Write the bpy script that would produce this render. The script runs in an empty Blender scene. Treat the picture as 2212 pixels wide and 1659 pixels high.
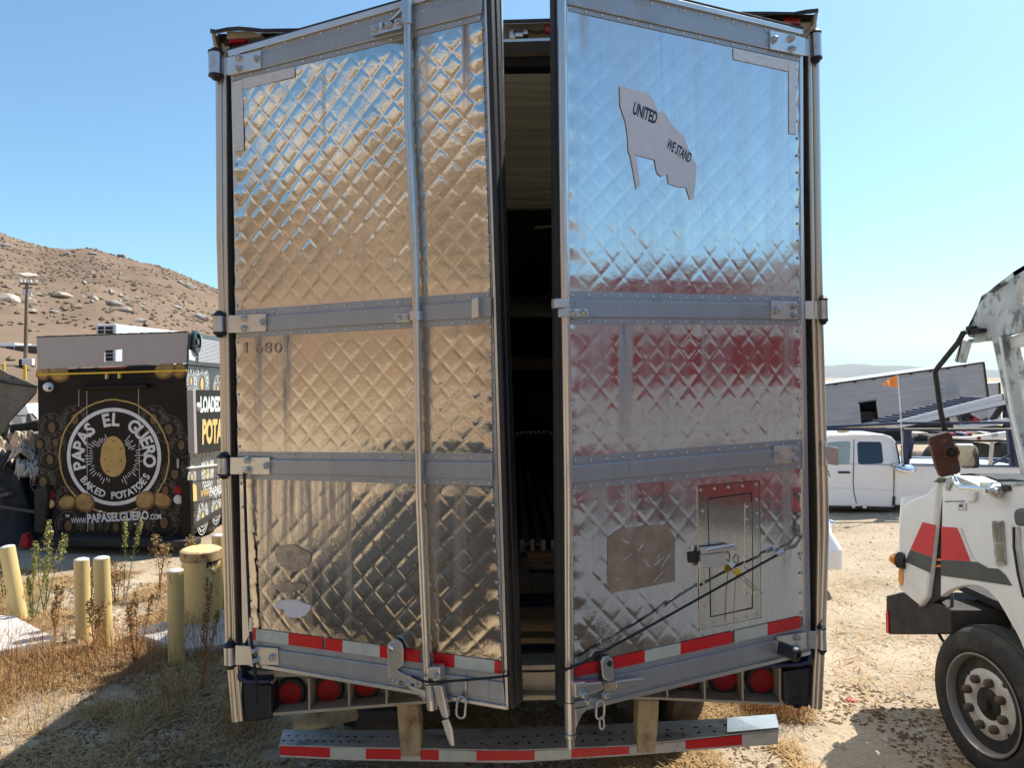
import bpy, bmesh, math, random
import numpy as np
from mathutils import Vector, Matrix
from math import sin, cos, tan, pi, radians, atan2, sqrt, hypot, floor
random.seed(11)
rng = np.random.default_rng(5)
SC = bpy.context.scene
C = SC.collection

# ------------------------------------------------------------------ camera, sky, sun, exposure
PW, PH, PF = 2212.0, 1659.0, 1600.0          # photograph measured at this size; focal length in its pixels
CX, CY, HORIZON = PW / 2, PH / 2, 815.0
EYE = Vector((0, 0, 2.6))
PITCH = math.atan((CY - HORIZON) / PF)       # looking very slightly down
cam_d = bpy.data.cameras.new('camera'); cam = bpy.data.objects.new('camera', cam_d); C.objects.link(cam)
cam.location = EYE; cam.rotation_euler = (pi / 2 - PITCH, 0, 0)
cam_d.sensor_width = 36; cam_d.lens = PF / PW * 36; cam_d.clip_start = 0.05; cam_d.clip_end = 30000
SC.camera = cam
SUNV = Vector((.56, .45, 1.0)).normalized()
SUN_EL = math.asin(SUNV.z); SUN_AZ = math.atan2(SUNV.x, SUNV.y)
W = bpy.data.worlds.new('World'); SC.world = W; W.use_nodes = True
wn = W.node_tree.nodes; wl = W.node_tree.links
sky = wn.new('ShaderNodeTexSky'); sky.sky_type = 'NISHITA'; sky.sun_disc = False
sky.sun_elevation = SUN_EL; sky.sun_rotation = SUN_AZ
sky.altitude = 300; sky.air_density = 1.0; sky.dust_density = 1.3; sky.ozone_density = 1.4
tint = wn.new('ShaderNodeMix'); tint.data_type = 'RGBA'; tint.blend_type = 'MULTIPLY'; tint.inputs[0].default_value = 1; tint.inputs[7].default_value = (.78, 1.02, 1.06, 1)
wl.new(sky.outputs[0], tint.inputs[6]); wl.new(tint.outputs[2], wn['Background'].inputs[0]); wn['Background'].inputs[1].default_value = .12
sun_d = bpy.data.lights.new('sun', 'SUN'); sun_d.energy = 4.8; sun_d.angle = radians(.53); sun_d.color = (1, .94, .84)
sun = bpy.data.objects.new('sun', sun_d); C.objects.link(sun)
sun.rotation_euler = SUNV.to_track_quat('Z', 'Y').to_euler(); sun.location = (20, 15, 40)
SC.view_settings.view_transform = 'Standard'; SC.view_settings.look = 'None'
SC.view_settings.gamma = 1; SC.view_settings.use_curve_mapping = False
SC.view_settings.exposure = .63
SC.cycles.max_bounces = 8; SC.cycles.glossy_bounces = 5; SC.cycles.diffuse_bounces = 4
SC.cycles.transparent_max_bounces = 8; SC.cycles.sample_clamp_indirect = 6
SC.cycles.use_denoising = True

# ------------------------------------------------------------------ measuring helpers
_cp, _sp = cos(PITCH), sin(PITCH)
def ray(x, y):
    u, v = (x - CX) / PF, -(y - CY) / PF
    return Vector((u, _cp + v * _sp, -_sp + v * _cp))
def at(x, y, Y):                              # point seen at (x, y) that lies Y metres ahead
    d = ray(x, y); return EYE + d * (Y / d.y)
def gnd(x, y, z=0.0):
    d = ray(x, y); return EYE + d * ((z - EYE.z) / d.z)
class PL:                                     # a plane of the place: a face of a vehicle, a door leaf ...
    def __init__(s, p, n):
        s.p = Vector(p); s.n = Vector(n).normalized()
        s.r = Vector((0, 0, 1)).cross(s.n).normalized(); s.u = s.n.cross(s.r)
    def hit(s, q, off=0.0):
        d = ray(*q); t = ((s.p + s.n * off) - EYE).dot(s.n) / d.dot(s.n)
        return EYE + d * t
    def st(s, q, off=0.0):                    # metres along / up the plane
        v = s.hit(q, off) - s.p; return v.dot(s.r), v.dot(s.u)
    def pt(s, a, b, off=0.0): return s.p + s.r * a + s.u * b + s.n * off
def vplane(qa, Ya, qb, Yb):                   # upright plane through two measured points, facing the camera
    a = at(qa, HORIZON, Ya); b = at(qb, HORIZON, Yb); d = (b - a); d.z = 0
    n = Vector((d.y, -d.x, 0)).normalized()
    if n.dot(EYE - a) < 0: n = -n
    return PL((a.x, a.y, EYE.z), n)
def CR(x0, y0, s):                            # reads coordinates off an enlarged view of the photograph
    def f(*pts): 
        r = [((x0 + x / s) / 1.16456, (y0 + y / s) / 1.16456) for x, y in pts]
        return r[0] if len(r) == 1 else r
    return f
K4 = CR(500, 0, 2.765); K5 = CR(1250, 0, 2.6024); K6 = CR(500, 600, 2.5525); K7 = CR(1250, 600, 2.5518)
K8 = CR(550, 1200, 2.2667); K9 = CR(1250, 1200, 2.2659); KB = CR(60, 800, 2.765); KC = CR(2050, 850, 3.3175)
KD = CR(2150, 640, 2.7653); KE = CR(2176, 1200, 2.2675); KA = CR(0, 560, 3.6867); KF = CR(0, 1300, 2.625)
KG = CR(0, 850, 3.0167); KH = CR(2270, 1280, 5.183); KI = CR(2280, 1080, 7.473); KJ = CR(0, 960, 3.77); KM = CR(930,1580,5.184); KN = CR(1400,1560,5.53)

# ------------------------------------------------------------------ materials
MATS = {}
def mat(name, col, rough=.6, metal=0.0, var=.12, vs=6.0, col2=None, bump=0.0, bs=60.0, stretch=(1, 1, 1),
        dirt=None, spec=.5, coat=0.0, trans=0.0, stain_shade=None):
    """procedural material: two tones mixed by noise, optional bump, optional list of dirt layers
    dirt = [(colour, threshold 0..1 (higher = less), softness, scale, stretch, roughness, metallic, strength)]"""
    m = bpy.data.materials.new(name); m.use_nodes = True; N = m.node_tree.nodes; L = m.node_tree.links
    b = N['Principled BSDF']; tc = N.new('ShaderNodeTexCoord')
    def noise(scale, st, detail=6, rgh=.6):
        mp = N.new('ShaderNodeMapping'); mp.inputs['Scale'].default_value = st; L.new(tc.outputs['Object'], mp.inputs[0])
        n = N.new('ShaderNodeTexNoise'); n.inputs['Scale'].default_value = scale; n.inputs['Detail'].default_value = detail
        n.inputs['Roughness'].default_value = rgh; L.new(mp.outputs[0], n.inputs['Vector']); return n
    c1 = tuple(max(0, c * (1 - var)) for c in col); c2 = col2 or tuple(min(1, c * (1 + var)) for c in col)
    n = noise(vs, stretch)
    mr = N.new('ShaderNodeMapRange'); mr.inputs[1].default_value = .32; mr.inputs[2].default_value = .68; L.new(n.outputs[0], mr.inputs[0])
    mx = N.new('ShaderNodeMix'); mx.data_type = 'RGBA'; mx.inputs[6].default_value = (*c1, 1); mx.inputs[7].default_value = (*c2, 1)
    L.new(mr.outputs[0], mx.inputs[0])
    cur = mx.outputs[2]
    rm = N.new('ShaderNodeMapRange'); rm.inputs[3].default_value = max(.02, rough * .82); rm.inputs[4].default_value = min(1, rough * 1.18)
    n2 = noise(vs * 3.1, stretch); L.new(n2.outputs[0], rm.inputs[0]); cr = rm.outputs[0]
    cm = None
    for d in (dirt or []):
        dc, th, so, sc, st, dr, dm, amt = d
        dn = noise(sc, st, 8, .65)
        r = N.new('ShaderNodeMapRange'); r.inputs[1].default_value = th; r.inputs[2].default_value = th + so
        r.inputs[4].default_value = amt; L.new(dn.outputs[0], r.inputs[0])
        m1 = N.new('ShaderNodeMix'); m1.data_type = 'RGBA'; L.new(r.outputs[0], m1.inputs[0]); L.new(cur, m1.inputs[6]); m1.inputs[7].default_value = (*dc, 1); cur = m1.outputs[2]
        m2 = N.new('ShaderNodeMix'); L.new(r.outputs[0], m2.inputs[0]); L.new(cr, m2.inputs[2]); m2.inputs[3].default_value = dr; cr = m2.outputs[0]
        m3 = N.new('ShaderNodeMix'); L.new(r.outputs[0], m3.inputs[0])
        if cm is None: m3.inputs[2].default_value = metal
        else: L.new(cm, m3.inputs[2])
        m3.inputs[3].default_value = dm; cm = m3.outputs[0]
    if stain_shade:                                  # run-down stains and the painted rod shadow, stored on the sheet itself
        at_ = N.new('ShaderNodeAttribute'); at_.attribute_name = 'grime_shade'; sn = noise(5, (9, 9, .5), 8, .7)
        mm = N.new('ShaderNodeMath'); mm.operation = 'MULTIPLY'; m4 = N.new('ShaderNodeMapRange'); m4.inputs[1].default_value = .3; m4.inputs[2].default_value = .6; L.new(sn.outputs[0], m4.inputs[0]); L.new(at_.outputs['Fac'], mm.inputs[0]); L.new(m4.outputs[0], mm.inputs[1])
        m1 = N.new('ShaderNodeMix'); m1.data_type = 'RGBA'; L.new(mm.outputs[0], m1.inputs[0]); L.new(cur, m1.inputs[6]); m1.inputs[7].default_value = (*stain_shade, 1); cur = m1.outputs[2]
        m2 = N.new('ShaderNodeMix'); L.new(mm.outputs[0], m2.inputs[0]); L.new(cr, m2.inputs[2]); m2.inputs[3].default_value = .55; cr = m2.outputs[0]
        m3 = N.new('ShaderNodeMix'); L.new(mm.outputs[0], m3.inputs[0]); L.new(cm, m3.inputs[2]); m3.inputs[3].default_value = .15; cm = m3.outputs[0]
    L.new(cur, b.inputs['Base Color']); L.new(cr, b.inputs['Roughness'])
    if cm is None: b.inputs['Metallic'].default_value = metal
    else: L.new(cm, b.inputs['Metallic'])
    b.inputs['Specular IOR Level'].default_value = spec
    b.inputs['Coat Weight'].default_value = coat; b.inputs['Coat Roughness'].default_value = .08
    if trans: b.inputs['Transmission Weight'].default_value = trans
    if bump:
        bn = noise(bs, (1, 1, 1), 7, .65); bp = N.new('ShaderNodeBump'); bp.inputs['Strength'].default_value = bump; bp.inputs['Distance'].default_value = .02
        L.new(bn.outputs[0], bp.inputs['Height']); L.new(bp.outputs[0], b.inputs['Normal'])
    MATS[name] = m; return m
ST = (14, 14, .5)                             # streaks running down
GR = (.16, .15, .135)
steel_l = mat('quilted steel warm tint', (.71, .675, .61), .055, 1, .06, 2.5, bump=.03, bs=70, stain_shade=(.13, .11, .12),  # left door steels: reflected gold of the ground put into the base colours
    dirt=[((.26, .22, .185), .52, .4, 3.0, (6, 6, .5), .30, .7, .40)])
steel_m = mat('dirty quilted steel', (.66, .60, .52), .085, 1, .08, 2.5, bump=.06, bs=60, stain_shade=(.10, .085, .095),
    dirt=[((.18, .14, .11), .48, .4, 2.2, (4, 4, .6), .28, .75, .36), ((.5, .45, .4), .66, .1, 30, (1, 1, 1), .6, .3, .4)])
steel_b = mat('quilted steel foot of door', (.68, .62, .53), .06, 1, .07, 2.5, bump=.05, bs=60, stain_shade=(.10, .085, .095),
    dirt=[((.15, .12, .10), .50, .4, 2.2, (4, 4, .6), .28, .8, .25)])
steel_r = mat('quilted steel right door', (.68, .68, .68), .075, 1, .05, 2.5, bump=.03, bs=60, stain_shade=(.26, .26, .25),  # right door sheets, neutral steel under a pale dirt film
    dirt=[((.54, .52, .51), .42, .4, 2.4, (5, 5, .4), .30, .4, .52), ((.8, .8, .8), .70, .05, 60, (1, 1, 1), .6, .2, .6)])
steel_h = mat('flat hatch steel', (.66, .63, .57), .09, 1, .05, 2.5, bump=.02, bs=60, dirt=[((.38, .34, .29), .48, .4, 3.0, (6, 6, .4), .35, .6, .5)])
alu = mat('grey aluminium rail', (.36, .38, .40), .38, .5, .08, 4, stretch=(3, 3, 1), bump=.03, bs=120,
    dirt=[((.12, .12, .12), .62, .12, 5, (8, 8, .6), .7, .1, .6), ((.36, .31, .26), .56, .25, 3, (3, 3, .8), .7, .1, .5)])
alu2 = mat('bright aluminium', (.66, .65, .63), .3, .9, .06, 9, bump=.03, bs=150, dirt=[((.25, .21, .17), .58, .2, 7, (1, 1, 1), .6, .2, .6)])
post_m = mat('anodised post', (.62, .56, .48), .30, .85, .08, 2, stretch=(2, 2, .5), dirt=[((.2, .16, .13), .58, .2, 4, (3, 3, .6), .7, .1, .6)])
galv = mat('galvanised steel', (.55, .55, .55), .33, .9, .12, 18, dirt=[((.30, .19, .10), .60, .12, 14, (1, 1, 1), .8, .1, .6)])
rod_m = mat('galvanised rod', (.62, .60, .58), .26, .95, .08, 10, stretch=(4, 4, .6), dirt=[((.26, .20, .13), .55, .2, 6, (4, 4, .5), .5, .6, .5)])
rubber = mat('black rubber', (.018, .018, .02), .55, 0, .3, 12, bump=.1, bs=40, dirt=[((.10, .09, .08), .6, .2, 6, (1, 1, .4), .9, 0, .4)])
rubber_b = mat('worn black rubber block', (.012, .014, .02), .45, 0, .4, 9, bump=.3, bs=25, dirt=[((.08, .08, .09), .58, .15, 8, (1, 1, .5), .9, 0, .5)])
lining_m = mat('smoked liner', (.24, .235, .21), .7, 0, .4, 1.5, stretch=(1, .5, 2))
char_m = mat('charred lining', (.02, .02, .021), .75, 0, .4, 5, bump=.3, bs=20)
ceil_m = mat('sooty olive ceiling', (.72, .71, .58), .55, 0, .35, 2, stretch=(.6, 5, 1), bump=.12, bs=5)
red_t = mat('red reflective tape', (.62, .012, .016), .3, 0, .1, 14, dirt=[((.45, .2, .17), .68, .06, 24, (1, 1, 1), .7, 0, .6)])
white_t = mat('white reflective tape', (.52, .56, .50), .35, .1, .08, 20, dirt=[((.28, .25, .21), .58, .2, 9, (1, 1, 1), .7, 0, .55)])
tape_s = mat('old tape residue', (.66, .65, .64), .5, .3, .1, 30, stretch=(1, 1, 6), dirt=[((.3, .28, .26), .55, .2, 14, (1, 1, 3), .7, 0, .6)])
stick_m = mat('faded grey vinyl', (.66, .65, .68), .5, .0, .05, 30, dirt=[((.55, .55, .57), .62, .1, 40, (1, 1, 1), .6, 0, .4)])
ink = mat('dark blue ink', (.01, .014, .035), .5, 0, .2, 30)
ink_f = mat('faded ink', (.34, .29, .235), .4, .7, .4, 60)
glue = mat('brown glue residue', (.33, .265, .205), .45, .4, .25, 14, dirt=[((.38, .33, .28), .60, .05, 22, (1, 1, 1), .6, .2, .7)])
ghost = mat('grey glue ghost', (.33, .30, .26), .3, .75, .3, 25, dirt=[((.5, .45, .38), .55, .1, 30, (1, 1, 1), .4, .6, .7)])
ghost_w = mat('worn sticker print', (.40, .365, .32), .4, .5, .3, 40)
red_l = mat('red lamp lens', (.30, .003, .005), .42, 0, .15, 40, bump=.3, bs=90, spec=.3)
red_d = mat('dusty red marker lamp', (.26, .012, .016), .3, 0, .2, 30, coat=.4)
rust_y = mat('rusty ochre steel', (.46, .36, .22), .7, .1, .15, 6, bump=.2, bs=30, dirt=[((.16, .055, .02), .50, .16, 5, (1, 1, .8), .9, 0, .9), ((.05, .03, .02), .62, .1, 11, (1, 1, 1), .9, 0, .8)])
step_m = mat('dirty white steel step', (.58, .56, .53), .6, .2, .12, 6, bump=.15, bs=40, dirt=[((.17, .13, .10), .50, .2, 6, (1, 1, 1), .9, 0, .85), ((.24, .08, .04), .64, .1, 16, (1, 1, 1), .9, 0, .7)])
cream_m = mat('cream painted frame', (.42, .37, .28), .6, .1, .12, 5, bump=.1, bs=40, dirt=[((.10, .08, .06), .54, .2, 5, (1, 1, .6), .9, 0, .7)])
wood_m = mat('scorched wood', (.25, .165, .09), .8, 0, .3, 6, stretch=(1, 6, 6), bump=.35, bs=25, dirt=[((.04, .03, .025), .55, .15, 5, (1, 4, 4), .95, 0, .85)])
black_m = mat('black rope', (.012, .012, .014), .7, 0, .3, 60)
wire_m = mat('thin wire', (.25, .23, .2), .45, .7)
dark_m = mat('dark underbody steel', (.035, .032, .03), .75, .2, .35, 6, bump=.2, bs=25, dirt=[((.11, .085, .06), .56, .2, 4, (1, 1, 1), .95, 0, .7)])
tyre_m = mat('tyre rubber', (.03, .03, .03), .8, 0, .2, 10, bump=.15, bs=40, dirt=[((.20, .165, .12), .5, .3, 4, (1, 1, 1), .95, 0, .55)])
white_p = mat('white vehicle paint', (.82, .83, .84), .25, 0, .02, 3, coat=.4, dirt=[((.5, .47, .42), .62, .3, 2, (1, 1, 1), .7, 0, .18)])
white_b = mat('scorched white paint', (.80, .80, .79), .36, 0, .05, 4, bump=.03, bs=30, dirt=[((.40, .41, .41), .57, .2, 1.6, (1, 1, 1), .7, 0, .4), ((.05, .05, .05), .66, .12, 3.2, (1, 1, .7), .85, 0, .85)])
white_s = mat('white painted box side', (.80, .79, .76), .4, 0, .03, 2, dirt=[((.5, .46, .4), .62, .3, 2, (1, 1, .5), .7, 0, .3)])
burnt_a = mat('heat bleached aluminium', (.54, .56, .54), .6, .25, .2, 5, bump=.35, bs=25, dirt=[((.11, .12, .12), .50, .10, 9, (1, 1, .7), .8, .1, .8), ((.75, .76, .74), .62, .06, 10, (1, 1, .5), .7, 0, .7)])
red_p = mat('red stripe paint', (.62, .045, .05), .4, 0, .08, 4, dirt=[((.36, .03, .03), .6, .2, 5, (1, 1, 1), .6, 0, .5)])
red_g = mat('red graphic', (.42, .085, .10), .35, 0, .05, 4)
grey_p = mat('dark grey stripe paint', (.075, .085, .085), .5, 0, .15, 4, dirt=[((.16, .16, .15), .58, .2, 6, (1, 1, 1), .7, 0, .5)])
rust_m = mat('rusted mirror shell', (.13, .05, .03), .75, .2, .3, 7, bump=.2, bs=60, dirt=[((.06, .048, .052), .47, .12, 7, (1, 1, 1), .8, .1, .9), ((.34, .12, .05), .60, .06, 13, (1, 1, 1), .8, 0, .7)])
scorch_m = mat('scorched chrome shell', (.42, .36, .26), .35, .6, .2, 8, dirt=[((.02, .02, .02), .48, .06, 6, (1, 1, .5), .7, .1, .95)])
chrome = mat('chrome', (.75, .75, .76), .12, 1, .05, 8)
glass_d = mat('dark tinted glass', (.012, .016, .03), .06, 0, .2, 2, spec=.8)
glass_g = mat('clear cab glass', (.30, .36, .36), .05, 0, .1, 2, spec=.8)
amber = mat('amber lens', (.75, .26, .01), .25, 0, .1, 30, coat=.5)
orange = mat('orange flag cloth', (.9, .30, .08), .7, 0, .08, 12)
navy = mat('dark blue painted steel', (.035, .045, .10), .4, .3, .2, 6, dirt=[((.25, .26, .3), .64, .1, 12, (1, 1, 1), .6, .2, .5)])
silver = mat('weathered silver siding', (.46, .485, .53), .45, .35, .1, .8, stretch=(1, 1, 3), dirt=[((.26, .28, .32), .55, .2, .5, (1, 1, 4), .7, .2, .6)])
ghost_b = mat('faded blue logo', (.36, .41, .48), .6, .2, .25, 2)
wrap_k = mat('black vinyl wrap', (.010, .0085, .008), .5, 0, .3, 2, spec=.25, bump=.03, bs=8, dirt=[((.05, .043, .035), .56, .25, 2, (1, 1, .6), .7, 0, .5)])
wrap_s = mat('dark vinyl side wrap', (.025, .033, .038), .30, 0, .2, 2, coat=.3)
print_w = mat('white print', (.72, .72, .74), .5, 0, .12, 14)
print_ws = mat('white print side', (.75, .78, .78), .5, 0, .05, 14)
print_d = mat('dim grey print', (.12, .10, .082), .5, 0, .2, 8)
print_db = mat('dim brown print', (.13, .078, .026), .5, 0, .2, 8)
print_g = mat('gold print', (.50, .33, .11), .5, 0, .12, 8)
print_go = mat('yellow gold print', (.80, .55, .20), .5, 0, .06, 8)
potato_m = mat('printed potato', (.40, .25, .085), .5, 0, .3, 7, dirt=[((.10, .045, .015), .60, .08, 16, (1, 1, 1), .6, 0, .8), ((.55, .38, .16), .6, .2, 5, (1, 1, 1), .6, 0, .6)])
potato_dk = mat('printed potato edge', (.17, .085, .025), .5, 0, .3, 9)
grey_panel = mat('taupe painted panel', (.43, .39, .38), .5, 0, .04, 2)
yellow_b = mat('yellow painted bar', (.75, .50, .03), .4, 0, .06, 6)
yellow_p = mat('faded yellow post paint', (.74, .57, .25), .55, 0, .07, 5, stretch=(2, 2, .7), bump=.05, bs=50, dirt=[((.42, .36, .22), .56, .2, 6, (2, 2, .6), .8, 0, .6), ((.22, .09, .03), .63, .05, 11, (1, 1, .6), .9, 0, .8), ((.62, .60, .55), .66, .03, 17, (1, 1, 1), .8, 0, .8)])
rust_e = mat('rusty lid rim', (.50, .36, .19), .7, 0, .1, 9, dirt=[((.26, .09, .025), .50, .12, 14, (1, 1, 1), .9, 0, .9)])
conc = mat('pale concrete', (.62, .60, .56), .85, 0, .08, 5, bump=.15, bs=50, dirt=[((.38, .33, .26), .6, .2, 5, (1, 1, 1), .9, 0, .6)])
wood_p = mat('weathered pole wood', (.22, .16, .115), .85, 0, .15, 4, stretch=(4, 4, .4))
ac_w = mat('white ac housing', (.80, .80, .79), .45, 0, .03, 4)
dirt_m = mat('dry dirt', (.385, .295, .20), .95, 0, .16, .9, col2=(.48, .385, .275), bump=1.2, bs=16, spec=.2,
    dirt=[((.28, .205, .135), .53, .2, 2.3, (1, 1, 1), .95, 0, .7), ((.60, .51, .40), .58, .1, 22, (1, 1, 1), .95, 0, .6)])
peb_m = mat('pebble stone', (.50, .43, .34), .9, 0, .3, 3)
soil_m = mat('dark soil and shade crumb', (.17, .115, .07), .95, 0, .4, 12, spec=.1)
straw_m = mat('dry straw', (.42, .275, .13), .85, 0, .45, 38, spec=.2)
straw_r = mat('rusty dry weed', (.34, .17, .065), .85, 0, .4, 20, spec=.2)
weed_g = mat('green weed', (.17, .20, .07), .7, 0, .3, 9)
weed_y = mat('yellow green seed head', (.36, .33, .10), .75, 0, .25, 14)
weed_b = mat('brown seed head', (.36, .235, .10), .85, 0, .3, 14)
sheet_m = mat('crumpled pale sheet', (.66, .56, .45), .6, .1, .2, 2, bump=.3, bs=6, dirt=[((.25, .17, .12), .58, .14, 3, (1, 1, 1), .9, 0, .7)])
burnt_p = mat('burnt brown panel', (.16, .145, .12), .75, .1, .25, 3, bump=.2, bs=12, dirt=[((.03, .03, .03), .56, .1, 4, (1, 1, 1), .9, 0, .9)])
ash_m = mat('charcoal wreckage', (.025, .027, .032), .8, 0, .5, 3, bump=.5, bs=8)
scrap_r = mat('red scrap plastic', (.50, .02, .03), .5, 0, .2, 20)
scrap_b = mat('pale blue litter', (.55, .62, .68), .5, 0, .2, 30)
hill_m = mat('dry grass hillside', (.19, .128, .086), .95, 0, .2, .035, col2=(.245, .172, .118), bump=.6, bs=.6, spec=.15,
    dirt=[((.15, .105, .07), .54, .14, .11, (1, 1, 2), .95, 0, .75), ((.31, .225, .145), .56, .12, .22, (1, 1, 2), .95, 0, .6), ((.15, .12, .10), .64, .05, .5, (1, 1, 2), .95, 0, .7)])
rock_m = mat('granite boulder', (.33, .285, .24), .9, 0, .25, .6, bump=.5, bs=2, dirt=[((.17, .15, .14), .52, .2, .8, (1, 1, 1), .95, 0, .7)])
rock_p = mat('pale hill granite', (.56, .46, .36), .9, 0, .15, .4, bump=.5, bs=1, dirt=[((.33, .25, .18), .6, .1, .5, (1, 1, 1), .95, 0, .7)])  # paler tone of granite
brush_m = mat('dark brush', (.075, .06, .035), .95, 0, .4, .2)
scrub_m = mat('dry scrub', (.175, .125, .08), .95, 0, .3, .3)
mount_m = mat('far mountain', (.20, .19, .17), .95, 0, .1, .002)

# ------------------------------------------------------------------ object helpers
def empty(name, loc=(0, 0, 0)):
    o = bpy.data.objects.new(name, None); C.objects.link(o); o.location = loc; o.empty_display_size = .2; return o
def tag(o, label=None, cat=None, group=None, kind=None):
    for k, v in (('label', label), ('category', cat), ('group', group), ('kind', kind)):
        if v: o[k] = v
    return o
def thing(name, label, cat, loc=(0, 0, 0), group=None): return tag(empty(name, loc), label, cat, group)
def adopt(o, parent):
    o.parent = parent
    if parent.parent is None: o.matrix_parent_inverse = Matrix.Translation(-parent.location)
def place(name, me, parent, mw=None):
    o = bpy.data.objects.new(name, me); C.objects.link(o)
    if parent: adopt(o, parent)
    if mw is not None: o.matrix_basis = mw
    return o
class MB:
    def __init__(s): s.v = []; s.f = []; s.mi = []; s.cur = 0
    def add(s, vs, fs):
        k = len(s.v); s.v += [tuple(v) for v in vs]; s.f += [tuple(i + k for i in f) for f in fs]; s.mi += [s.cur] * len(fs); return s
    def slab(s, pl, pts, d0=0.0, d1=.01):      # a plate of measured outline lying on a plane, from depth d0 to d1
        fr = [pl.hit(q, d1) for q in pts]; return s.solid(fr, -pl.n * (d1 - d0))
    def solid(s, fr, ext):
        n = len(fr); a = Vector((0, 0, 0))
        for i in range(n): a += fr[i].cross(fr[(i + 1) % n])
        if a.dot(ext) > 0: fr = fr[::-1]
        bk = [p + ext for p in fr]
        return s.add(fr + bk, [tuple(range(n)), tuple(range(2 * n - 1, n - 1, -1))] + [(i, i + n, (i + 1) % n + n, (i + 1) % n) for i in range(n)])
    def ring(s, fr_o, fr_i, ext):              # plate with a hole: two outlines of equal count
        n = len(fr_o); bo = [p + ext for p in fr_o]; bi = [p + ext for p in fr_i]; fs = []
        for i in range(n):
            j = (i + 1) % n
            fs += [(i, j, n + j, n + i), (2 * n + i, 3 * n + i, 3 * n + j, 2 * n + j), (i, 2 * n + i, 2 * n + j, j), (n + i, n + j, 3 * n + j, 3 * n + i)]
        return s.add(fr_o + fr_i + bo + bi, fs)
    def flat(s, pl, pts, off=.004):
        return s.add([pl.hit(q, off) for q in pts], [tuple(range(len(pts)))])
    def box(s, c, size, m=None):
        c = Vector(c); x, y, z = (k / 2 for k in size); vs = []
        for k in ((-x, -y, -z), (x, -y, -z), (x, y, -z), (-x, y, -z), (-x, -y, z), (x, -y, z), (x, y, z), (-x, y, z)):
            p = Vector(k); vs.append(c + (m @ p if m else p))
        return s.add(vs, [(0, 3, 2, 1), (4, 5, 6, 7), (0, 1, 5, 4), (1, 2, 6, 5), (2, 3, 7, 6), (3, 0, 4, 7)])
    def beam(s, a, b, w, h, up=(0, 0, 1)):     # rectangular bar between two points
        a = Vector(a); b = Vector(b); d = (b - a); z = Vector(up); x = d.cross(z)
        if x.length < 1e-6: x = d.cross(Vector((1, 0, 0)))
        x.normalize(); y = x.cross(d).normalized(); vs = []
        for p in (a, b):
            for i, j in ((-1, -1), (1, -1), (1, 1), (-1, 1)): vs.append(p + x * (i * w / 2) + y * (j * h / 2))
        return s.add(vs, [(0, 1, 2, 3), (7, 6, 5, 4), (0, 4, 5, 1), (1, 5, 6, 2), (2, 6, 7, 3), (3, 7, 4, 0)])
    def tube(s, pts, r, n=12, cap=True):
        pts = [Vector(p) for p in pts]; k = len(pts); rs = r if isinstance(r, (list, tuple)) else [r] * k
        base = len(s.v); d0 = (pts[1] - pts[0]).normalized(); x = d0.orthogonal().normalized(); vs = []
        for i, p in enumerate(pts):
            d = ((pts[min(i + 1, k - 1)] - p).normalized() + (p - pts[max(i - 1, 0)]).normalized())
            d = d.normalized() if d.length > 1e-6 else d0
            x = (x - d * x.dot(d)).normalized(); y = d.cross(x)
            for j in range(n):
                t = 2 * pi * j / n; vs.append(p + (x * cos(t) + y * sin(t)) * rs[i])
        fs = [(i * n + j, i * n + (j + 1) % n, (i + 1) * n + (j + 1) % n, (i + 1) * n + j) for i in range(k - 1) for j in range(n)]
        if cap: fs += [tuple(range(n - 1, -1, -1)), tuple(range((k - 1) * n, k * n))]
        return s.add(vs, fs)
    def lathe(s, o, ax, prof, n=32):           # prof: (radius, distance along ax)
        o = Vector(o); ax = Vector(ax).normalized(); x = ax.orthogonal().normalized(); y = ax.cross(x); vs = []; fs = []
        for r, h in prof:
            for j in range(n):
                t = 2 * pi * j / n; vs.append(o + ax * h + (x * cos(t) + y * sin(t)) * r)
        for i in range(len(prof) - 1):
            for j in range(n): fs.append((i * n + j, i * n + (j + 1) % n, (i + 1) * n + (j + 1) % n, (i + 1) * n + j))
        if prof[0][0] > 1e-4: fs.append(tuple(range(n - 1, -1, -1)))
        if prof[-1][0] > 1e-4: fs.append(tuple(range((len(prof) - 1) * n, len(prof) * n)))
        return s.add(vs, fs)
    def grid(s, fn, nu, nv):
        vs = [fn(i / nu, j / nv) for j in range(nv + 1) for i in range(nu + 1)]; w = nu + 1
        return s.add(vs, [(j * w + i, j * w + i + 1, (j + 1) * w + i + 1, (j + 1) * w + i) for j in range(nv) for i in range(nu)])
    def build(s, name, m, parent=None, bevel=0.0, smooth=False, recalc=True, auto=None):
        me = bpy.data.meshes.new(name); me.from_pydata(s.v, [], s.f)
        for k in (m if isinstance(m, (list, tuple)) else [m]): me.materials.append(k)
        if isinstance(m, (list, tuple)): me.polygons.foreach_set('material_index', s.mi)
        if recalc:
            bm = bmesh.new(); bm.from_mesh(me); bmesh.ops.recalc_face_normals(bm, faces=bm.faces); bm.to_mesh(me); bm.free()
        if smooth: me.polygons.foreach_set('use_smooth', [True] * len(me.polygons))
        me.update()
        if auto: me.set_sharp_from_angle(angle=radians(auto))
        o = place(name, me, parent)
        if bevel:
            b = o.modifiers.new('bevel', 'BEVEL'); b.width = bevel; b.segments = 2; b.limit_method = 'ANGLE'; b.angle_limit = radians(35)
        return o
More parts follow.
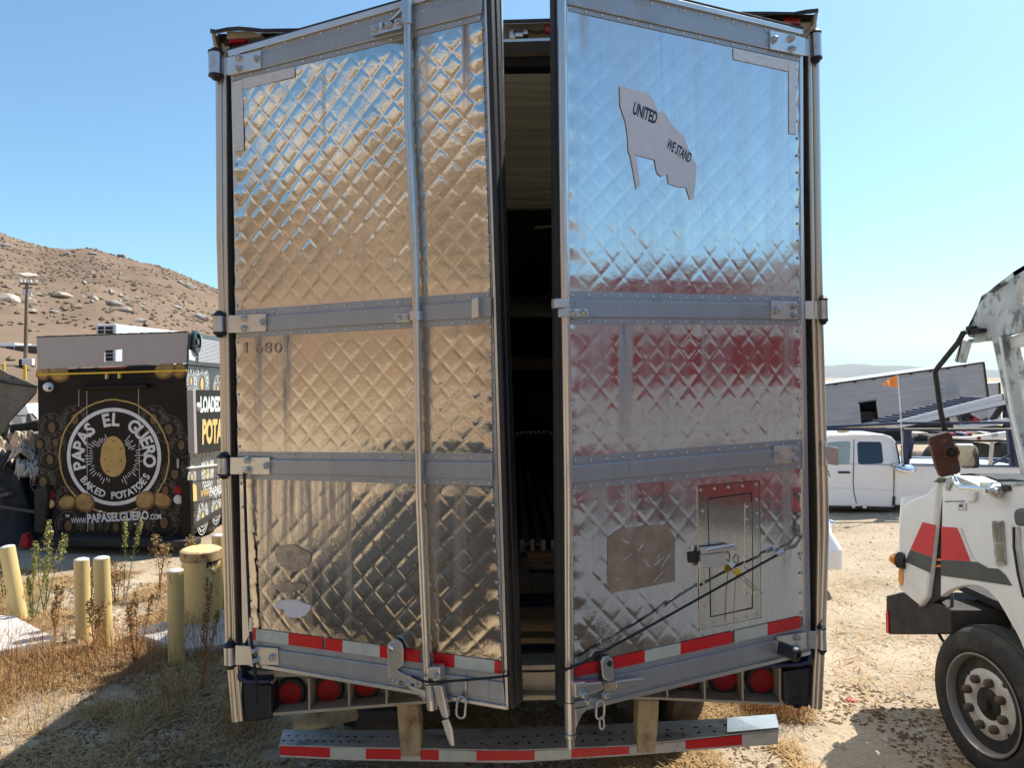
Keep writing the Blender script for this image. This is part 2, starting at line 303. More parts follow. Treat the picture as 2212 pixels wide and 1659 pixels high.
def np_mesh(name, v, f, m, parent=None, smooth=True):
    v = np.asarray(v, np.float32); f = np.asarray(f, np.int32); me = bpy.data.meshes.new(name)
    me.vertices.add(len(v)); me.vertices.foreach_set('co', v.ravel()); k = f.shape[1]
    me.loops.add(f.size); me.loops.foreach_set('vertex_index', f.ravel()); me.polygons.add(len(f))
    me.polygons.foreach_set('loop_start', np.arange(0, f.size, k, dtype=np.int32)); me.polygons.foreach_set('loop_total', np.full(len(f), k, np.int32))
    me.polygons.foreach_set('use_smooth', np.full(len(f), smooth)); me.materials.append(m); me.update(calc_edges=True); me.validate()
    return place(name, me, parent)
# smooth value noise in numpy
_T = rng.random((256, 256))
def vnoise(x, y):
    x = np.asarray(x, float); y = np.asarray(y, float); xi = np.floor(x).astype(int); yi = np.floor(y).astype(int); fx = x - xi; fy = y - yi
    fx = fx * fx * (3 - 2 * fx); fy = fy * fy * (3 - 2 * fy); g = lambda a, b: _T[a % 256, b % 256]
    return (g(xi, yi) * (1 - fx) + g(xi + 1, yi) * fx) * (1 - fy) + (g(xi, yi + 1) * (1 - fx) + g(xi + 1, yi + 1) * fx) * fy - .5
def fbm(x, y, o=4):
    s = 0; a = 1
    for i in range(o): s = s + a * vnoise(x + 17.3 * i, y + 9.1 * i); x = x * 2.03; y = y * 2.03; a *= .5
    return s
# ---- lettering
_tc = {}
def glyphs(st, bold=.0):
    if (st, bold) in _tc: return _tc[(st, bold)]
    cu = bpy.data.curves.new('lettering', 'FONT'); cu.body = st; cu.offset = bold; cu.resolution_u = 3
    o = bpy.data.objects.new('lettering', cu); C.objects.link(o); bpy.context.view_layer.update()
    dg = bpy.context.evaluated_depsgraph_get(); me = bpy.data.meshes.new_from_object(o.evaluated_get(dg))
    v = np.array([p.co[:2] for p in me.vertices]) if len(me.vertices) else np.zeros((0, 2)); f = [tuple(p.vertices) for p in me.polygons]
    bpy.data.objects.remove(o); bpy.data.curves.remove(cu); bpy.data.meshes.remove(me); _tc[(st, bold)] = (v, f); return v, f
def line_text(mb, st, A, B, n, h, bold=.02):   # from A to B (3D), letter height h, lying on plane of normal n
    v, f = glyphs(st, bold); x0, x1 = v[:, 0].min(), v[:, 0].max(); y0, y1 = v[:, 1].min(), v[:, 1].max()
    A = Vector(A); B = Vector(B); e = (B - A); wd = e.length; e.normalize(); u = Vector(n).cross(e).normalized()
    mb.add([A + e * ((p[0] - x0) / (x1 - x0) * wd) + u * ((p[1] - y0) / (y1 - y0) * h) for p in v], f)
def arc_text(mb, st, pl, c, rad, a0, a1, h, bold=.02, inward=False, off=.006, wid=1.0):
    # c: (along, up) in plane metres; letters spaced evenly from angle a0 to a1 (degrees)
    for i, ch in enumerate(st):
        if ch == ' ': continue
        t = radians(a0 + (a1 - a0) * i / max(1, len(st) - 1)); v, f = glyphs(ch, bold)
        xm = (v[:, 0].max() + v[:, 0].min()) / 2; hh = .73
        ex, ey = (sin(t), -cos(t)) if not inward else (-sin(t), cos(t)); ux, uy = (cos(t), sin(t)) if not inward else (-cos(t), -sin(t))
        vs = []
        for p in v:
            a = (p[0] - xm) / hh * h * wid; b = (p[1] / hh - .5) * h
            vs.append(pl.pt(c[0] + cos(t) * rad + ex * a + ux * b, c[1] + sin(t) * rad + ey * a + uy * b, off))
        mb.add(vs, f)
def annulus(mb, pl, c, r0, r1, off, n=48, jag=0.0, a0=0, a1=360):
    vs = []; full = (a1 - a0) >= 360; k = n if full else n + 1
    for i in range(k):
        t = radians(a0 + (a1 - a0) * i / n); j = 1 + jag * (random.random() - .5)
        for r in (r0, r1): vs.append(pl.pt(c[0] + cos(t) * r * j, c[1] + sin(t) * r * j, off))
    mb.add(vs, [(2 * i, 2 * i + 1, 2 * ((i + 1) % k) + 1, 2 * ((i + 1) % k)) for i in range(n)])
def disc(mb, pl, c, rx, ry, off, n=24, rot=0.0, wob=0.0):
    vs = []
    for i in range(n):
        t = 2 * pi * i / n; w = 1 + wob * sin(2 * t + 1.3); a, b = cos(t) * rx * w, sin(t) * ry * w
        vs.append(pl.pt(c[0] + a * cos(rot) - b * sin(rot), c[1] + a * sin(rot) + b * cos(rot), off))
    mb.add(vs, [tuple(range(n))])
def rivet_mesh(name, r, h, m, n=8):
    mb = MB(); mb.lathe((0, 0, 0), (0, 0, 1), [(r, 0), (r * .82, h * .7), (r * .4, h), (0, h)], n)
    o = mb.build(name, m, smooth=True); me = o.data; bpy.data.objects.remove(o); return me
def bolt_mesh(name, r, h, m):
    mb = MB(); mb.lathe((0, 0, 0), (0, 0, 1), [(r * 1.45, 0), (r * 1.45, h * .25), (r * 1.05, h * .25)], 16); mb.lathe((0, 0, h * .25), (0, 0, 1), [(r, 0), (r, h * .7), (r * .8, h * .8)], 6); mb.lathe((0, 0, h), (0, 0, 1), [(r * .5, 0), (r * .5, h * .5)], 10)
    o = mb.build(name, m); me = o.data; bpy.data.objects.remove(o); return me
def facing(p, n):                              # matrix putting local +Z along n at p
    return Matrix.Translation(p) @ Vector(n).to_track_quat('Z', 'Y').to_matrix().to_4x4()
RIVET = rivet_mesh('rivet', .0062, .004, alu2); BOLT = bolt_mesh('bolt', .012, .016, galv)
def lerp(a, b, t): return (a[0] + (b[0] - a[0]) * t, a[1] + (b[1] - a[1]) * t)
def rivets(pl, a, b, n, parent, off=.006, me=None, jit=True):
    for i in range(n):
        q = lerp(a, b, i / max(1, n - 1)); place('rivet', me or RIVET, parent, facing(pl.hit(q, off), pl.n))
def strip(a, b, wa, wb):                       # quad under line a-b
    return [a, b, (b[0], b[1] + wb), (a[0], a[1] + wa)]
# ------------------------------------------------------------------ ground, hillside, mountains
HT = [(100, 0), (12, 0), (5, .012), (0, .03), (-8, .06), (-15, .09), (-21.6, .1104), (-24.6, .1318), (-27.3, .1416), (-29.25, .1494), (-31, .148), (-32.7, .1494),
      (-34.66, .1599), (-40, .175), (-60, .20), (-90, .215), (-112, .22), (-117, .25), (-123, .31), (-129, .38), (-136, .42), (-150, .40), (-165, .3), (-180, .22), (-205, .18), (-232, .15), (-255, .06), (-262, 0), (-300, 0)]
_ta = np.array([a for a, e in HT])[::-1]; _te = np.array([e for a, e in HT])[::-1]
R0, R1 = 46.0, 240.0
def hill_z(x, y):
    x = np.asarray(x, float); y = np.asarray(y, float); r = np.hypot(x, y); th = np.degrees(np.arctan2(x, y)); th = np.where(th > 100, th - 360, th)
    e = np.interp(th, _ta, _te); top = (2.6 + R1 * e) * np.clip(e / .03, 0, 1); t = np.clip((r - R0) / (R1 - R0), 0, 1.25)
    prof = np.where(t <= 1, .88 * t + .12 * t * t, 1 - (t - 1) * 1.6)
    lump = fbm(x * .03, y * .03, 5) * 5.0 * np.clip(t, 0, 1) * np.clip((1.0 - t) * 6 + .12, 0, 1) + fbm(x * .22, y * .22, 3) * .8 * np.clip(t * 3, 0, 1)
    return top * prof + lump * np.clip(e / .06, 0, 1)
def ground_z(x, y):
    r = np.hypot(x, y); return (fbm(np.asarray(x) * .7, np.asarray(y) * .7, 4) * .035 + fbm(np.asarray(x) * 4.0, np.asarray(y) * 4.0, 2) * .012) * np.clip(r / 3, 0, 1)
rr = np.concatenate([[.02], np.geomspace(.4, 16, 150), np.geomspace(16.6, 9000, 60)]); na = 420
tt = np.linspace(0, 2 * pi, na, endpoint=False); RR, TT = np.meshgrid(rr, tt, indexing='ij'); gx = RR * np.sin(TT); gy = RR * np.cos(TT)
gz = ground_z(gx, gy) * np.where(RR < 60, 1, 0)
idx = np.arange(len(rr) * na).reshape(len(rr), na); q = np.stack([idx[:-1], np.roll(idx[:-1], -1, 1), np.roll(idx[1:], -1, 1), idx[1:]], -1).reshape(-1, 4)[:, ::-1]
tag(np_mesh('ground', np.stack([gx, gy, gz], -1).reshape(-1, 3), q, dirt_m), kind='structure')
th = np.radians(np.linspace(12, -262, 720)); rh = np.concatenate([np.linspace(R0 - 1, R1, 100), np.linspace(R1 + 4, R1 + 55, 10)])
RH, TH = np.meshgrid(rh, th, indexing='ij'); hx = RH * np.sin(TH); hy = RH * np.cos(TH); hz = hill_z(hx, hy) - .06
idx = np.arange(hx.size).reshape(hx.shape); q = np.stack([idx[:-1, :-1], idx[1:, :-1], idx[1:, 1:], idx[:-1, 1:]], -1).reshape(-1, 4)
tag(np_mesh('hillside', np.stack([hx, hy, hz], -1).reshape(-1, 3), q, hill_m), kind='structure')
mx_ = np.linspace(-1200, 6500, 160); rows = []
for k, (dy, s) in enumerate(((0, 0), (300, .55), (700, 1), (1200, .8), (2200, 0))):
    zz = (70 + 60 * (fbm(mx_ * .0009, mx_ * 0 + 3, 5) + .35) + np.clip((mx_ - 3300) * .045, 0, 140)) * s
    rows.append(np.stack([mx_, np.full_like(mx_, 4200 + dy), zz], -1))
mv = np.stack(rows); idx = np.arange(mv.shape[0] * mv.shape[1]).reshape(mv.shape[:2]); q = np.stack([idx[:-1, :-1], idx[:-1, 1:], idx[1:, 1:], idx[1:, :-1]], -1).reshape(-1, 4)
tag(np_mesh('mountains', mv.reshape(-1, 3), q, mount_m), kind='structure')

hm = bpy.data.materials.new('thin haze'); hm.use_nodes = True; hn = hm.node_tree.nodes; hn.remove(hn['Principled BSDF']); pv = hn.new('ShaderNodeVolumePrincipled')
pv.inputs['Color'].default_value = (.6, .8, 1, 1); pv.inputs['Density'].default_value = .00004; pv.inputs['Anisotropy'].default_value = .3; hm.node_tree.links.new(pv.outputs[0], hn['Material Output'].inputs['Volume'])
b_ = bmesh.new(); bmesh.ops.create_cube(b_, size=1); me = bpy.data.meshes.new('haze'); b_.to_mesh(me); b_.free(); me.materials.append(hm); o = place('haze', me, None); o.scale = (22000, 22000, 300); o.location = (0, 0, 148); tag(o, kind='stuff')
# scrub and small rocks all over the slope: nobody could count them
def blobs(cx, cy, cz, sr, squash=.6, seed=0):
    r = np.random.default_rng(seed); oct_v = np.array([[1, 0, 0], [-1, 0, 0], [0, 1, 0], [0, -1, 0], [0, 0, 1], [0, 0, -.4]], float)
    oct_f = np.array([[0, 2, 4], [2, 1, 4], [1, 3, 4], [3, 0, 4], [2, 0, 5], [1, 2, 5], [3, 1, 5], [0, 3, 5]]); n = len(cx)
    v = oct_v[None] * (sr[:, None, None] * (.6 + .8 * r.random((n, 6, 1)))); v[..., 2] *= squash; a = r.random(n) * 6.28
    x = v[..., 0] * np.cos(a)[:, None] - v[..., 1] * np.sin(a)[:, None]; y = v[..., 0] * np.sin(a)[:, None] + v[..., 1] * np.cos(a)[:, None]
    out = np.stack([x + cx[:, None], y + cy[:, None], v[..., 2] + cz[:, None]], -1)
    return out.reshape(-1, 3), (oct_f[None] + 6 * np.arange(n)[:, None, None]).reshape(-1, 3)
n = 7100; t_ = np.radians(np.concatenate([rng.uniform(-38, -15, 4600), rng.uniform(-230, -38, 2500)])); r_ = R0 + 4 + (R1 - R0) * np.sqrt(rng.random(n)) * .99
sx, sy = r_ * np.sin(t_), r_ * np.cos(t_); keep = fbm(sx * .04, sy * .04, 3) > -.12; sx, sy, r_ = sx[keep], sy[keep], r_[keep]
v, f = blobs(sx, sy, hill_z(sx, sy), rng.uniform(.1, .42, len(sx)), .75, 3); tag(np_mesh('hillside_scrub', v, f, scrub_m, smooth=False), kind='stuff')
n = 5200; t_ = np.radians(rng.uniform(-165, -92, n)); r_ = R0 + 2 + (R1 - R0) * rng.random(n) ** .6; sx, sy = r_ * np.sin(t_), r_ * np.cos(t_); keep = fbm(sx * .025 + 3, sy * .025, 4) > .02; sx, sy = sx[keep], sy[keep]
v, f = blobs(sx, sy, hill_z(sx, sy), rng.uniform(.5, 2.2, len(sx)), .7, 7); tag(np_mesh('added_brush', v, f, brush_m, smooth=False), kind='stuff')  # brush added on the unseen slope to vary the left door's reflection
n = 500; t_ = np.radians(rng.uniform(-38, -17, n)); r_ = R0 + 10 + (R1 - R0) * rng.random(n) ** .7 * .97; sx, sy = r_ * np.sin(t_), r_ * np.cos(t_); keep = fbm(sx * .05 + 9, sy * .05, 3) > .16
sx, sy = sx[keep], sy[keep]; v, f = blobs(sx, sy, hill_z(sx, sy), rng.uniform(.15, .6, len(sx)), .7, 4); tag(np_mesh('hillside_rocks', v, f, rock_m, smooth=False), kind='stuff')

def on_hill(x, y):                             # where a sight line meets the slope
    d = ray(x, y); 
    for r in np.arange(R0, R1 + 3, .5):
        p = EYE + d * (r / hypot(d.x, d.y))
        if p.z <= float(hill_z(p.x, p.y)): return p
    return EYE + d * (R1 / hypot(d.x, d.y))
def boulder(px, py, wpx, hpx, m, label, seed):
    p = on_hill(px, py); s = p.y / PF; r = random.Random(seed); bm = bmesh.new(); bmesh.ops.create_icosphere(bm, subdivisions=3, radius=1)
    k = [Vector((r.uniform(-1, 1), r.uniform(-1, 1), r.uniform(-1, 1))).normalized() for _ in range(9)]
    for vv in bm.verts:
        d = vv.co.normalized(); e = 1 + .10 * sin(5 * d.x + seed) * cos(4 * d.y)
        for j in k: e = min(e, .78 / max(.05, d.dot(j))) if d.dot(j) > .72 else e
        vv.co = Vector((d.x * e * wpx * s / 2, d.y * e * wpx * s * .4, d.z * e * hpx * s * .62))
    me = bpy.data.meshes.new('boulder'); bm.to_mesh(me); bm.free(); me.materials.append(m); o = place('boulder', me, None); o.location = p; o.rotation_euler = (0, r.uniform(-.15, .15), r.uniform(-.3, .3))
    tag(o, label, 'boulder', 'boulders on the dry hillside')
for i, (x, y, w, h, m, l) in enumerate([
    (56, 596, 56, 13, rock_p, 'broad pale slab of rock upper left on the hillside, above the pole top'), (18, 648, 50, 24, rock_p, 'large pale rock slab at the left picture edge beside the utility pole'),
    (62, 655, 36, 22, rock_p, 'pale rock directly behind the upper utility pole'), (136, 638, 48, 11, rock_p, 'flat pale rock alone right of the utility pole'),
    (179, 642, 8, 6, rock_p, 'small pale stone just right of the flat pale rock'), (205, 647, 16, 11, rock_p, 'pale round rock with a shaded right side, mid slope'),
    (405, 621, 30, 17, rock_m, 'dark pile of boulders near the trailer, high on the slope'), (388, 612, 16, 12, rock_m, 'grey boulder on the left of the dark pile near the trailer'), (420, 624, 14, 10, rock_m, 'grey boulder at the lower right of the dark pile near the trailer'),
    (358, 602, 14, 8, rock_m, 'small grey boulder below the skyline, left of the dark pile'), (248, 657, 34, 16, rock_m, 'jagged grey outcrop above the white roof unit'), (270, 672, 36, 16, rock_m, 'second grey outcrop, lower and right of the jagged one'),
    (300, 694, 34, 12, rock_m, 'grey outcrop straight above the dark truck roof'), (432, 688, 40, 18, rock_m, 'dark boulder just left of the trailer hinge'), (380, 664, 22, 10, rock_m, 'low grey boulder left of the trailer, mid slope'), (118, 674, 22, 8, rock_m, 'thin grey rock streak below the flat pale rock'),
    (200, 548, 22, 6, rock_m, 'grey rock on the skyline, left of the middle'), (262, 552, 18, 7, rock_m, 'pale edged rock on the skyline, centre'), (12, 532, 28, 12, rock_m, 'dark rock patch high at the left picture edge'), (146, 548, 16, 8, rock_m, 'dark rock under the skyline above the flat pale rock')]):
    boulder(x, y, w, h, m, l, i + 2)

R_ = random.Random(77)
for i in range(16):                            # unseen pale rocks added behind the camera to brighten the left door's reflection
    a = radians(R_.uniform(-140, -121)); r = R_.uniform(150, 232); x, y = r * sin(a), r * cos(a); bm = bmesh.new(); bmesh.ops.create_icosphere(bm, subdivisions=3, radius=1)
    for vv in bm.verts: vv.co *= 1 + .35 * float(fbm(vv.co.x * 1.3 + i * 7, vv.co.y * 1.3 + vv.co.z, 3)); vv.co.x *= R_.uniform(9, 9.5); vv.co.y *= 7; vv.co.z *= 5.5
    me = bpy.data.meshes.new('boulder'); bm.to_mesh(me); bm.free(); me.materials.append(rock_p); o = place('boulder', me, None); o.location = (x, y, float(hill_z(x, y))); o.rotation_euler = (0, 0, R_.random() * 3)
    tag(o, 'pale rock added behind the camera for the bright reflection in the upper left door', 'boulder', 'pale rocks added behind the camera')
# pebbles, straw litter and dry weeds on the yard
def region(n, quads, seed):                    # random ground points inside measured ground patches
    r = np.random.default_rng(seed); P = []
    for q, share in quads:
        k = int(n * share); a = np.array([[*gnd(*p)[:2]] for p in q]); u, w = r.random(k)[:, None], r.random(k)[:, None]
        P.append((a[0] * (1 - u) + a[1] * u) * (1 - w) + (a[3] * (1 - u) + a[2] * u) * w)
    return np.concatenate(P)
P = region(15000, [([(1700, 1110), (2212, 1110), (2212, 1700), (1100, 1700)], .62), ([(0, 1200), (520, 1200), (560, 1700), (-200, 1700)], .38)], 8)
v, f = blobs(P[:, 0], P[:, 1], ground_z(P[:, 0], P[:, 1]) + .002, rng.uniform(.003, .013, len(P)) * (1 + (rng.random(len(P)) > .965) * 2.4), .6, 5); tag(np_mesh('pebbles', v, f, peb_m, smooth=False), kind='stuff')
P = region(26000, [([(-120, 1470), (1500, 1470), (1500, 1800), (-300, 1800)], .62), ([(-80, 1260), (540, 1260), (560, 1500), (-150, 1500)], .28), ([(1500, 1480), (2212, 1480), (2212, 1720), (1500, 1720)], .10)], 18)
P = P[fbm(P[:, 0] * 1.3 + 5, P[:, 1] * 1.3, 3) > -.16]; v, f = blobs(P[:, 0], P[:, 1], ground_z(P[:, 0], P[:, 1]) + .001, rng.uniform(.006, .024, len(P)), .45, 15); tag(np_mesh('soil_shade_crumbs', v, f, soil_m, smooth=False), kind='stuff')  # dark soil, laid thickest in the trailer's shade to deepen it
def clumped(P, s, th, seed): return P[fbm(P[:, 0] * s + seed, P[:, 1] * s, 3) > th]
def litter(P, l0, l1, wd, lift, seed, m, name):
    r = np.random.default_rng(seed); n = len(P); a = r.random(n) * 6.28; L = r.uniform(l0, l1, n); z = ground_z(P[:, 0], P[:, 1]) + r.uniform(.003, .012, n); tl = r.uniform(0, lift, n)
    dx, dy = np.cos(a), np.sin(a); w = wd * r.uniform(.6, 1.4, n); b = np.stack([P[:, 0], P[:, 1], z], -1); e = b + np.stack([dx * L, dy * L, tl * L], -1); s = np.stack([-dy * w, dx * w, w * 0], -1)
    V = np.stack([b - s, b + s, e + s * .5, e - s * .5], 1).reshape(-1, 3); np_f = (np.arange(4)[None] + 4 * np.arange(n)[:, None]); return tag(np_mesh(name, V, np_f, m, smooth=False), kind='stuff')
litter(clumped(region(80000, [([(-80, 1235), (520, 1235), (560, 1560), (-200, 1560)], .55), ([(-100, 1480), (1100, 1480), (1100, 1760), (-250, 1760)], .2), ([(1300, 1530), (1750, 1530), (1800, 1700), (1300, 1700)], .15), ([(1800, 1250), (2150, 1250), (2150, 1700), (1800, 1700)], .03)], 21), 1.9, -.04, 40), .03, .17, .0034, .45, 22, straw_m, 'straw_litter')
def blades(P, h0, h1, wd, lean, seed, m, name):
    r = np.random.default_rng(seed); n = len(P); a = r.random(n) * 6.28; H = r.uniform(h0, h1, n); dx, dy = np.cos(a), np.sin(a); ln = r.uniform(.1, lean, n) * H; z = ground_z(P[:, 0], P[:, 1]) - .01; w = wd * r.uniform(.6, 1.5, n)
    b = np.stack([P[:, 0], P[:, 1], z], -1); s = np.stack([-dy * w, dx * w, 0 * w], -1); m1 = b + np.stack([dx * ln * .3, dy * ln * .3, H * .6], -1); e = b + np.stack([dx * ln, dy * ln, H], -1)
    V = np.stack([b - s, b + s, m1 + s * .7, m1 - s * .7, e], 1).reshape(-1, 3); k = 5 * np.arange(n)[:, None]
    F = np.concatenate([np.array([[0, 1, 2]]) + k, np.array([[0, 2, 3]]) + k, np.array([[3, 2, 4]]) + k]); return tag(np_mesh(name, V, F, m, smooth=False), kind='stuff')
Q = [([(-80, 1290), (540, 1290), (560, 1640), (-200, 1640)], 1.0)]
blades(clumped(region(9000, Q, 31), 1.6, .08, 1), .04, .20, .0019, 2.6, 32, straw_m, 'dry_grass')
blades(clumped(region(9000, [([(-80, 1400), (560, 1330), (620, 1659), (-200, 1659)], .8), ([(1500, 1500), (1720, 1500), (1740, 1570), (1480, 1570)], .2)], 33), 1.4, .06, 5), .06, .42, .0018, 1.5, 34, straw_r, 'rusty_dry_weeds')
# ------------------------------------------------------------------ refrigerated semi trailer seen from behind, its two rear doors ajar
RP = vplane(490, 3.24, 1755, 3.17)            # rear frame
LD = vplane(500, 3.20, 1062, 2.79)            # left door leaf, outer skin
RD = vplane(1735, 3.13, 1228, 2.66)           # right door leaf
AX = -RP.n                                     # along the trailer, away from the camera
tr = thing('semi_trailer', 'big silver refrigerated semi trailer with both quilted steel rear doors ajar', 'semi trailer', (0, 3.2, 0))
def P3(q, off=0): return RP.hit(q, off)
LEN = 14.0
# box: walls, roof, ceiling, floor, bulkhead
def inner(qs, z0, z1, name, m, thick, side):
    pass
cTL, cTR, cBL, cBR = P3((470, 90)), P3((1764, 45)), P3((497, 1500)), P3((1768, 1480))
b = MB()
for A, B, wd in ((cTL, cBL, 1), (cTR, cBR, -1)):
    o = RP.r * (.075 * wd); s0 = AX * .10
    b.add([A + s0, A + s0 + o, B + s0 + o, B + s0] + [k + AX * LEN for k in (A, A + o, B + o, B)], [(0, 1, 2, 3), (7, 6, 5, 4), (0, 4, 5, 1), (1, 5, 6, 2), (2, 6, 7, 3), (3, 7, 4, 0)])
b.build('side_wall', alu2, tr)
b = MB(); b.solid([cTL + AX * .1 + Vector((0, 0, .02)), cTR + AX * .1 + Vector((0, 0, .02)), cTR + AX * LEN + Vector((0, 0, .02)), cTL + AX * LEN + Vector((0, 0, .02))], Vector((0, 0, -.03))); b.build('roof', alu2, tr)
# ceiling with slow ripples, sooty
cz = P3((1130, 118)).z
b = MB()
def cf(u, v):
    p = cTL.lerp(cTR, .03 + .94 * u) + AX * (.16 + (LEN - .3) * v); return Vector((p.x, p.y, cz + .012 * sin(p.y * 3.1) + .006 * sin(p.y * 7 + p.x) - .02 * v))
b.grid(cf, 12, 120); b.build('ceiling', ceil_m, tr, smooth=True, recalc=False)
fz = P3((1150, 1440)).z + .05
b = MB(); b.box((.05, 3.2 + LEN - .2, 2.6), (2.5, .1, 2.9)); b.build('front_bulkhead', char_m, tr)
b = MB()
for s in (-1, 1):
    for k in range(2):
        x = s * 1.16 + .04; b.grid(lambda u, v, x=x: Vector((x + .02 * sin(u * 40) + .04 * u * 1.5, 3.4 + u * (LEN - .6), fz + v * (cz - fz))), 60, 6); break
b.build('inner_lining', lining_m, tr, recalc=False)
# hanging air chute with its curved lower lip
b = MB()
def chute(u, v):
    t = (u - .5) * 2; p = at(1146 + t * 190, 478 - 36 * t * t, 6.0); return Vector((p.x, p.y + v * 5.5, p.z - .28 * (1 - v) * 0 + .0 * v))
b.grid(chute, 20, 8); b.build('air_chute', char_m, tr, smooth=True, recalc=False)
b = MB(); b.slab(PL((0, 6.2, 2.6), (0, -1, 0)), [(1090, 480), (1200, 480), (1200, 482), (1090, 482)], 0, .02); b.slab(PL((0, 6.1, 2.6), (0, -1, 0)), [(1155, 488), (1196, 485), (1196, 490), (1155, 493)], 0, .02); b.build('chute_batten', cream_m, tr)
# charred shelf ledge deep inside
pl = PL((0, 9.0, 2.6), (0, -1, 0)); b = MB(); b.slab(pl, [(1080, 778), (1100, 772), (1125, 770), (1140, 776), (1175, 774), (1205, 778), (1205, 799), (1080, 799)], 0, .3); b.build('burnt_ledge', wood_m, tr)
# ribbed floor: T ribs run lengthwise
b = MB(); b.box((.05, 5.35 + 5.8, fz - .06), (2.4, 11.6, .05)); b.build('floor', dark_m, tr)
for i in range(24):
    x = -1.1 + i * .1; m_ = MB(); m_.box((x, 5.33 + 5.6, fz + .0), (.05, 11.2, .012)); m_.box((x, 5.35 + 5.6, fz - .018), (.012, 11.2, .026)); m_.build('floor_rib', galv, tr)
for x0, c in ((1130, 0), (1152, 1), (1176, 2), (1197, 3)):
    m_ = MB(); m_.slab(PL((0, 5.30, 2.6), (0, -1, 0)), [(x0 - 7, 1168), (x0 + 2, 1166), (x0 + 3, 1190), (x0 - 6, 1192)], 0, .04); m_.build('rib_end', alu2, tr)
def cross(name, m, y0, y1, D, th, **k):
    b = MB(); b.slab(PL((0, D, 2.6), (0, -1, 0)), [(1030, y0), (1290, y0 - 3), (1290, y1 - 3), (1030, y1)], -th, 0); return b.build(name, m, tr, **k)
cross('burnt_crossmember', wood_m, 1196, 1222, 5.2, .1); cross('burnt_crossmember', dark_m, 1240, 1300, 4.8, .1); cross('insulation_block', rust_y, 1226, 1252, 4.95, .15, bevel=.02)
b = MB(); b.slab(PL((0, 4.9, 2.6), (0, -1, 0)), [(1112, 1205), (1140, 1200), (1150, 1290), (1110, 1292)], 0, .12); b.build('charred_bracket', dark_m, tr, bevel=.02)
cross('threshold_plate', navy, 1306, 1336, 4.2, .2); cross('floor_board', wood_m, 1338, 1378, 4.0, .22, bevel=.008); cross('floor_board', wood_m, 1380, 1396, 3.8, .1, bevel=.004)
cross('sill_lip', alu2, 1400, 1406, 3.6, .05); cross('sill_lip', navy, 1412, 1424, 3.5, .1); cross('sill_lip', alu2, 1425, 1430, 3.42, .1)
# rear sill beam
b = MB(); b.slab(RP, [(520, 1452), (1755, 1424), (1757, 1436), (520, 1466)], -.16, -.03); b.build('sill_lip', cream_m, tr, bevel=.003)
b = MB(); b.slab(RP, [(1085, 1432), (1240, 1430), (1240, 1496), (1085, 1498)], -.16, -.06); b.build('sill', cream_m, tr)
b = MB(); b.slab(RP, [(575, 1549), (912, 1522), (1100, 1508), (1422, 1513), (1690, 1525), (1690, 1519), (1422, 1507), (1100, 1502), (912, 1515), (575, 1542)], -.2, -.01); b.build('sill_bottom_flange', cream_m, tr, bevel=.002)
# lamp boxes: recessed back wall and dividers
b = MB(); b.slab(RP, [(575, 1462), (915, 1452), (915, 1518), (575, 1545)], -.22, -.13); b.slab(RP, [(915, 1452), (1430, 1446), (1430, 1508), (915, 1518)], -.22, -.13); b.slab(RP, [(1430, 1446), (1690, 1438), (1690, 1521), (1430, 1508)], -.22, -.13); b.build('lamp_box_back', cream_m, tr)
for xa, ya, yb in ((586, 1472, 1548), (667, 1466, 1541), (753, 1464, 1533), (834, 1460, 1526), (1441, 1446, 1508), (1522, 1446, 1512), (1604, 1446, 1516), (1685, 1444, 1520)):
    b = MB(); b.slab(RP, [(xa - 2.5, ya), (xa + 2.5, ya), (xa + 3, yb), (xa - 1, yb)], -.13, -.012); b.build('lamp_divider', cream_m, tr, bevel=.002)
for cx_, cy_ in ((628, 1498), (710, 1491), (790, 1478), (1564, 1466), (1644, 1470), (1482, 1462)):
    p = RP.hit((cx_, cy_), -.10); t = MB(); t.lathe(p - RP.n * .02, RP.n, [(.045, 0), (.068, 0), (.070, .018), (.062, .026), (.052, .026), (.050, .008)], 32); gr = t.build('lamp_grommet', rubber, tr, smooth=True, auto=40)
    t = MB(); t.lathe(p, RP.n, [(.052, 0), (.052, .008), (.05, .010), (.03, .0105), (0, .011)], 32); t.build('lens', red_l, gr, smooth=True, auto=30)
for qs in ([(521, 1477), (586, 1480), (587, 1557), (524, 1562)], [(1691, 1451), (1752, 1443), (1749, 1531), (1695, 1526)]):
    b = MB(); b.slab(RP, qs, -.10, .008); b.build('dock_bumper', rubber_b, tr, bevel=.012)
b = MB(); q = RP.hit((1722, 1519), .012); b.lathe(q - RP.n * .01, RP.n, [(.025, 0), (.025, .012), (.016, .012), (.016, .002)], 20); b.build('bolt_recess', char_m, tr)
# corner posts: left and right, each with a groove, a lip and a black seal behind the door edge
def poly_post(name, outer, inner_, m, d0, d1, **k):
    b = MB(); 
    for i in range(len(outer) - 1): b.slab(RP, [outer[i], inner_[i], inner_[i + 1], outer[i + 1]], d0, d1)
    return b.build(name, m, tr, **k)
Lo = [(468, 160), (470, 515), (477, 760), (480, 1030), (489, 1390), (503, 1557)]; Li = [(484, 160), (486, 515), (490, 760), (494, 1030), (504, 1390), (520, 1557)]
Lj = [(489, 160), (491, 515), (495, 760), (500, 1030), (512, 1390), (522, 1480)]; Lk = [(500, 160), (501, 515), (507, 760), (516, 1030), (523, 1390), (526, 1480)]
poly_post('corner_post', Lo, Li, post_m, -.12, .0); poly_post('corner_post', Li, Lj, post_m, -.12, .012); poly_post('door_seal', Lj, [(a + 14, c) for a, c in Lk], rubber, -.12, -.04)
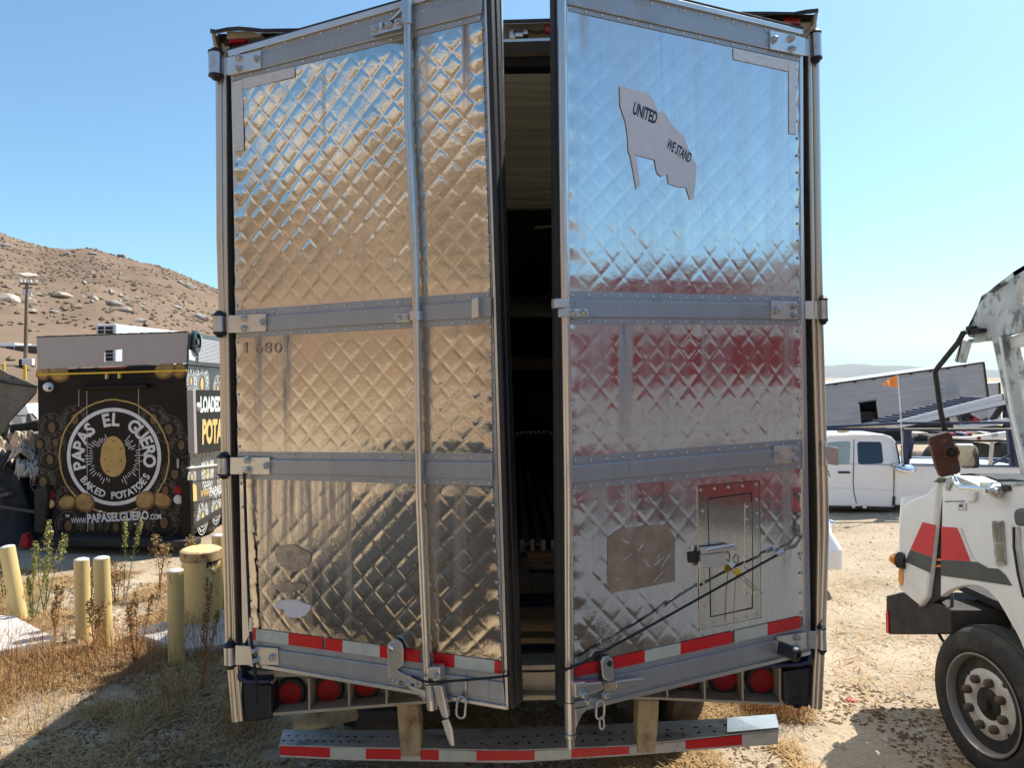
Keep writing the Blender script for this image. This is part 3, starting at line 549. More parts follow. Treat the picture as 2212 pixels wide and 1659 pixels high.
Ro = [(1765, 80), (1771, 515), (1774, 700), (1785, 1070), (1786, 1150), (1780, 1350), (1771, 1530)]; Ri = [(1752, 80), (1758, 515), (1762, 700), (1772, 1070), (1773, 1150), (1769, 1350), (1761, 1530)]
Rj = [(1743, 80), (1749, 515), (1752, 700), (1763, 1070), (1764, 1150), (1763, 1350), (1753, 1530)]; Rk = [(1730, 80), (1734, 515), (1737, 700), (1737, 1070), (1738, 1150), (1740, 1350), (1745, 1440)]
poly_post('corner_post', Ro, Ri, post_m, -.12, .0); poly_post('corner_post', Ri, Rj, post_m, -.12, .012); poly_post('door_seal', Rj, [(a - 8, c) for a, c in Rk], rubber, -.12, -.05)
for pts_ in ([((a[0] + c[0]) / 2, a[1]) for a, c in zip(Li, Lj)], [((a[0] + c[0]) / 2, a[1]) for a, c in zip(Ri, Rj)]):
    b = MB(); b.tube([RP.hit(q, .010) for q in pts_], .011, 12); b.build('post_moulding', post_m, tr, smooth=True, auto=40)
for pts_ in ([(a[0] + 8, a[1]) for a in Lo], [(a[0] - 6, a[1]) for a in Ro]):
    b = MB(); b.tube([RP.hit(q, -.012) for q in pts_], .020, 14); b.build('post_moulding', post_m, tr, smooth=True, auto=40)
# header over the doors with its bent lip, marker lamps and latch keepers
b = MB(); b.slab(RP, [(470, 98), (700, 82), (1080, 52), (1210, 47), (1500, 40), (1764, 30), (1764, 60), (1500, 76), (1210, 80), (1080, 84), (700, 118), (470, 134)], -.16, -.05); b.build('header', cream_m, tr)
b = MB(); b.slab(RP, [(1080, 84), (1210, 80), (1210, 86), (1080, 90)], -.14, -.015); b.build('header_ledge', alu2, tr)
b = MB(); b.slab(RP, [(1080, 92), (1210, 88), (1210, 112), (1080, 116)], -.30, -.17); b.build('inner_header_strip', rust_y, tr)
b = MB(); b.slab(RP, [(1080, 116), (1210, 112), (1210, 140), (1080, 143)], -.32, -.2); b.build('inner_header_seal', rubber, tr)
b = MB()
lip = [(454, 67), (466, 69), (490, 64), (515, 62), (540, 64), (568, 67), (640, 66), (760, 64), (900, 58), (1080, 48), (1210, 44), (1400, 34), (1560, 30), (1660, 30), (1715, 31), (1740, 26), (1768, 23)]
wav = [0, .01, .03, .05, .03, .01, 0, .01, .0, 0, 0, .0, .015, .03, .01, .02, 0]
for i in range(len(lip) - 1):
    A, B = RP.hit(lip[i], .045 + wav[i]), RP.hit(lip[i + 1], .045 + wav[i + 1]); A2, B2 = RP.hit((lip[i][0], lip[i][1] + 4), -.2), RP.hit((lip[i + 1][0], lip[i + 1][1] + 4), -.2)
    up = Vector((0, 0, .012)); b.add([A, B, B2, A2, A + up, B + up, B2 + up, A2 + up], [(0, 1, 2, 3), (7, 6, 5, 4), (0, 4, 5, 1), (1, 5, 6, 2), (2, 6, 7, 3), (3, 7, 4, 0)])
b.build('roof_lip', dark_m, tr)
b = MB(); b.slab(RP, [(470, 72), (640, 70), (900, 62), (900, 70), (640, 79), (560, 88), (520, 92), (470, 98)], -.12, -.03); b.slab(RP, [(1400, 38), (1764, 30), (1764, 40), (1640, 47), (1400, 46)], -.12, -.03); b.build('header_channel', dark_m, tr)
b = MB(); b.slab(RP, [(489, 66), (540, 66), (566, 72), (560, 79), (489, 82)], -.05, .03); b.build('bent_header_flap', cream_m, tr, bevel=.004)
for s, pts in ((0, [(456, 68), (465, 71), (466, 90), (474, 108), (490, 116), (490, 130), (468, 112), (460, 95)]), (1, [(1768, 24), (1759, 29), (1757, 50), (1746, 66), (1730, 76), (1735, 88), (1752, 74), (1764, 52)])):
    b = MB(); b.slab(RP, pts, -.12, .015); b.build('corner_gusset', cream_m, tr, bevel=.003)
for qs in ([(476, 92), (496, 92), (494, 124), (482, 128)], [(1728, 48), (1756, 46), (1744, 84), (1730, 86)]): b = MB(); b.slab(RP, qs, -.12, -.01); b.build('post_cap', cream_m, tr, bevel=.004)
for qa, qb, r, m_ in (((496, 89), (535, 86), .017, red_l), ((1688, 45), (1727, 49), .018, red_d), ((1175, 64), (1205, 60), .016, red_d)):
    b = MB(); A, B = RP.hit(qa, .0), RP.hit(qb, .0); b.beam(A, B, .04, .030); b.build('marker_lamp', m_, tr, bevel=.01)
b = MB(); b.slab(RP, [(482, 85), (496, 86), (496, 96), (484, 97)], -.03, .0); b.build('marker_lamp_bracket', dark_m, tr, bevel=.003)
for pts in ([(1099, 58), (1112, 58), (1109, 66), (1114, 80), (1100, 80)], [(1129, 58), (1141, 58), (1141, 72), (1130, 72)], [(1112, 68), (1130, 68), (1130, 77), (1112, 77)]):
    b = MB(); b.slab(RP, pts, -.05, .0); b.build('latch_keeper', alu2, tr, bevel=.003)
b = MB(); b.tube([RP.hit(q, -.02) for q in ((1140, 64), (1160, 70), (1176, 66), (1196, 60))], .005, 6); b.build('lamp_wire', rubber, tr)
for qs in ([(511, 1462), (513, 1471), (530, 1480), (582, 1478), (582, 1470), (532, 1470), (522, 1464), (521, 1440)], [(1528, 1451), (1735, 1441), (1752, 1434), (1756, 1412), (1750, 1410), (1745, 1428), (1728, 1434), (1528, 1444)]):
    b = MB(); b.slab(RP, qs, -.12, .03); b.build('sill_corner_bracket', navy, tr, bevel=.004)

# ---- doors
def sheet(pl, q4, name, m, parent, seed, amp=.0014, res=.006, warp=.003, pc=.1025, power=5.5, runs=()):
    """one pressed quilt sheet: raised square pillows set on edge, creased borders, dented and bowed"""
    A, B, Cc, D = [np.array(pl.hit(q)) for q in q4]; nrm = np.array(pl.n); r = np.array(pl.r); p0 = np.array(pl.p)
    nu = int(np.linalg.norm(B - A) / res); nv = int(np.linalg.norm(D - A) / res); u, v = np.meshgrid(np.linspace(0, 1, nu + 1), np.linspace(0, 1, nv + 1))
    Pp = (A + (B - A) * u[..., None]) * (1 - v[..., None]) + (D + (Cc - D) * u[..., None]) * v[..., None]
    s = (Pp - p0) @ r; z = Pp[..., 2]; jit = fbm(s * 1.7 + seed, z * 1.7, 2) * .010
    a = (s * 1.03 + z + jit) / pc; c = (s * 1.03 - z + jit * .6) / pc
    fa, fc = np.abs(2 * (a - np.floor(a)) - 1), np.abs(2 * (c - np.floor(c)) - 1); cell = _T[np.floor(a).astype(int) % 256, np.floor(c).astype(int) % 256]
    k = amp * (.55 + .9 * cell) * (1 + .8 * fbm(s * 2.2 + seed, z * 2.2 + 4, 2))
    h = k * (1 - 1.25 * fa ** (power * 1.5)) * (1 - fc ** (power * .8)) + warp * fbm(s * 2.6 + seed * 3, z * 2.2, 3) + .00032 * fbm(s * 22 + seed, z * 22, 3)
    ed = np.minimum(np.minimum(u, 1 - u) * nu, np.minimum(v, 1 - v) * nv) * res; h = h * np.clip(ed / .05, .15, 1) + .0018 * np.sin(z * 2 * pi / .105) * np.exp(-np.minimum(u, 1 - u) * nu * res / .03)
    V = Pp + nrm * h[..., None]; idx = np.arange(V.shape[0] * V.shape[1]).reshape(V.shape[:2]); q = np.stack([idx[:-1, :-1], idx[1:, :-1], idx[1:, 1:], idx[:-1, 1:]], -1).reshape(-1, 4)
    o = np_mesh(name, V.reshape(-1, 3), q, m, parent); g = np.zeros(V.shape[:2]); y_px = v
    for (x, w, y0, y1, k) in runs:             # a run of dirt and of painted rod shadow: where it starts, how wide, how far down, how strong
        a0 = pl.st((x - w, y0))[0]; a1 = pl.st((x + w, y0))[0]; zt = pl.hit((x, y0)).z; zb = pl.hit((x, y1)).z; c0, hw = (a0 + a1) / 2, abs(a1 - a0) / 2
        wob = c0 + .006 * vnoise(z * 9 + x, z * 0); f = np.clip((zt - z) / (zt - zb), 0, 1.4); g = np.maximum(g, k * np.clip(1.6 - 1.6 * np.abs(s - wob) / hw, 0, 1) * np.clip(1 - f ** 1.5, 0, 1) * (z <= zt + .02))
    at_ = o.data.attributes.new('grime_shade', 'FLOAT', 'POINT'); at_.data.foreach_set('value', g.ravel().astype(np.float32)); return o
def plate(pl, pts, name, m, parent, d0, d1, bevel=.0015): b = MB(); b.slab(pl, pts, d0, d1); return b.build(name, m, parent, bevel=bevel)
def bolts(pl, pts, parent, off): 
    for q in pts: place('bolt', BOLT, parent, facing(pl.hit(q, off), pl.n) @ Matrix.Rotation(random.random() * 3, 4, 'Z'))
def rail(pl, tl, trr, br, bl, parent, rv_top, rv_bot, n, name='rail'):
    """horizontal hat rail: flat flanges with rivets, raised middle"""
    h = .22; o = plate(pl, [tl, trr, br, bl], name, alu, parent, .001, .004, 0)
    t = lambda f: (lerp(tl, bl, f), lerp(trr, br, f)); a, b_ = t(.26); c, d = t(.80); plate(pl, [a, b_, d, c], 'rail_crown', alu, parent, .004, .012, .004)
    if rv_top: rivets(pl, lerp(*t(.13), .012), lerp(*t(.13), .99), n, parent, .004)
    if rv_bot: rivets(pl, lerp(*t(.91), .012), lerp(*t(.91), .99), n, parent, .004)
    return o
def hinge(pl, pts, barrel, r, parent, bl, lo=None):
    h = plate(pl, pts, 'hinge_strap', alu2, parent, .012, .020, .002); bolts(pl, bl, parent, .020)
    if barrel:
        (x, y0), (x2, y1) = barrel; b = MB(); b.tube([RP.hit((x, y0), .03), RP.hit((x2, y1), .03)], r, 16); b.build('hinge_barrel', galv, parent, smooth=True, auto=40)
        for (xx, yy), s in (((x, y0), 1), ((x2, y1), -1)):
            c = RP.hit((xx, yy), .03); t = MB(); t.lathe(c, (0, 0, s), [(r * 1.06, -.002), (r * 1.08, .006), (r * .8, .010), (r * .5, .020), (0, .024)], 14); t.build('hinge_pin_cap', rubber_b, parent, smooth=True, auto=40)
    return h
# LEFT leaf
dl = place('door', MB().build('door_core', dark_m, None).data, tr); bpy.data.objects.remove(bpy.data.objects['door_core'])
dl['label'] = 'left rear door with dirty golden quilted steel'
b = MB(); b.slab(LD, [(500, 112), (1044, -46), (1090, 1528), (537, 1436)], -.075, -.004); o = b.build('tmp', alu, None); dl.data = o.data; bpy.data.objects.remove(o)
sheet(LD, [(504, 172), (1041, 40), (1059, 632), (508, 672)], 'quilted_panel', steel_l, dl, 1, amp=.00125, warp=.006, power=5.5, runs=[(1008, 12, 45, 260, .9), (700, 5, 170, 420, .3), (915, 22, 80, 640, .35)])  # the run along the lock rod, here and below, is its painted shadow
sheet(LD, [(510, 728), (1060, 697), (1064, 982), (514, 978)], 'quilted_panel', steel_m, dl, 2, amp=.0012, warp=.003, runs=[(620, 13, 722, 1010, 1), (558, 12, 725, 1000, .65), (920, 18, 700, 985, .7), (585, 60, 725, 1010, .2), (985, 8, 700, 800, .4)])
sheet(LD, [(518, 1033), (1064, 1048), (1083, 1432), (544, 1360)], 'quilted_panel', steel_b, dl, 3, amp=.0013, warp=.0018, runs=[(548 + i * 17, 10, 1038, 1180 + 55 * (i * 37 % 5), (.8, .5, .75, .3, .6)[i % 5]) for i in range(13)] + [(935, 20, 1050, 1420, .6), (1000, 9, 1055, 1330, .4), (990, 14, 1060, 1460, .35)])
rail(LD, (494, 118), (1045, -36), (1038, 43), (499, 175), dl, True, True, 15)
plate(LD, [(491, 108), (1044, -50), (1044, -36), (493, 121)], 'rail_trim', alu2, dl, .004, .016); plate(LD, [(491, 104), (1044, -55), (1044, -50), (491, 108)], 'door_top_seal', rubber, dl, -.05, .012)
rail(LD, (508, 670), (1058, 629.5), (1060, 698.5), (510, 730.5), dl, True, True, 15); rail(LD, (513, 976), (1063.5, 980), (1063.5, 1050), (517, 1035), dl, True, True, 15)
rail(LD, (540, 1382), (1085, 1455), (1092, 1532), (538, 1436), dl, False, True, 13); plate(LD, [(538, 1432), (1092, 1527), (1094, 1535), (538, 1440)], 'rail_trim', alu2, dl, .004, .014)
for a, bq in (((507, 200), (511, 660)), ((512, 740), (516, 965)), ((520, 1045), (543, 1350))): rivets(LD, a, bq, 7, dl, .003)
for a, bq, n in (((1041, 60), (1056, 625), 19), ((1060, 706), (1062, 972), 10), ((1063, 1058), (1081, 1425), 12)): rivets(LD, a, bq, n, dl, .004)
plate(LD, [(1044, -48), (1049, -48), (1098, 1534), (1092, 1534)], 'edge_trim', alu2, dl, -.02, .004)
plate(LD, [(499, 172), (504, 170), (545, 1360), (524, 1400), (517, 1035)], 'edge_trim', alu2, dl, -.004, .0)
e1 = (LD.hit((1046, -46)), LD.hit((1094, 1532)))
for k, (dpt, out, wd) in enumerate(((.020, .012, .03), (.058, .018, .032))):        # two rubber lips on the closing edge
    b = MB(); b.beam(e1[0] - LD.n * dpt + LD.r * out, e1[1] - LD.n * dpt + LD.r * out, wd, .045, LD.n); b.build('edge_seal', rubber, dl, bevel=.006)
b = MB(); b.beam(LD.hit((1046, -46)) - LD.n * .082 + LD.r * .03, LD.hit((1052, 290)) - LD.n * .082 + LD.r * .03, .02, .014, LD.n); b.build('edge_strip', alu2, dl)
b = MB(); b.beam(LD.hit((1052, 290)) - LD.n * .082 + LD.r * .026, LD.hit((1094, 1532)) - LD.n * .082 + LD.r * .026, .02, .014, LD.n); b.build('edge_strip', dark_m, dl)
# straps and bolts
hinge(LD, K4((195, 395), (430, 345), (430, 470), (200, 520)), ((466, 114), (467, 162)), .030, dl, K4((280, 402), (405, 405), (280, 473)), 1)
hinge(LD, [(492, 681), (574, 677), (574, 715), (494, 719)], ((474, 682), (475, 718)), .027, dl, K6((293, 512), (293, 577), (413, 535)))
hinge(LD, [(497, 988), (582, 988), (582, 1025.5), (497, 1025)], ((483, 988), (484, 1024)), .027, dl, K6((313, 1425), (317, 1492), (435, 1460)))
hinge(LD, [(508, 1395), (599, 1402), (601, 1438), (508, 1438)], ((497, 1396), (498, 1436)), .026, dl, K8((207, 990), (212, 1045), (305, 1030)))
for qa in ([(470, 124), (500, 121), (502, 160), (470, 162)], [(474, 684), (496, 681), (498, 718), (475, 719)], [(480, 989), (500, 988), (500, 1025), (481, 1026)], [(491, 1396), (512, 1395), (512, 1438), (491, 1438)]):
    b = MB(); b.slab(RP, qa, .006, .02); b.build('hinge_wing', alu2, dl, bevel=.003)
# lock rod, guides, latch
def rod(pl, pts, r, off, parent, name='lock_rod', m=rod_m): b = MB(); b.tube([pl.hit(q, off) for q in pts], r, 16); return b.build(name, m, parent, smooth=True, auto=40)
rod(LD, [(880, 40), (882, 250), (895, 515), (900, 700), (906, 1000), (907, 1073), (925, 1476)], .0165, .036, dl); rod(LD, [(878, -60), (880, 53)], .0215, .036, dl, 'rod_sleeve')
plate(LD, K4((1210, 195), (1418, 150), (1418, 178), (1212, 232)), 'rod_bracket', alu2, dl, .012, .022); b = MB(); b.add([LD.hit(q, o_) for q, o_ in (((803, 72), .012), ((868, 55), .012), ((868, 56), .06), ((803, 73), .035))] + [LD.hit(q, o_) for q, o_ in (((803, 75), .012), ((868, 58), .012), ((868, 59), .06), ((803, 76), .035))], [(0, 1, 2, 3), (7, 6, 5, 4), (0, 4, 5, 1), (1, 5, 6, 2), (2, 6, 7, 3), (3, 7, 4, 0)]); b.build('bracket_flange', alu2, dl)
plate(LD, K4((1290, 150), (1340, 120), (1400, 55), (1412, 10), (1418, 10), (1418, 60), (1350, 130)), 'bracket_gusset', alu2, dl, .012, .03); bolts(LD, K4((1225, 207), (1325, 178), (1390, 158)), dl, .022)
plate(LD, K4((1252, 150), (1275, 148), (1276, 185), (1254, 190)), 'bracket_tab', alu2, dl, .02, .04)
plate(LD, [(855, 677), (886, 677), (886, 696), (855, 696)], 'rod_guide', alu2, dl, .012, .02); bolts(LD, [(861, 687), (881, 686)], dl, .02); b = MB(); b.tube([LD.hit((898, 673), .036), LD.hit((899, 692), .036)], .026, 16); b.build('rod_guide_collar', alu2, dl, smooth=True, auto=40)
plate(LD, K6((1750, 385), (1795, 370), (1797, 500), (1750, 515)), 'catch_hook', alu2, dl, .02, .055, .004); plate(LD, K6((1796, 372), (1875, 374), (1875, 500), (1797, 500)), 'catch_plate', alu, dl, .012, .02)
# conspicuity tape
for x0, x1, m_ in ((544, 552.6, red_t), (552.6, 623, white_t), (623, 696, red_t), (703, 740, red_t), (740, 820, white_t), (820, 906, red_t), (936, 982, red_t), (982, 1068, white_t), (1068, 1082, red_t)):
    f = lambda x, e: 1358 + (x - 544) * (72 / 538) if not e else 1382.7 + (x - 544) * (73.9 / 538)
    plate(LD, [(x0, f(x0, 0)), (x1, f(x1, 0)), (x1, f(x1, 1)), (x0, f(x0, 1))], 'reflective_tape', m_, dl, .003, .0055, 0)
for pts in (K4((305, 545), (665, 460), (665, 530), (308, 618)), K4((235, 572), (303, 548), (312, 1040), (248, 1050))): plate(LD, pts, 'tape_scrap', tape_s, dl, .002, .005, 0)
# lower latch and its handle
plate(LD, K8((960, 960), (990, 930), (1020, 945), (1048, 1000), (1050, 1080), (1010, 1110), (965, 1130)), 'latch_keeper', galv, dl, .012, .03, .003)
plate(LD, K8((985, 945), (1015, 930), (1040, 950), (1052, 990), (1052, 1060), (1035, 1075)), 'latch_keeper', galv, dl, .045, .055, .003)
b = MB(); b.lathe(LD.hit(K8((988, 975)), .03), LD.n, [(.014, 0), (.012, .008), (0, .01)], 12); b.build('latch_pivot', chrome, dl, smooth=True)
plate(LD, K8((965, 1110), (1010, 1098), (1060, 1130), (1150, 1160), (1150, 1190), (1060, 1170), (965, 1150)), 'latch_arm', galv, dl, .012, .03, .003); bolts(LD, K8((1010, 1165), (1080, 1172), (1140, 1180)), dl, .02)
plate(LD, K8((1025, 1170), (1175, 1222), (1180, 1262), (1165, 1255)), 'rod_brace', alu2, dl, .02, .03, .002); plate(LD, K8((1030, 1182), (1120, 1222), (1180, 1290), (1175, 1250)), 'rod_brace', alu, dl, .008, .014, .002)
plate(LD, K8((1188, 1100), (1205, 1088), (1262, 1086), (1268, 1160), (1240, 1185), (1188, 1190)), 'handle_hub', galv, dl, .03, .075, .006); place('bolt', BOLT, dl, facing(LD.hit(K8((1243, 1142)), .075), LD.n))
rod(LD, [(929, 1478), (934, 1532)], .0215, .036, dl, 'rod_socket')
for i in range(7): b = MB(); q = lerp((927.5, 1486), (932, 1514), i / 6); b.slab(LD, [(q[0] - 5, q[1]), (q[0] + 5, q[1]), (q[0] + 5, q[1] + 1.4), (q[0] - 5, q[1] + 1.4)], .05, .059); b.build('socket_tooth', galv, dl)
plate(LD, K8((1218, 1190), (1272, 1190), (1290, 1270), (1310, 1370), (1300, 1385), (1272, 1380), (1240, 1290)), 'handle', galv, dl, .03, .055, .008); plate(LD, K8((1268, 1395), (1308, 1380), (1330, 1440), (1342, 1540), (1318, 1542), (1290, 1470)), 'handle_grip', alu2, dl, .036, .05, .006)
b = MB(); b.tube([LD.hit(q, .02) for q in K8((1408, 1150), (1410, 1190), (1400, 1250))], .006, 8); b.build('chain_hook', galv, dl, smooth=True)
def link(pl, q0, q1, w, r, off, parent, name='chain_link'):
    A, B = pl.hit(q0, off), pl.hit(q1, off); ax = (B - A).normalized(); sd = ax.cross(pl.n); hw = w / 2; pts = []
    for i in range(9): t = pi * i / 8; pts.append(A + ax * hw + sd * hw * cos(t) - ax * hw * sin(t))
    for i in range(9): t = pi * i / 8; pts.append(B - ax * hw - sd * hw * cos(t) + ax * hw * sin(t))
    pts.append(pts[0]); b = MB(); b.tube(pts, r, 8); return b.build(name, galv, parent, smooth=True)
link(LD, (998, 1506), (994, 1552), .036, .0048, .03, dl)
# flat marks: number, ghosts of stickers, dark runs
for ch, x in (('1', 527), ('6', 551), ('8', 571), ('0', 592)): b = MB(); line_text(b, ch, LD.hit((x, 762), .0045), LD.hit((x + (6 if ch == '1' else 15), 762), .0045), LD.n, .045, -.005); b.build('number', ink_f, dl, recalc=False)
for nm, m_, pts in (('sticker_ghost', ghost, [(593, 1196), (600, 1180), (615, 1178), (632, 1176), (648, 1184), (672, 1196), (670, 1212), (664, 1226), (648, 1232), (632, 1236), (612, 1226), (598, 1214)]), ('sticker_ghost', ghost, [(596, 1264), (612, 1257), (640, 1260), (662, 1264), (656, 1276), (630, 1276), (612, 1282), (600, 1276)]),
                    ('peeling_decal', stick_m, [(591, 1314), (600, 1300), (622, 1295), (642, 1297), (660, 1305), (672, 1308), (670, 1318), (660, 1330), (640, 1336), (624, 1334), (610, 1316)])):
    plate(LD, pts, nm, m_, dl, .003, .0052, 0)
b = MB(); line_text(b, 'ULLTA', LD.hit((604, 1218), .0056), LD.hit((660, 1222), .0056), LD.n, .045, .0); annulus(b, LD, LD.st((630, 1206)), .050, .053, .0057, 24); b.build('sticker_lettering', ghost_w, dl, recalc=False)
b = MB(); line_text(b, 'DOOR', LD.hit((606, 1280), .0056), LD.hit((640, 1280), .0056), LD.n, .028, .0); b.build('sticker_lettering', ghost_w, dl, recalc=False)

# RIGHT leaf
b = MB(); b.slab(RD, [(1730, 70), (1226, -60), (1238, 1535), (1752, 1414)], -.075, -.004); dr = b.build('door', alu, tr); dr['label'] = 'right rear door reflecting a red and white truck'
sheet(RD, [(1224, 22), (1728, 132), (1731, 640), (1230, 632)], 'quilted_panel', steel_r, dr, 5, amp=.00062, warp=.0014, power=6.5, runs=[(1262, 14, 30, 140, .6), (1430, 6, 60, 260, .25)])
sheet(RD, [(1230, 700), (1731, 702), (1731, 950), (1236, 990)], 'quilted_panel', steel_r, dr, 6, amp=.0009, warp=.002, runs=[(1350, 19, 700, 1010, 1), (1440, 10, 702, 1000, .35), (1520, 7, 702, 900, .3), (1290, 40, 702, 940, .3), (1700, 20, 705, 900, .3)])
sheet(RD, [(1236, 1057), (1731, 1013), (1735, 1332), (1241, 1442)], 'quilted_panel', steel_r, dr, 7, amp=.0009, warp=.002, runs=[(1360, 20, 1048, 1180, .5), (1290, 30, 1055, 1240, .35), (1700, 15, 1020, 1300, .5), (1470, 30, 1045, 1200, .3)])
rail(RD, (1226, -45), (1728, 72), (1728, 132), (1223, 20.5), dr, True, True, 15); plate(RD, [(1226, -60), (1735, 63), (1735, 73), (1226, -48)], 'rail_trim', alu2, dr, .004, .016); plate(RD, [(1226, -66), (1735, 57), (1735, 63), (1226, -60)], 'door_top_seal', rubber, dr, -.05, .012)
rail(RD, (1230, 628), (1731, 640), (1731, 702), (1230, 700), dr, True, True, 15); rail(RD, (1236.5, 988), (1731, 949), (1731, 1013), (1236.5, 1058.6), dr, True, True, 15)
rail(RD, (1241, 1462), (1735, 1354), (1752, 1413), (1240, 1540), dr, False, True, 12); plate(RD, [(1240, 1533), (1752, 1407), (1752, 1415), (1240, 1542)], 'rail_trim', alu2, dr, .004, .014)
for a, bq, n in (((1722, 150), (1726, 630), 14), ((1726, 715), (1727, 935), 7), ((1727, 1025), (1731, 1325), 8)): rivets(RD, a, bq, n, dr, .004)
for a, bq, n in (((1234, 712), (1239, 978), 6), ((1240, 1066), (1244, 1430), 8)): rivets(RD, a, bq, n, dr, .003)
plate(RD, [(1728, 100), (1735, 102), (1739, 1352), (1735, 1352)], 'edge_trim', alu2, dr, -.004, .006); plate(RD, [(1222, -60), (1226, -60), (1241, 1538), (1237, 1538)], 'edge_trim', alu2, dr, -.02, .006)
e2 = (RD.hit((1226, -60)), RD.hit((1238, 1535)))
for dpt, out, wd, m_ in ((.030, -.014, .025, rubber), (.064, -.016, .03, rubber)):
    b = MB(); b.beam(e2[0] - RD.n * dpt + RD.r * out, e2[1] - RD.n * dpt + RD.r * out, wd, .04, RD.n); b.build('edge_seal', m_, dr, bevel=.006)
rod(RD, [(1213, -60), (1219, 515), (1224, 800), (1228, 1073), (1230, 1516)], .0165, .026, dr); rod(RD, [(1231, 1517), (1232, 1582)], .0200, .026, dr, 'rod_sleeve'); rod(RD, [(1231, 1583), (1232, 1616)], .0145, .026, dr, 'rod_cam'); rod(RD, [(1231.5, 1586), (1231.5, 1592)], .0215, .026, dr, 'rod_collar')
hinge(RD, [(1664, 64), (1740, 81), (1740, 119), (1664, 104)], ((1762, 72), (1764, 124)), .022, dr, K5((1812, 258), (1925, 250), (1930, 320))); hinge(RD, [(1667, 650), (1723, 651), (1724, 690), (1667, 689)], ((1778, 648), (1779, 690)), .018, dr, K7((1790, 460), (1900, 430), (1902, 490)))
plate(RD, K7((1782, 1332), (1912, 1325), (1915, 1438), (1785, 1448)), 'hinge_strap', alu2, dr, .012, .02, .002); bolts(RD, K7((1797, 1392), (1905, 1350), (1908, 1415)), dr, .02)
hinge(RD, [(1680, 1376), (1742, 1366), (1742, 1402), (1680, 1411)], ((1775, 1358), (1776, 1404)), .018, dr, K9((1707, 915), (1708, 972)))
for qa in ([(1738, 82), (1764, 80), (1766, 122), (1738, 119)], [(1726, 650), (1781, 648), (1781, 690), (1726, 689)], [(1740, 1366), (1777, 1362), (1777, 1404), (1742, 1402)]):
    b = MB(); b.slab(RP, qa, .006, .02); b.build('hinge_wing', alu2, dr, bevel=.003)
b = MB(); hp = [RP.hit(q, o_) for q, o_ in (((1776, 962), .02), ((1788, 964), .02), ((1812, 968), .0), ((1812, 1006), .0), ((1788, 1003), .02), ((1776, 1003), .02))]; b.solid(hp, Vector((0, .012, 0))); b.build('hinge_wing', post_m, tr, bevel=.002)
b = MB(); b.tube([RP.hit((1777, 955), .02), RP.hit((1777, 1006), .02)], .012, 12); b.build('hinge_barrel', galv, tr, smooth=True, auto=40)
b = MB(); q = RD.hit((1687, 1402), .02); b.lathe(q, RD.n + Vector((.25, 0, -.05)), [(.028, 0), (.028, .075), (.024, .08), (.012, .08), (.012, .06)], 20); b.build('rubber_stop', rubber_b, dr, smooth=True, auto=40)
plate(RD, K7((372, 385), (460, 383), (460, 443), (374, 447)), 'rod_guide', alu2, dr, .03, .06, .003); plate(RD, K7((398, 450), (572, 448), (572, 505), (398, 505)), 'rod_guide', alu2, dr, .036, .045, .002); bolts(RD, K7((492, 478), (557, 477)), dr, .045)
for x0, x1, m_ in ((1241, 1295, red_t), (1326, 1393, red_t), (1393, 1470, white_t), (1470, 1583, red_t), (1587, 1658, white_t), (1658, 1730, red_t)):
    f = lambda x, e: 1440 - (x - 1241) * (108 / 489) + (25 if e else 0); plate(RD, [(x0, f(x0, 0)), (x1, f(x1, 0)), (x1, f(x1, 1)), (x0, f(x0, 1))], 'reflective_tape', m_, dr, .004, .0065, 0)
for pts in (K5((1548, 312), (1910, 395), (1910, 465), (1552, 385)), K5((1912, 392), (1963, 405), (1960, 878), (1915, 875))): plate(RD, pts, 'tape_scrap', tape_s, dr, .002, .005, 0)
# faded flag sticker with two lines of words
fl = K5((805, 560), (870, 580), (975, 600), (1020, 640), (1045, 700), (1058, 735), (1080, 722), (1110, 745), (1135, 800), (1190, 860), (1225, 885), (1250, 960), (1270, 1015), (1308, 1080), (1300, 1190), (1290, 1300), (1265, 1305), (1240, 1225), (1180, 1220), (1125, 1200), (1118, 1140), (1080, 1155), (1050, 1130), (1035, 1045), (960, 1025), (905, 1012), (920, 1060), (938, 1210), (915, 1235), (876, 1020), (862, 985), (860, 900), (845, 800), (810, 690))
fs_ = plate(RD, fl, 'flag_sticker', stick_m, dr, .003, .0055, 0)
b = MB(); line_text(b, 'UNITED', RD.hit(K5((885, 745)), .006), RD.hit(K5((1040, 815)), .006), RD.n, .050, .035); line_text(b, 'WE STAND', RD.hit(K5((1105, 965)), .006), RD.hit(K5((1260, 1068)), .006), RD.n, .042, .03); b.build('sticker_lettering', ink, dr, recalc=False)
b = MB(); R_ = random.Random(3); c0 = RD.st((1306, 1371))
for i in range(150):
    a, r_ = R_.random() * 6.28, sqrt(R_.random()) * .05; q = RD.pt(c0[0] + r_ * cos(a), c0[1] + r_ * sin(a), .0055); e = Vector(RD.r * R_.uniform(.001, .006) + RD.u * R_.uniform(0, .003)); u = RD.u * R_.uniform(.0008, .0025); b.add([q, q + e, q + e + u, q + u], [(0, 1, 2, 3)])
b.build('shredded_round_decal', print_w, dr, recalc=False)
plate(RD, K9((635, 345), (700, 300), (850, 278), (975, 275), (1015, 350), (1015, 595), (800, 640), (650, 662), (630, 600)), 'glue_patch', glue, dr, .003, .0045, 0)
R_ = random.Random(8)
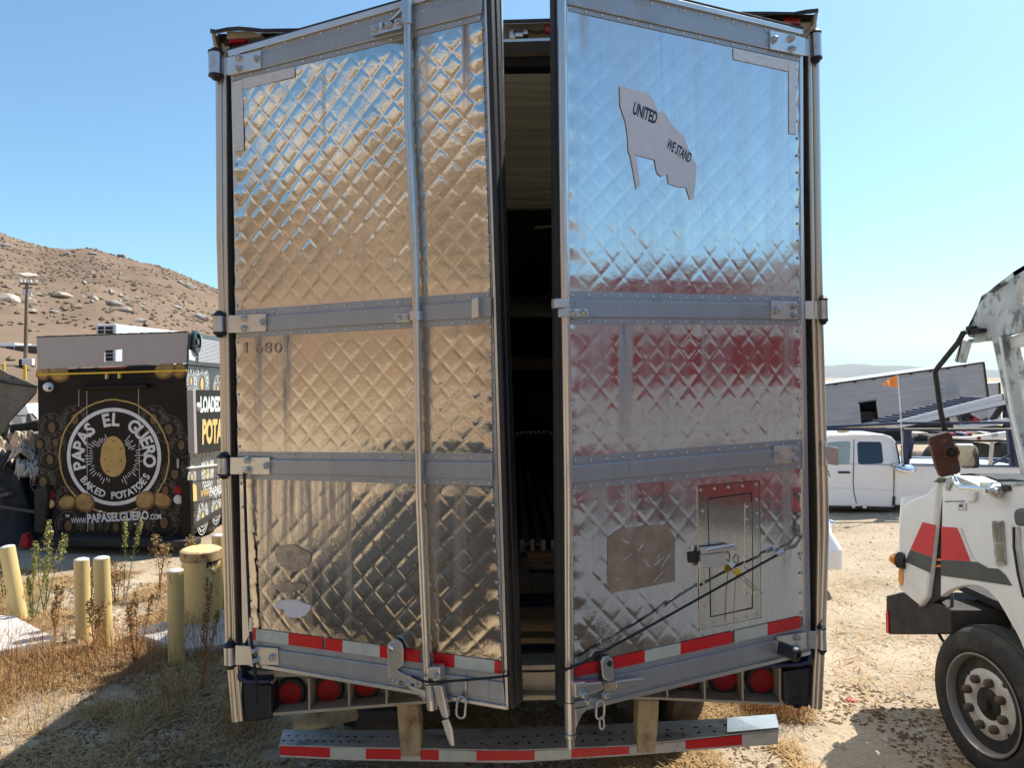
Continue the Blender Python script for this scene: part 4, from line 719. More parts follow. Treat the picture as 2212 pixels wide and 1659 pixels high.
for i in range(12):
    x, y, a, L = R_.uniform(1322, 1445), R_.uniform(1165, 1262), R_.choice((.7, -.7, .6, -.8)) + R_.uniform(-.3, .3), R_.uniform(10, 34); dx, dy = cos(a) * L / 2, sin(a) * L / 2; w_ = R_.uniform(.8, 2.0)
    if 1312 < x - abs(dx) and x + abs(dx) < 1456 and y + abs(dy) < 1262 and y - abs(dy) > 1158: plate(RD, [(x - dx, y - dy), (x - dx + w_, y - dy + w_ * .5), (x + dx * .2, y + dy * .3 + w_), (x + dx, y + dy), (x + dx - w_, y + dy - w_)], 'torn_paper_shred', tape_s, dr, .0045, .0052, 0)
# access hatch: frame, flap, piano hinge, hasp
fo = K9((1145, 55), (1495, 22), (1505, 800), (1158, 872)); fi = K9((1200, 122), (1455, 87), (1460, 752), (1215, 803))
b = MB(); b.ring([RD.hit(q, .0055) for q in fo], [RD.hit(q, .0055) for q in fi], -RD.n * .004); b.build('hatch_frame', steel_h, dr)
plate(RD, [(q[0] + dx, q[1] + dy) for q, (dx, dy) in zip(fo, ((-1.1, -1), (1.1, -1), (1.1, 1), (-1.1, 1)))], 'hatch_outline', char_m, dr, .0012, .0026, 0); plate(RD, fi, 'hatch_gap', char_m, dr, .002, .0032, 0)  # dark plates outline the hatch frame and fill its gap
plate(RD, K9((1206, 130), (1449, 95), (1453, 745), (1222, 796)), 'hatch_door', steel_h, dr, .0033, .0050, .0005); plate(RD, K9((1415, 150), (1454, 144), (1456, 680), (1412, 684)), 'piano_hinge', steel_h, dr, .0045, .007, .0005); plate(RD, K9((1458, 144), (1490, 140), (1494, 676), (1460, 680)), 'piano_hinge', steel_h, dr, .0055, .008, .0005)
for a, bq, n in (((1162, 75), (1478, 45), 5), ((1172, 195), (1180, 740), 5), ((1180, 850), (1485, 785), 6), ((1480, 130), (1486, 680), 8), ((1424, 170), (1422, 665), 8)): rivets(RD, K9(a), K9(bq), n, dr, .007)
plate(RD, K9((1163, 447), (1305, 430), (1308, 505), (1163, 525)), 'hasp_cover', alu2, dr, .016, .034, .003); plate(RD, K9((1165, 405), (1330, 385), (1372, 400), (1370, 418), (1250, 432), (1165, 445)), 'hasp_flange', alu2, dr, .016, .03, .002); plate(RD, K9((1095, 432), (1148, 425), (1148, 488), (1100, 492)), 'hasp_plate', dark_m, dr, .004, .009, .001)
rod(RD, K9((1195, 418), (1280, 402), (1350, 390)), .006, .036, dr, 'hasp_pin', galv)
b = MB(); b.tube([RD.hit(q, .03) for q in K9((1345, 470), (1362, 440), (1375, 455), (1372, 500), (1350, 480))], .003, 6); b.build('seal_wire', wire_m, dr, smooth=True)
# right latch
plate(RD, K9((595, 1060), (610, 1030), (640, 1024), (665, 1045), (670, 1160), (640, 1172), (605, 1150)), 'latch_keeper', galv, dr, .03, .042, .004); b = MB(); b.lathe(RD.hit(K9((640, 1065)), .04), RD.n, [(.011, 0), (.011, .004), (.006, .0045), (0, .0045)], 14); b.build('keeper_eye', char_m, dr)
plate(RD, K9((580, 1040), (605, 1012), (640, 1014), (600, 1060), (600, 1165), (585, 1165)), 'latch_keeper', dark_m, dr, .012, .02, .003)
plate(RD, K9((442, 1190), (512, 1180), (600, 1170), (610, 1215), (560, 1235), (500, 1255), (445, 1262)), 'handle_hub', galv, dr, .02, .055, .006); plate(RD, K9((442, 1180), (508, 1170), (510, 1195), (442, 1200)), 'hub_cap', alu2, dr, .03, .06, .004); place('bolt', BOLT, dr, facing(RD.hit(K9((492, 1238)), .055), RD.n))
plate(RD, K9((612, 1180), (690, 1170), (690, 1212), (640, 1225), (612, 1220)), 'latch_arm', rust_y, dr, .022, .045, .004); plate(RD, K9((676, 1172), (700, 1165), (842, 1148), (838, 1162), (780, 1190), (700, 1208), (678, 1208)), 'handle', galv, dr, .03, .05, .006)
plate(RD, K9((445, 1285), (560, 1262), (610, 1275), (600, 1290), (500, 1310), (447, 1320)), 'rod_bracket', alu, dr, .012, .03, .003); plate(RD, K9((447, 1330), (560, 1300), (490, 1350), (450, 1440)), 'bracket_gusset', alu2, dr, .012, .03, .003); bolts(RD, K9((520, 1278), (618, 1243)), dr, .03)
link(RD, K9((590, 1275)), K9((588, 1382)), .034, .0048, .03, dr); link(RD, K9((596, 1372)), K9((600, 1438)), .018, .0042, .03, dr)
# underride guard
ug = MB(); UG = PL((0, 3.42, 2.6), (.0, -1, 0)); ug.slab(UG, [(603, 1611), (760, 1616), (1110, 1622), (1357, 1612), (1683, 1577), (1680, 1609), (1357, 1634), (1110, 1650), (760, 1644), (605, 1637)], -.008, 0); bump_o = ug.build('underride_guard', step_m, tr, bevel=.003)
b = MB(); A = [UG.hit(q) for q in ((603, 1610), (760, 1615), (1110, 1621), (1357, 1611), (1683, 1576))]; B_ = [PL((0, 3.70, 2.6), (0, -1, 0)).hit(q) for q in ((611, 1577), (780, 1578), (1110, 1574), (1420, 1560), (1674, 1547))]
for i in range(4): b.add([A[i], A[i + 1], B_[i + 1], B_[i]] + [k + Vector((0, 0, -.008)) for k in (A[i], A[i + 1], B_[i + 1], B_[i])], [(0, 1, 2, 3), (7, 6, 5, 4), (0, 4, 5, 1), (1, 5, 6, 2), (2, 6, 7, 3), (3, 7, 4, 0)])
stp = b.build('step_plate', step_m, bump_o)
hole = rivet_mesh('grip_hole', .0085, .002, char_m, 10)
for i in range(36):
    for k in range(2):
        t = (i + .5 * k + .4) / 36.5
        if not (.17 < t < .30 and False): 
            seg = min(3, int(t * 4)); ft = t * 4 - seg; p = A[seg].lerp(A[seg + 1], ft).lerp(B_[seg].lerp(B_[seg + 1], ft), .26 + .3 * k); place('grip_hole', hole, bump_o, facing(p + Vector((0, 0, .001)), (0, 0, 1)))
b = MB(); b.solid([UG.hit((1571, 1584), .002), UG.hit((1683, 1574), .002), PL((0, 3.70, 2.6), (0, -1, 0)).hit((1676, 1545)), PL((0, 3.70, 2.6), (0, -1, 0)).hit((1571, 1553))], Vector((0, 0, .004))); b.build('sunlit_step_end', alu2, bump_o)  # bright plate paints the sunlit end of the step
for x0, x1, m_ in ((604, 713, red_t), (713, 790, white_t), (790, 866, red_t), (908, 948, red_t), (948, 1029, white_t), (1029, 1155, red_t), (1155, 1234, white_t), (1234, 1359, red_t), (1481, 1603, red_t)):
    g = lambda x: np.interp(x, [603, 760, 1110, 1357, 1683], [1613, 1618, 1625, 1614, 1581]); h2 = lambda x: np.interp(x, [605, 760, 1110, 1357, 1680], [1632, 1640, 1646, 1630, 1604]); plate(UG, [(x0, g(x0)), (x1, g(x1)), (x1, h2(x1)), (x0, h2(x0))], 'reflective_tape', m_, bump_o, .0, .0025, 0)
for pts in (K8((1015, 1300), (1135, 1300), (1152, 1460), (1150, 1600), (1040, 1600), (1025, 1450)), K9((805, 1275), (925, 1275), (922, 1380), (905, 1580), (800, 1580), (800, 1400))):
    b = MB(); b.slab(UG, pts, -.10, .012); b.build('guard_upright', rust_y, bump_o, bevel=.008)
b = MB(); b.slab(PL((0, 3.75, 2.6), (0, -1, 0)), K8((425, 1370), (775, 1325), (790, 1390), (470, 1462), (428, 1468)), -.05, 0); b.build('slider_bracket', rust_y, tr, bevel=.004)
b = MB(); b.slab(PL((0, 3.9, 2.6), (0, -1, 0)), K8((780, 1345), (1020, 1335), (1020, 1440), (780, 1450)), -.05, 0); b.build('slider_rail', dark_m, tr)
# running gear and frame below, hidden in shadow
b = MB()
for s in (-.5, .5): b.box((s + .1, 3.6 + 6, .98), (.1, 11.5, .22))
for k in range(14): b.box((.08, 3.9 + k * .9, 1.1), (2.4, .08, .1))
b.build('chassis_rail', dark_m, tr)
for y in (5.6, 6.9):
    b = MB(); b.tube([(-1.0, y, .5), (1.15, y, .5)], .07, 14); b.build('axle', dark_m, tr, smooth=True, auto=40)
    for x in (-1.12, -.78, .88, 1.22):
        b = MB(); b.lathe((x - .13, y, .5), (1, 0, 0), [(.28, 0), (.45, .0), (.5, .04), (.51, .13), (.5, .22), (.45, .26), (.28, .26)], 36); wv = b.build('wheel', tyre_m, tr, smooth=True, auto=35); b = MB(); b.lathe((x - .10, y, .5), (1, 0, 0), [(.0, .05), (.1, .05), (.27, .0), (.27, .2), (.1, .15), (0, .15)], 24); b.build('rim', dark_m, wv, smooth=True, auto=35)
b = MB(); b.box((-.7, 14, .5), (.12, .12, 1.0)); b.box((.85, 14, .5), (.12, .12, 1.0)); b.box((-.7, 14, .03), (.3, .3, .06)); b.box((.85, 14, .03), (.3, .3, .06)); b.build('landing_gear', dark_m, tr)

# ---- things hung on the doors
def rope(name, pts, r, m, label, cat, loc):
    b = MB(); P = [Vector(p) for p in pts]; fine = []
    for i in range(len(P) - 1):
        for k in range(6):
            t = k / 6; p0, p1, p2, p3 = P[max(i - 1, 0)], P[i], P[i + 1], P[min(i + 2, len(P) - 1)]; fine.append(.5 * ((2 * p1) + (p2 - p0) * t + (2 * p0 - 5 * p1 + 4 * p2 - p3) * t * t + (3 * p1 - p0 - 3 * p2 + p3) * t ** 3))
    b.tube(fine + [P[-1]], r, 8); rt = thing(name, label, cat, loc); b.build('cord', m, rt, smooth=True); return rt
L_ = lambda q, o_=.03: LD.hit(q, o_); R2 = lambda q, o_=.03: RD.hit(q, o_)
r1 = rope('hanging_cord', [L_((527, 1012), .03), L_((528, 1030)), L_((531, 1130)), L_((536, 1260)), L_((540, 1352)), L_((546, 1410)), L_((551, 1450), .03), L_((555, 1520), .01)], .0065, black_m, 'black bungee cord hanging straight down the left door from its third hinge', 'cord', L_((527, 1012)))
b = MB(); b.slab(LD, [(521, 1010), (533, 1008), (533, 1020), (522, 1020)], .022, .038); b.build('clip', galv, r1, bevel=.003); b = MB(); b.slab(LD, [(538, 1335), (543, 1335), (543, 1366), (538, 1366)], .025, .038); b.build('sleeve', alu2, r1, bevel=.002)
r2 = rope('tie_strap', [L_((890, 1462), .05), L_((925, 1474), .085), L_((990, 1471), .06), L_((1060, 1465), .03), L_((1094, 1461), .02), P3((1125, 1452), .35), P3((1160, 1451), .33), R2((1215, 1449), .05), R2((1228, 1445), .055), R2((1260, 1432), .03), R2((1301, 1409), .03), R2((1400, 1355), .035), R2((1500, 1299), .045), R2((1600, 1243), .045), R2((1683, 1197), .035)], .0048, black_m, 'long black strap tied across both doors, slanting up over the right door', 'strap', R2((1301, 1409)))
b = MB(); b.tube([R2((1676, 1200), .03), R2((1690, 1192), .03)], .012, 12); b.build('ferrule', galv, r2, smooth=True, auto=40); b = MB(); b.tube([R2(q, .02) for q in K9((1625, 435), (1650, 410), (1700, 385), (1740, 340), (1700, 400), (1650, 412))], .004, 6); b.build('end_hook', wire_m, r2, smooth=True)
kt = thing('seal_tag', 'small pale blue tag hanging from the hatch hasp', 'tag', R2((1581, 1218))); b = MB(); b.slab(RD, K9((1318, 492), (1338, 478), (1362, 500), (1340, 522)), .036, .040); b.build('card', scrap_b, kt)
kt = thing('seal_disc', 'round yellow seal hanging below the pale blue tag', 'seal', R2((1590, 1235))); b = MB(); b.lathe(RD.hit(K9((1366, 540)), .03), RD.n, [(.0145, 0), (.0145, .008), (.011, .011), (0, .011)], 20); b.build('disc', yellow_b, kt, smooth=True, auto=40)
b = MB(); b.tube([RD.hit(q, .03) for q in K9((1366, 555), (1358, 640), (1352, 740), (1348, 830))], .0018, 5); b.tube([RD.hit(q, .03) for q in K9((1375, 545), (1430, 590), (1515, 665))], .0016, 5); b.build('wire', wire_m, kt)
# ------------------------------------------------------------------ black food truck on the left
FR = vplane(85, 11.15, 405, 11.0)
FSd = vplane(405, 11.0, 476, 12.55)           # its right flank, running away from the camera
ft = thing('food_truck', 'black wrapped food truck with a round potato emblem on its rear', 'food truck', (-6, 11, 0))
fin = -FR.n
fa = FSd.r if FSd.r.y > 0 else -FSd.r         # along the flank, away
DEP = 5.6
fq = lambda q, o=0: FR.hit(q, o)
b = MB(); qs = KB((93, 362), (1137, 318), (1139, 1535), (100, 1515)); fr = [fq(q) for q in qs]
b.add(fr + [p + fa * DEP for p in fr], [(0, 1, 2, 3), (7, 6, 5, 4), (0, 4, 5, 1), (1, 5, 6, 2), (2, 6, 7, 3), (3, 7, 4, 0)]); b.build('body', [wrap_k], ft, bevel=.02)
# rear parapet: taupe panel with a cut opening, roof well behind it
b = MB(); A = [fq(q, .012) for q in KB((88, 130), (1140, 95), (1138, 312), (94, 356))]; H = [fq(q, .012) for q in KB((557, 226), (684, 216), (684, 300), (560, 306))]
b.ring(A, H, fin * .03); b.build('roof_parapet', grey_panel, ft)
b = MB()
for i in range(22): q0 = lerp(KB((88, 128)), KB((1140, 93)), i / 22); q1 = lerp(KB((88, 128)), KB((1140, 93)), (i + .9) / 22); b.slab(FR, [(q0[0], q0[1] - random.random() * 1.2), (q1[0], q1[1] - random.random() * 1.2), (q1[0], q1[1] + 2), (q0[0], q0[1] + 2)], -.03, .02)
o_ = b.build('parapet_edge', dark_m, ft); o_['kind'] = 'stuff'
b = MB(); tr_, br_ = FSd.hit(KB((1145, 97))), FSd.hit(KB((1145, 330))); b.add([tr_, br_, br_ + fa * DEP, tr_ + fa * DEP] + [k - FSd.n * .03 for k in (tr_, br_, br_ + fa * DEP, tr_ + fa * DEP)], [(0, 1, 2, 3), (7, 6, 5, 4), (0, 4, 5, 1), (1, 5, 6, 2), (2, 6, 7, 3), (3, 7, 4, 0)]); b.build('roof_side_panel', wrap_s, ft)
# roof unit
ac = thing('roof_air_conditioner', 'white boxy air conditioner on the food truck roof behind the parapet', 'air conditioner', (-6.4, 12, 3.2))
AP = vplane(238, 11.9, 262, 11.9)
b = MB(); f4 = [AP.hit(q) for q in KB((498, 45), (640, 40), (636, 320), (500, 330))]; bk = [AP.hit(q) + fa * 2.3 + Vector((.35, 0, 0)) for q in KB((498, 45), (640, 40), (636, 320), (500, 330))]; b.add(f4 + bk, [(0, 1, 2, 3), (7, 6, 5, 4), (0, 4, 5, 1), (1, 5, 6, 2), (2, 6, 7, 3), (3, 7, 4, 0)]); b.build('housing', ac_w, ac, bevel=.02)
for col in ((515, 553), (567, 616)):
    for r_ in range(9):
        y = 60 + r_ * 27; b = MB(); b.slab(AP, KB((col[0], y), (col[1], y - 1), (col[1], y + 19), (col[0], y + 20)), .0, .012); b.build('grille_opening', dark_m, ac)
# bits on the rear wall
def fslab(pts, name, m, d0, d1, bev=.0): b = MB(); b.slab(FR, KB(*pts), d0, d1); return b.build(name, m, ft, bevel=bev)
fslab([(94, 388), (1130, 358), (1130, 371), (94, 400)], 'yellow_bar', yellow_b, .05, .085, .006)
for x, y in ((563, 386), (652, 382)): fslab([(x, y), (x + 14, y), (x + 14, y + 38), (x, y + 38)], 'bar_bracket', yellow_p, .0, .06, .004)
fslab([(522, 344), (705, 336), (705, 350), (522, 358)], 'high_brake_lamp', red_d, .0, .03, .008)
fslab([(375, 476), (850, 462), (858, 485), (372, 497)], 'door_canopy', wrap_k, .0, .12, .01); fslab([(390, 430), (840, 420), (840, 428), (390, 440)], 'canopy_rib', wrap_k, 0, .02, .005)
for x0, y0, x1, y1 in ((437, 508, 443, 1490), (797, 490, 806, 1360), (383, 500, 381, 612), (480, 1415, 480, 1480)): b = MB(); b.slab(FR, KB((x0 - 2, y0), (x0 + 2, y0), (x1 + 2, y1), (x1 - 2, y1)), .0, .008); b.build('door_seam', print_g if 0 else grey_panel, ft)
fslab([(441, 505), (796, 492), (804, 1360), (445, 1375)], 'rear_door', wrap_k, .0, .006)
cc = FR.hit(KB((177, 480))); b = MB(); b.lathe(cc, FR.n, [(.072, 0), (.072, .03), (.06, .06), (.035, .08), (0, .085)], 24); cam_b = b.build('camera_dome', ac_w, ft, smooth=True, auto=40); b = MB(); b.lathe(FR.hit(KB((180, 488)), .07), FR.n + Vector((0, 0, -.5)), [(.02, 0), (.02, .012), (0, .014)], 16); b.build('camera_lens', char_m, cam_b)
for q, m_, n_ in (((183, 1230), red_l, 'tail_lamp'), ((183, 1293), print_go, 'reverse_lamp'), ((1076, 1195), red_l, 'tail_lamp'), ((1076, 1262), print_w, 'reverse_lamp')):
    b = MB(); b.lathe(FR.hit(KB(q)), FR.n, [(.07, 0), (.07, .015), (.055, .03), (0, .035)], 24); b.build(n_, m_, ft, smooth=True, auto=40)
fslab([(70, 1190), (150, 1170), (165, 1220), (140, 1490), (70, 1500)], 'rear_corner_guard', dark_m, .0, .10, .02); fslab([(1090, 1140), (1150, 1130), (1165, 1560), (1120, 1570), (1095, 1500)], 'rear_corner_guard', wrap_k, .0, .12, .02)
fslab([(100, 1530), (1160, 1555), (1160, 1605), (100, 1590)], 'rear_bumper', dark_m, -.05, .28, .02); fslab([(1020, 972), (1085, 968), (1085, 1053), (1022, 1060)], 'latch_box', wrap_k, 0, .02, .004); fslab([(1062, 980), (1078, 979), (1078, 1045), (1064, 1048)], 'latch_handle', grey_panel, .018, .03, .002)
fslab([(165, 1470), (185, 1458), (206, 1470), (200, 1492), (172, 1492)], 'round_sticker', stick_m, .001, .005); fslab([(292, 1372), (314, 1371), (314, 1383), (292, 1384)], 'number_plate_lamp', print_w, .0, .012); fslab([(518, 1340), (540, 1338), (540, 1352), (518, 1353)], 'plate_bracket', print_w, .0, .012); fslab([(765, 1428), (832, 1420), (832, 1432), (766, 1440)], 'torn_strip', print_w, .001, .005)
# printed graphics
sc = (FR.st(KB((1000, 900)))[0] - FR.st(KB((300, 900)))[0]) / 700; fc = lambda x, y: FR.st(KB((x, y)))
C0 = fc(628, 965)
b = MB(); annulus(b, FR, C0, 303 * sc, 328 * sc, .0085, 96); b.build('emblem_ring', print_w, ft, recalc=False)
b = MB(); annulus(b, FR, C0, 376 * sc, 386 * sc, .0080, 110, .014); b.build('emblem_border', print_g, ft, recalc=False)
st_ = 200 / 13; sb_ = 113 / 13
for wd, k in (('PAPAS', 0), ('EL', 6), ('GUERO', 9)): b = MB(); arc_text(b, wd, FR, C0, 252 * sc, 194 - k * st_, 194 - (k + len(wd) - 1) * st_, 86 * sc, .035, wid=.95, off=.0085); b.build('emblem_lettering', print_w, ft, recalc=False)
for wd, k in (('BAKED', 0), ('POTATOES', 6)): b = MB(); arc_text(b, wd, FR, C0, 258 * sc, 217 + k * sb_, 217 + (k + len(wd) - 1) * sb_, 48 * sc, .03, True, wid=.95, off=.0085); b.build('emblem_lettering', print_w, ft, recalc=False)
b = MB(); pot = []
for i in range(40):
    t = 2 * pi * i / 40; w = 92 - 7 * math.exp(-((sin(t) * 137 - 15) / 30) ** 2) - 6 * sin(t); pot.append(FR.pt(C0[0] + (-5 + cos(t) * w) * sc, C0[1] + (1 + sin(t) * 137) * sc, .0085))
b.add(pot, [tuple(range(40))]); pt_o = b.build('emblem_potato', print_g, ft, recalc=False)
for q in ((627, 858), (676, 910), (568, 985), (680, 992), (590, 1066)): b = MB(); disc(b, FR, fc(*q), 8 * sc, 6 * sc, .0095, 10); b.build('potato_eye', print_db, pt_o, recalc=False)
b = MB()
for d0, a0, a1, k in ((1, 100, 258, 24), (1, 282, 442 - 360 + 360 - 8, 0)): pass
R_ = random.Random(9)
for a in list(np.linspace(112, 258, 25)) + list(np.linspace(-70, 52, 21)):
    t = radians(a); r0 = 118 if 100 < a < 150 or 20 < a < 60 else 150; r0 += R_.uniform(-6, 12); r1 = r0 + R_.choice((24, 40, 58)); 
    if r1 > 205: r1 = 200
    w = radians(.9); vs = [FR.pt(C0[0] + cos(t + s_ * w * 150 / r) * r * sc, C0[1] + sin(t + s_ * w * 150 / r) * r * sc, .0085) for r, s_ in ((r0, -1), (r0, 1), (r1, 1), (r1, -1))]; b.add(vs, [(0, 1, 2, 3)])
b.build('emblem_rays', print_w, ft, recalc=False)['kind'] = 'stuff'
b = MB(); line_text(b, 'WWW.', fq(KB((328, 1430)), .0085), fq(KB((439, 1428)), .0085), FR.n, 36 * sc, .02); line_text(b, 'PAPASELGUERO', fq(KB((442, 1428)), .0085), fq(KB((870, 1404)), .0085), FR.n, 62 * sc, .04); line_text(b, '.COM', fq(KB((874, 1404)), .0085), fq(KB((956, 1402)), .0085), FR.n, 38 * sc, .03); b.build('web_address', print_w, ft, recalc=False)
for (x, y, rx, ry, ro) in ((305, 1285, 62, 50, .25), (428, 1285, 68, 68, -.4), (850, 1270, 70, 66, .5), (962, 1270, 64, 54, -.3), (138, 385, 50, 52, .2), (248, 388, 72, 60, -.2), (985, 366, 74, 58, .2), (1085, 366, 50, 54, 0)):
    b = MB(); e_ = .0008 if x in (428, 850, 248, 985) else 0; disc(b, FR, fc(x, y), rx * sc, ry * sc, .009 + e_, 28, ro, .05); o = b.build('printed_potato', potato_dk, ft, recalc=False); b = MB(); disc(b, FR, fc(x - 4, y - 6), rx * .82 * sc, ry * .80 * sc, .0094 + e_, 28, ro, .06); b.build('potato_light_side', potato_m, o, recalc=False)
for (x, y, r, a0, a1) in ((195, 760, 95, 190, -20), (355, 705, 95, 190, 60), (112, 880, 80, 80, -40), (222, 870, 75, 150, 0), (182, 985, 85, 60, -40), (135, 1140, 92, 110, -40), (300, 1260, 88, 190, 60), (905, 705, 95, 110, -30), (1010, 775, 95, 120, -20), (1095, 885, 85, 200, -20), (1050, 1085, 92, 60, -40), (985, 1200, 80, 60, -40), (310, 1445, 95, 200, 20), (470, 1450, 80, 200, -20), (640, 1455, 80, 200, -20), (800, 1450, 80, 200, -20), (975, 1425, 100, 150, -20), (1130, 1340, 80, 200, 60)):
    b = MB(); c = fc(x, y); annulus(b, FR, c, r * .96 * sc, r * sc, .0045, 40); annulus(b, FR, c, r * .55 * sc, r * .57 * sc, .0045, 32); arc_text(b, 'PAPAS EL GUERO', FR, c, r * .76 * sc, 195, -10, r * .24 * sc, .03, off=.0045); b.build('dim_emblem', print_d, ft, recalc=False)
    b = MB(); disc(b, FR, c, r * .27 * sc, r * .38 * sc, .005, 16); b.build('dim_potato', print_db, ft, recalc=False)
# flank: louvres, serving sign, words, emblems
def sslab(pts, name, m, d0, d1, bev=0): b = MB(); b.slab(FSd, KB(*pts), d0, d1); return b.build(name, m, ft, bevel=bev)
b = MB(); s4 = KB((1140, 322), (1420, 345), (1420, 1330), (1165, 1480)); b.slab(FSd, s4, -.01, .004); b.build('flank_panel', wrap_s, ft)
sslab([(1146, 98), (1420, 160), (1420, 345), (1143, 322)], 'upper_flank_panel', wrap_s, .0, .02)
for i in range(17):
    y = 152 + i * 9.6; sslab([(1215, y - 10 + i * .1), (1420, y + 22 - i * .9), (1420, y + 27 - i * .9), (1215, y - 4 + i * .1)], 'louvre_slat', stick_m, .02, .05)
p_ = FSd.hit(KB((1186, 165)), .02); b = MB(); b.lathe(p_, FSd.n, [(.17, 0), (.17, .05), (.13, .06), (.13, .03), (.05, .03), (.05, .06), (0, .06)], 24); b.build('fan_outlet', wrap_s, ft, smooth=True, auto=40)
sslab([(1150, 220), (1195, 228), (1190, 300), (1150, 290)], 'flank_plate', print_ws, .02, .03); sslab([(1142, 318), (1420, 345), (1420, 352), (1142, 328)], 'drip_rail', dark_m, 0, .05, .01)
sg = sslab([(1195, 498), (1420, 505), (1420, 918), (1208, 945)], 'serving_sign', wrap_k, .02, .10, .01); sslab([(1176, 500), (1195, 498), (1208, 945), (1188, 940)], 'sign_frame', grey_panel, .02, .11, .006)
def side_text(st, x0, x1, y, hgt, m, full, off, name, bold=.05):
    A, B = FSd.hit(KB((x0, y[0])), off), FSd.hit(KB((x1, y[1])), off); b = MB(); line_text(b, st, A, A + (B - A) * full, FSd.n, hgt, bold); b.build(name, m, ft, recalc=False)
sd = 11.2 / 1600 / 2.765 / 1.16456
side_text('LOADED', 1227, 1372, (660, 652), 118 * sd, print_ws, 1.0, .105, 'sign_lettering', .06); side_text('POTATOES', 1240, 1372, (885, 870), 185 * sd, print_go, 2.0, .105, 'sign_lettering', .05)
side_text('WWW.', 1228, 1290, (1252, 1236), 52 * sd, print_go, 1.0, .012, 'web_address', .02); side_text('PAPASELGUERO', 1292, 1378, (1246, 1222), 72 * sd, print_ws, 2.3, .012, 'web_address', .04)
for (x, y, r, tx) in ((1235, 460, 100, 1), (1345, 500, 70, 1), (1160, 440, 60, 1), (1275, 1040, 90, 1), (1275, 1100, 82, 0), (1180, 870, 80, 0), (1240, 1390, 80, 1), (1335, 1330, 72, 1), (1165, 1110, 55, 1), (1365, 1110, 55, 1), (1210, 220, 70, 1)):
    c = FSd.st(KB((x, y))); rr_ = r * sd * (1 + (x - 1150) * .0004) * 1.5; b = MB()
    for k in (1.0, .56): annulus(b, FSd, c, rr_ * (k - .045), rr_ * k, .009 if y > 350 else .024, 40)
    o_ = .0095 if y > 350 else .0245
    arc_text(b, 'PAPAS EL GUERO', FSd, c, rr_ * .77, 195, -15, rr_ * .26, .04, off=o_); arc_text(b, 'BAKED POTATOES', FSd, c, rr_ * .77, 215, 325, rr_ * .15, .03, True, off=o_)
    for a in range(0, 360, 15): 
        t = radians(a); vs = [FSd.pt(c[0] + cos(t + s_) * k * rr_, c[1] + sin(t + s_) * k * rr_, o_) for k, s_ in ((.36, -.03), (.36, .03), (.5, .03), (.5, -.03))]; b.add(vs, [(0, 1, 2, 3)])
    b.build('flank_emblem', print_ws, ft, recalc=False); b = MB(); disc(b, FSd, c, rr_ * .22, rr_ * .31, o_, 18); b.build('flank_potato', print_go, ft, recalc=False)
sslab([(1165, 1150), (1200, 1165), (1205, 1270), (1170, 1280)], 'side_marker', print_go, .0, .02); sslab([(1150, 1040), (1420, 1010), (1420, 1018), (1150, 1050)], 'rub_rail', ac_w, .0, .04, .005); sslab([(1165, 1140), (1420, 1098), (1420, 1102), (1165, 1146)], 'rub_rail', dark_m, .0, .02); sslab([(1168, 1290), (1420, 1235), (1420, 1240), (1168, 1296)], 'rub_rail', dark_m, .0, .02); sslab([(1170, 1440), (1420, 1290), (1420, 1330), (1170, 1480)], 'side_skirt', dark_m, -.02, .03, .01)
p_ = FSd.hit(KB((1180, 620)), .03); b = MB(); b.lathe(p_, FSd.n, [(.09, 0), (.09, .05), (.05, .1), (0, .11)], 16); b.build('side_work_lamp', print_ws, ft, smooth=True)
for d_, x in ((1.3, 0), (1.3, 1), (4.6, 0), (4.6, 1)):
    p = (fq(KB((150, 1500))) if x == 0 else fq(KB((1060, 1500)))) + fa * d_; b = MB(); b.lathe((p.x - .12, p.y, .42), (1, 0, 0), [(.2, 0), (.38, 0), (.42, .05), (.42, .2), (.38, .25), (.2, .25)], 28); w_ = b.build('wheel', tyre_m, ft, smooth=True, auto=40); b = MB(); b.lathe((p.x - .1, p.y, .42), (1, 0, 0), [(0, .05), (.22, .0), (.22, .21), (0, .16)], 20); b.build('rim', dark_m, w_)
b = MB(); c_ = (fq(KB((100, 1540))) + fq(KB((1160, 1540)))) / 2 + fa * 2.8; b.box((c_.x, c_.y, .62), (1.5, 5.2, .35)); b.build('chassis', dark_m, ft)

# ------------------------------------------------------------------ far left: pole, coach, marker posts, van, burnt wreck
def hz1(x, y): return float(hill_z(x, y)) - .06
pb = at(55, 796, 54); zb = hz1(pb.x, pb.y); k = pb.y / PF
up = thing('utility_pole', 'wooden utility pole with a crossarm standing by the coach', 'utility pole', (pb.x, pb.y, zb))
tp = at(58, 610, 54); b = MB(); b.tube([(pb.x, pb.y, zb - .3), tp], [.15, .11], 12); b.build('mast', wood_p, up, smooth=True, auto=40)
b = MB(); b.beam(at(43, 613, 54), at(83, 614, 54), .12, .12); b.build('crossarm', wood_p, up); b = MB(); b.beam(at(50, 622, 54), at(70, 621, 54), .1, .1); b.build('crossarm', wood_p, up)
for x in (45, 53, 66, 78): b = MB(); p = at(x, 611, 54); b.lathe(p, (0, 0, 1), [(.07, 0), (.1, .08), (.05, .14), (.09, .2), (0, .26)], 10); b.build('insulator', ac_w, up, smooth=True)
for x, y in ((52, 630), (66, 632)): b = MB(); p = at(x, y, 53.8); b.lathe(p, (0, 0, 1), [(.0, -.25), (.10, -.22), (.10, .18), (0, .22)], 12); b.build('transformer', stick_m, up, smooth=True, auto=40)
b = MB(); b.box(at(61, 782, 53.6), (.75, .3, .5)); b.build('equipment_box', ac_w, up, bevel=.03); b = MB(); b.box(at(48, 784, 53.7), (.35, .25, .55)); b.build('equipment_box', dark_m, up, bevel=.02)
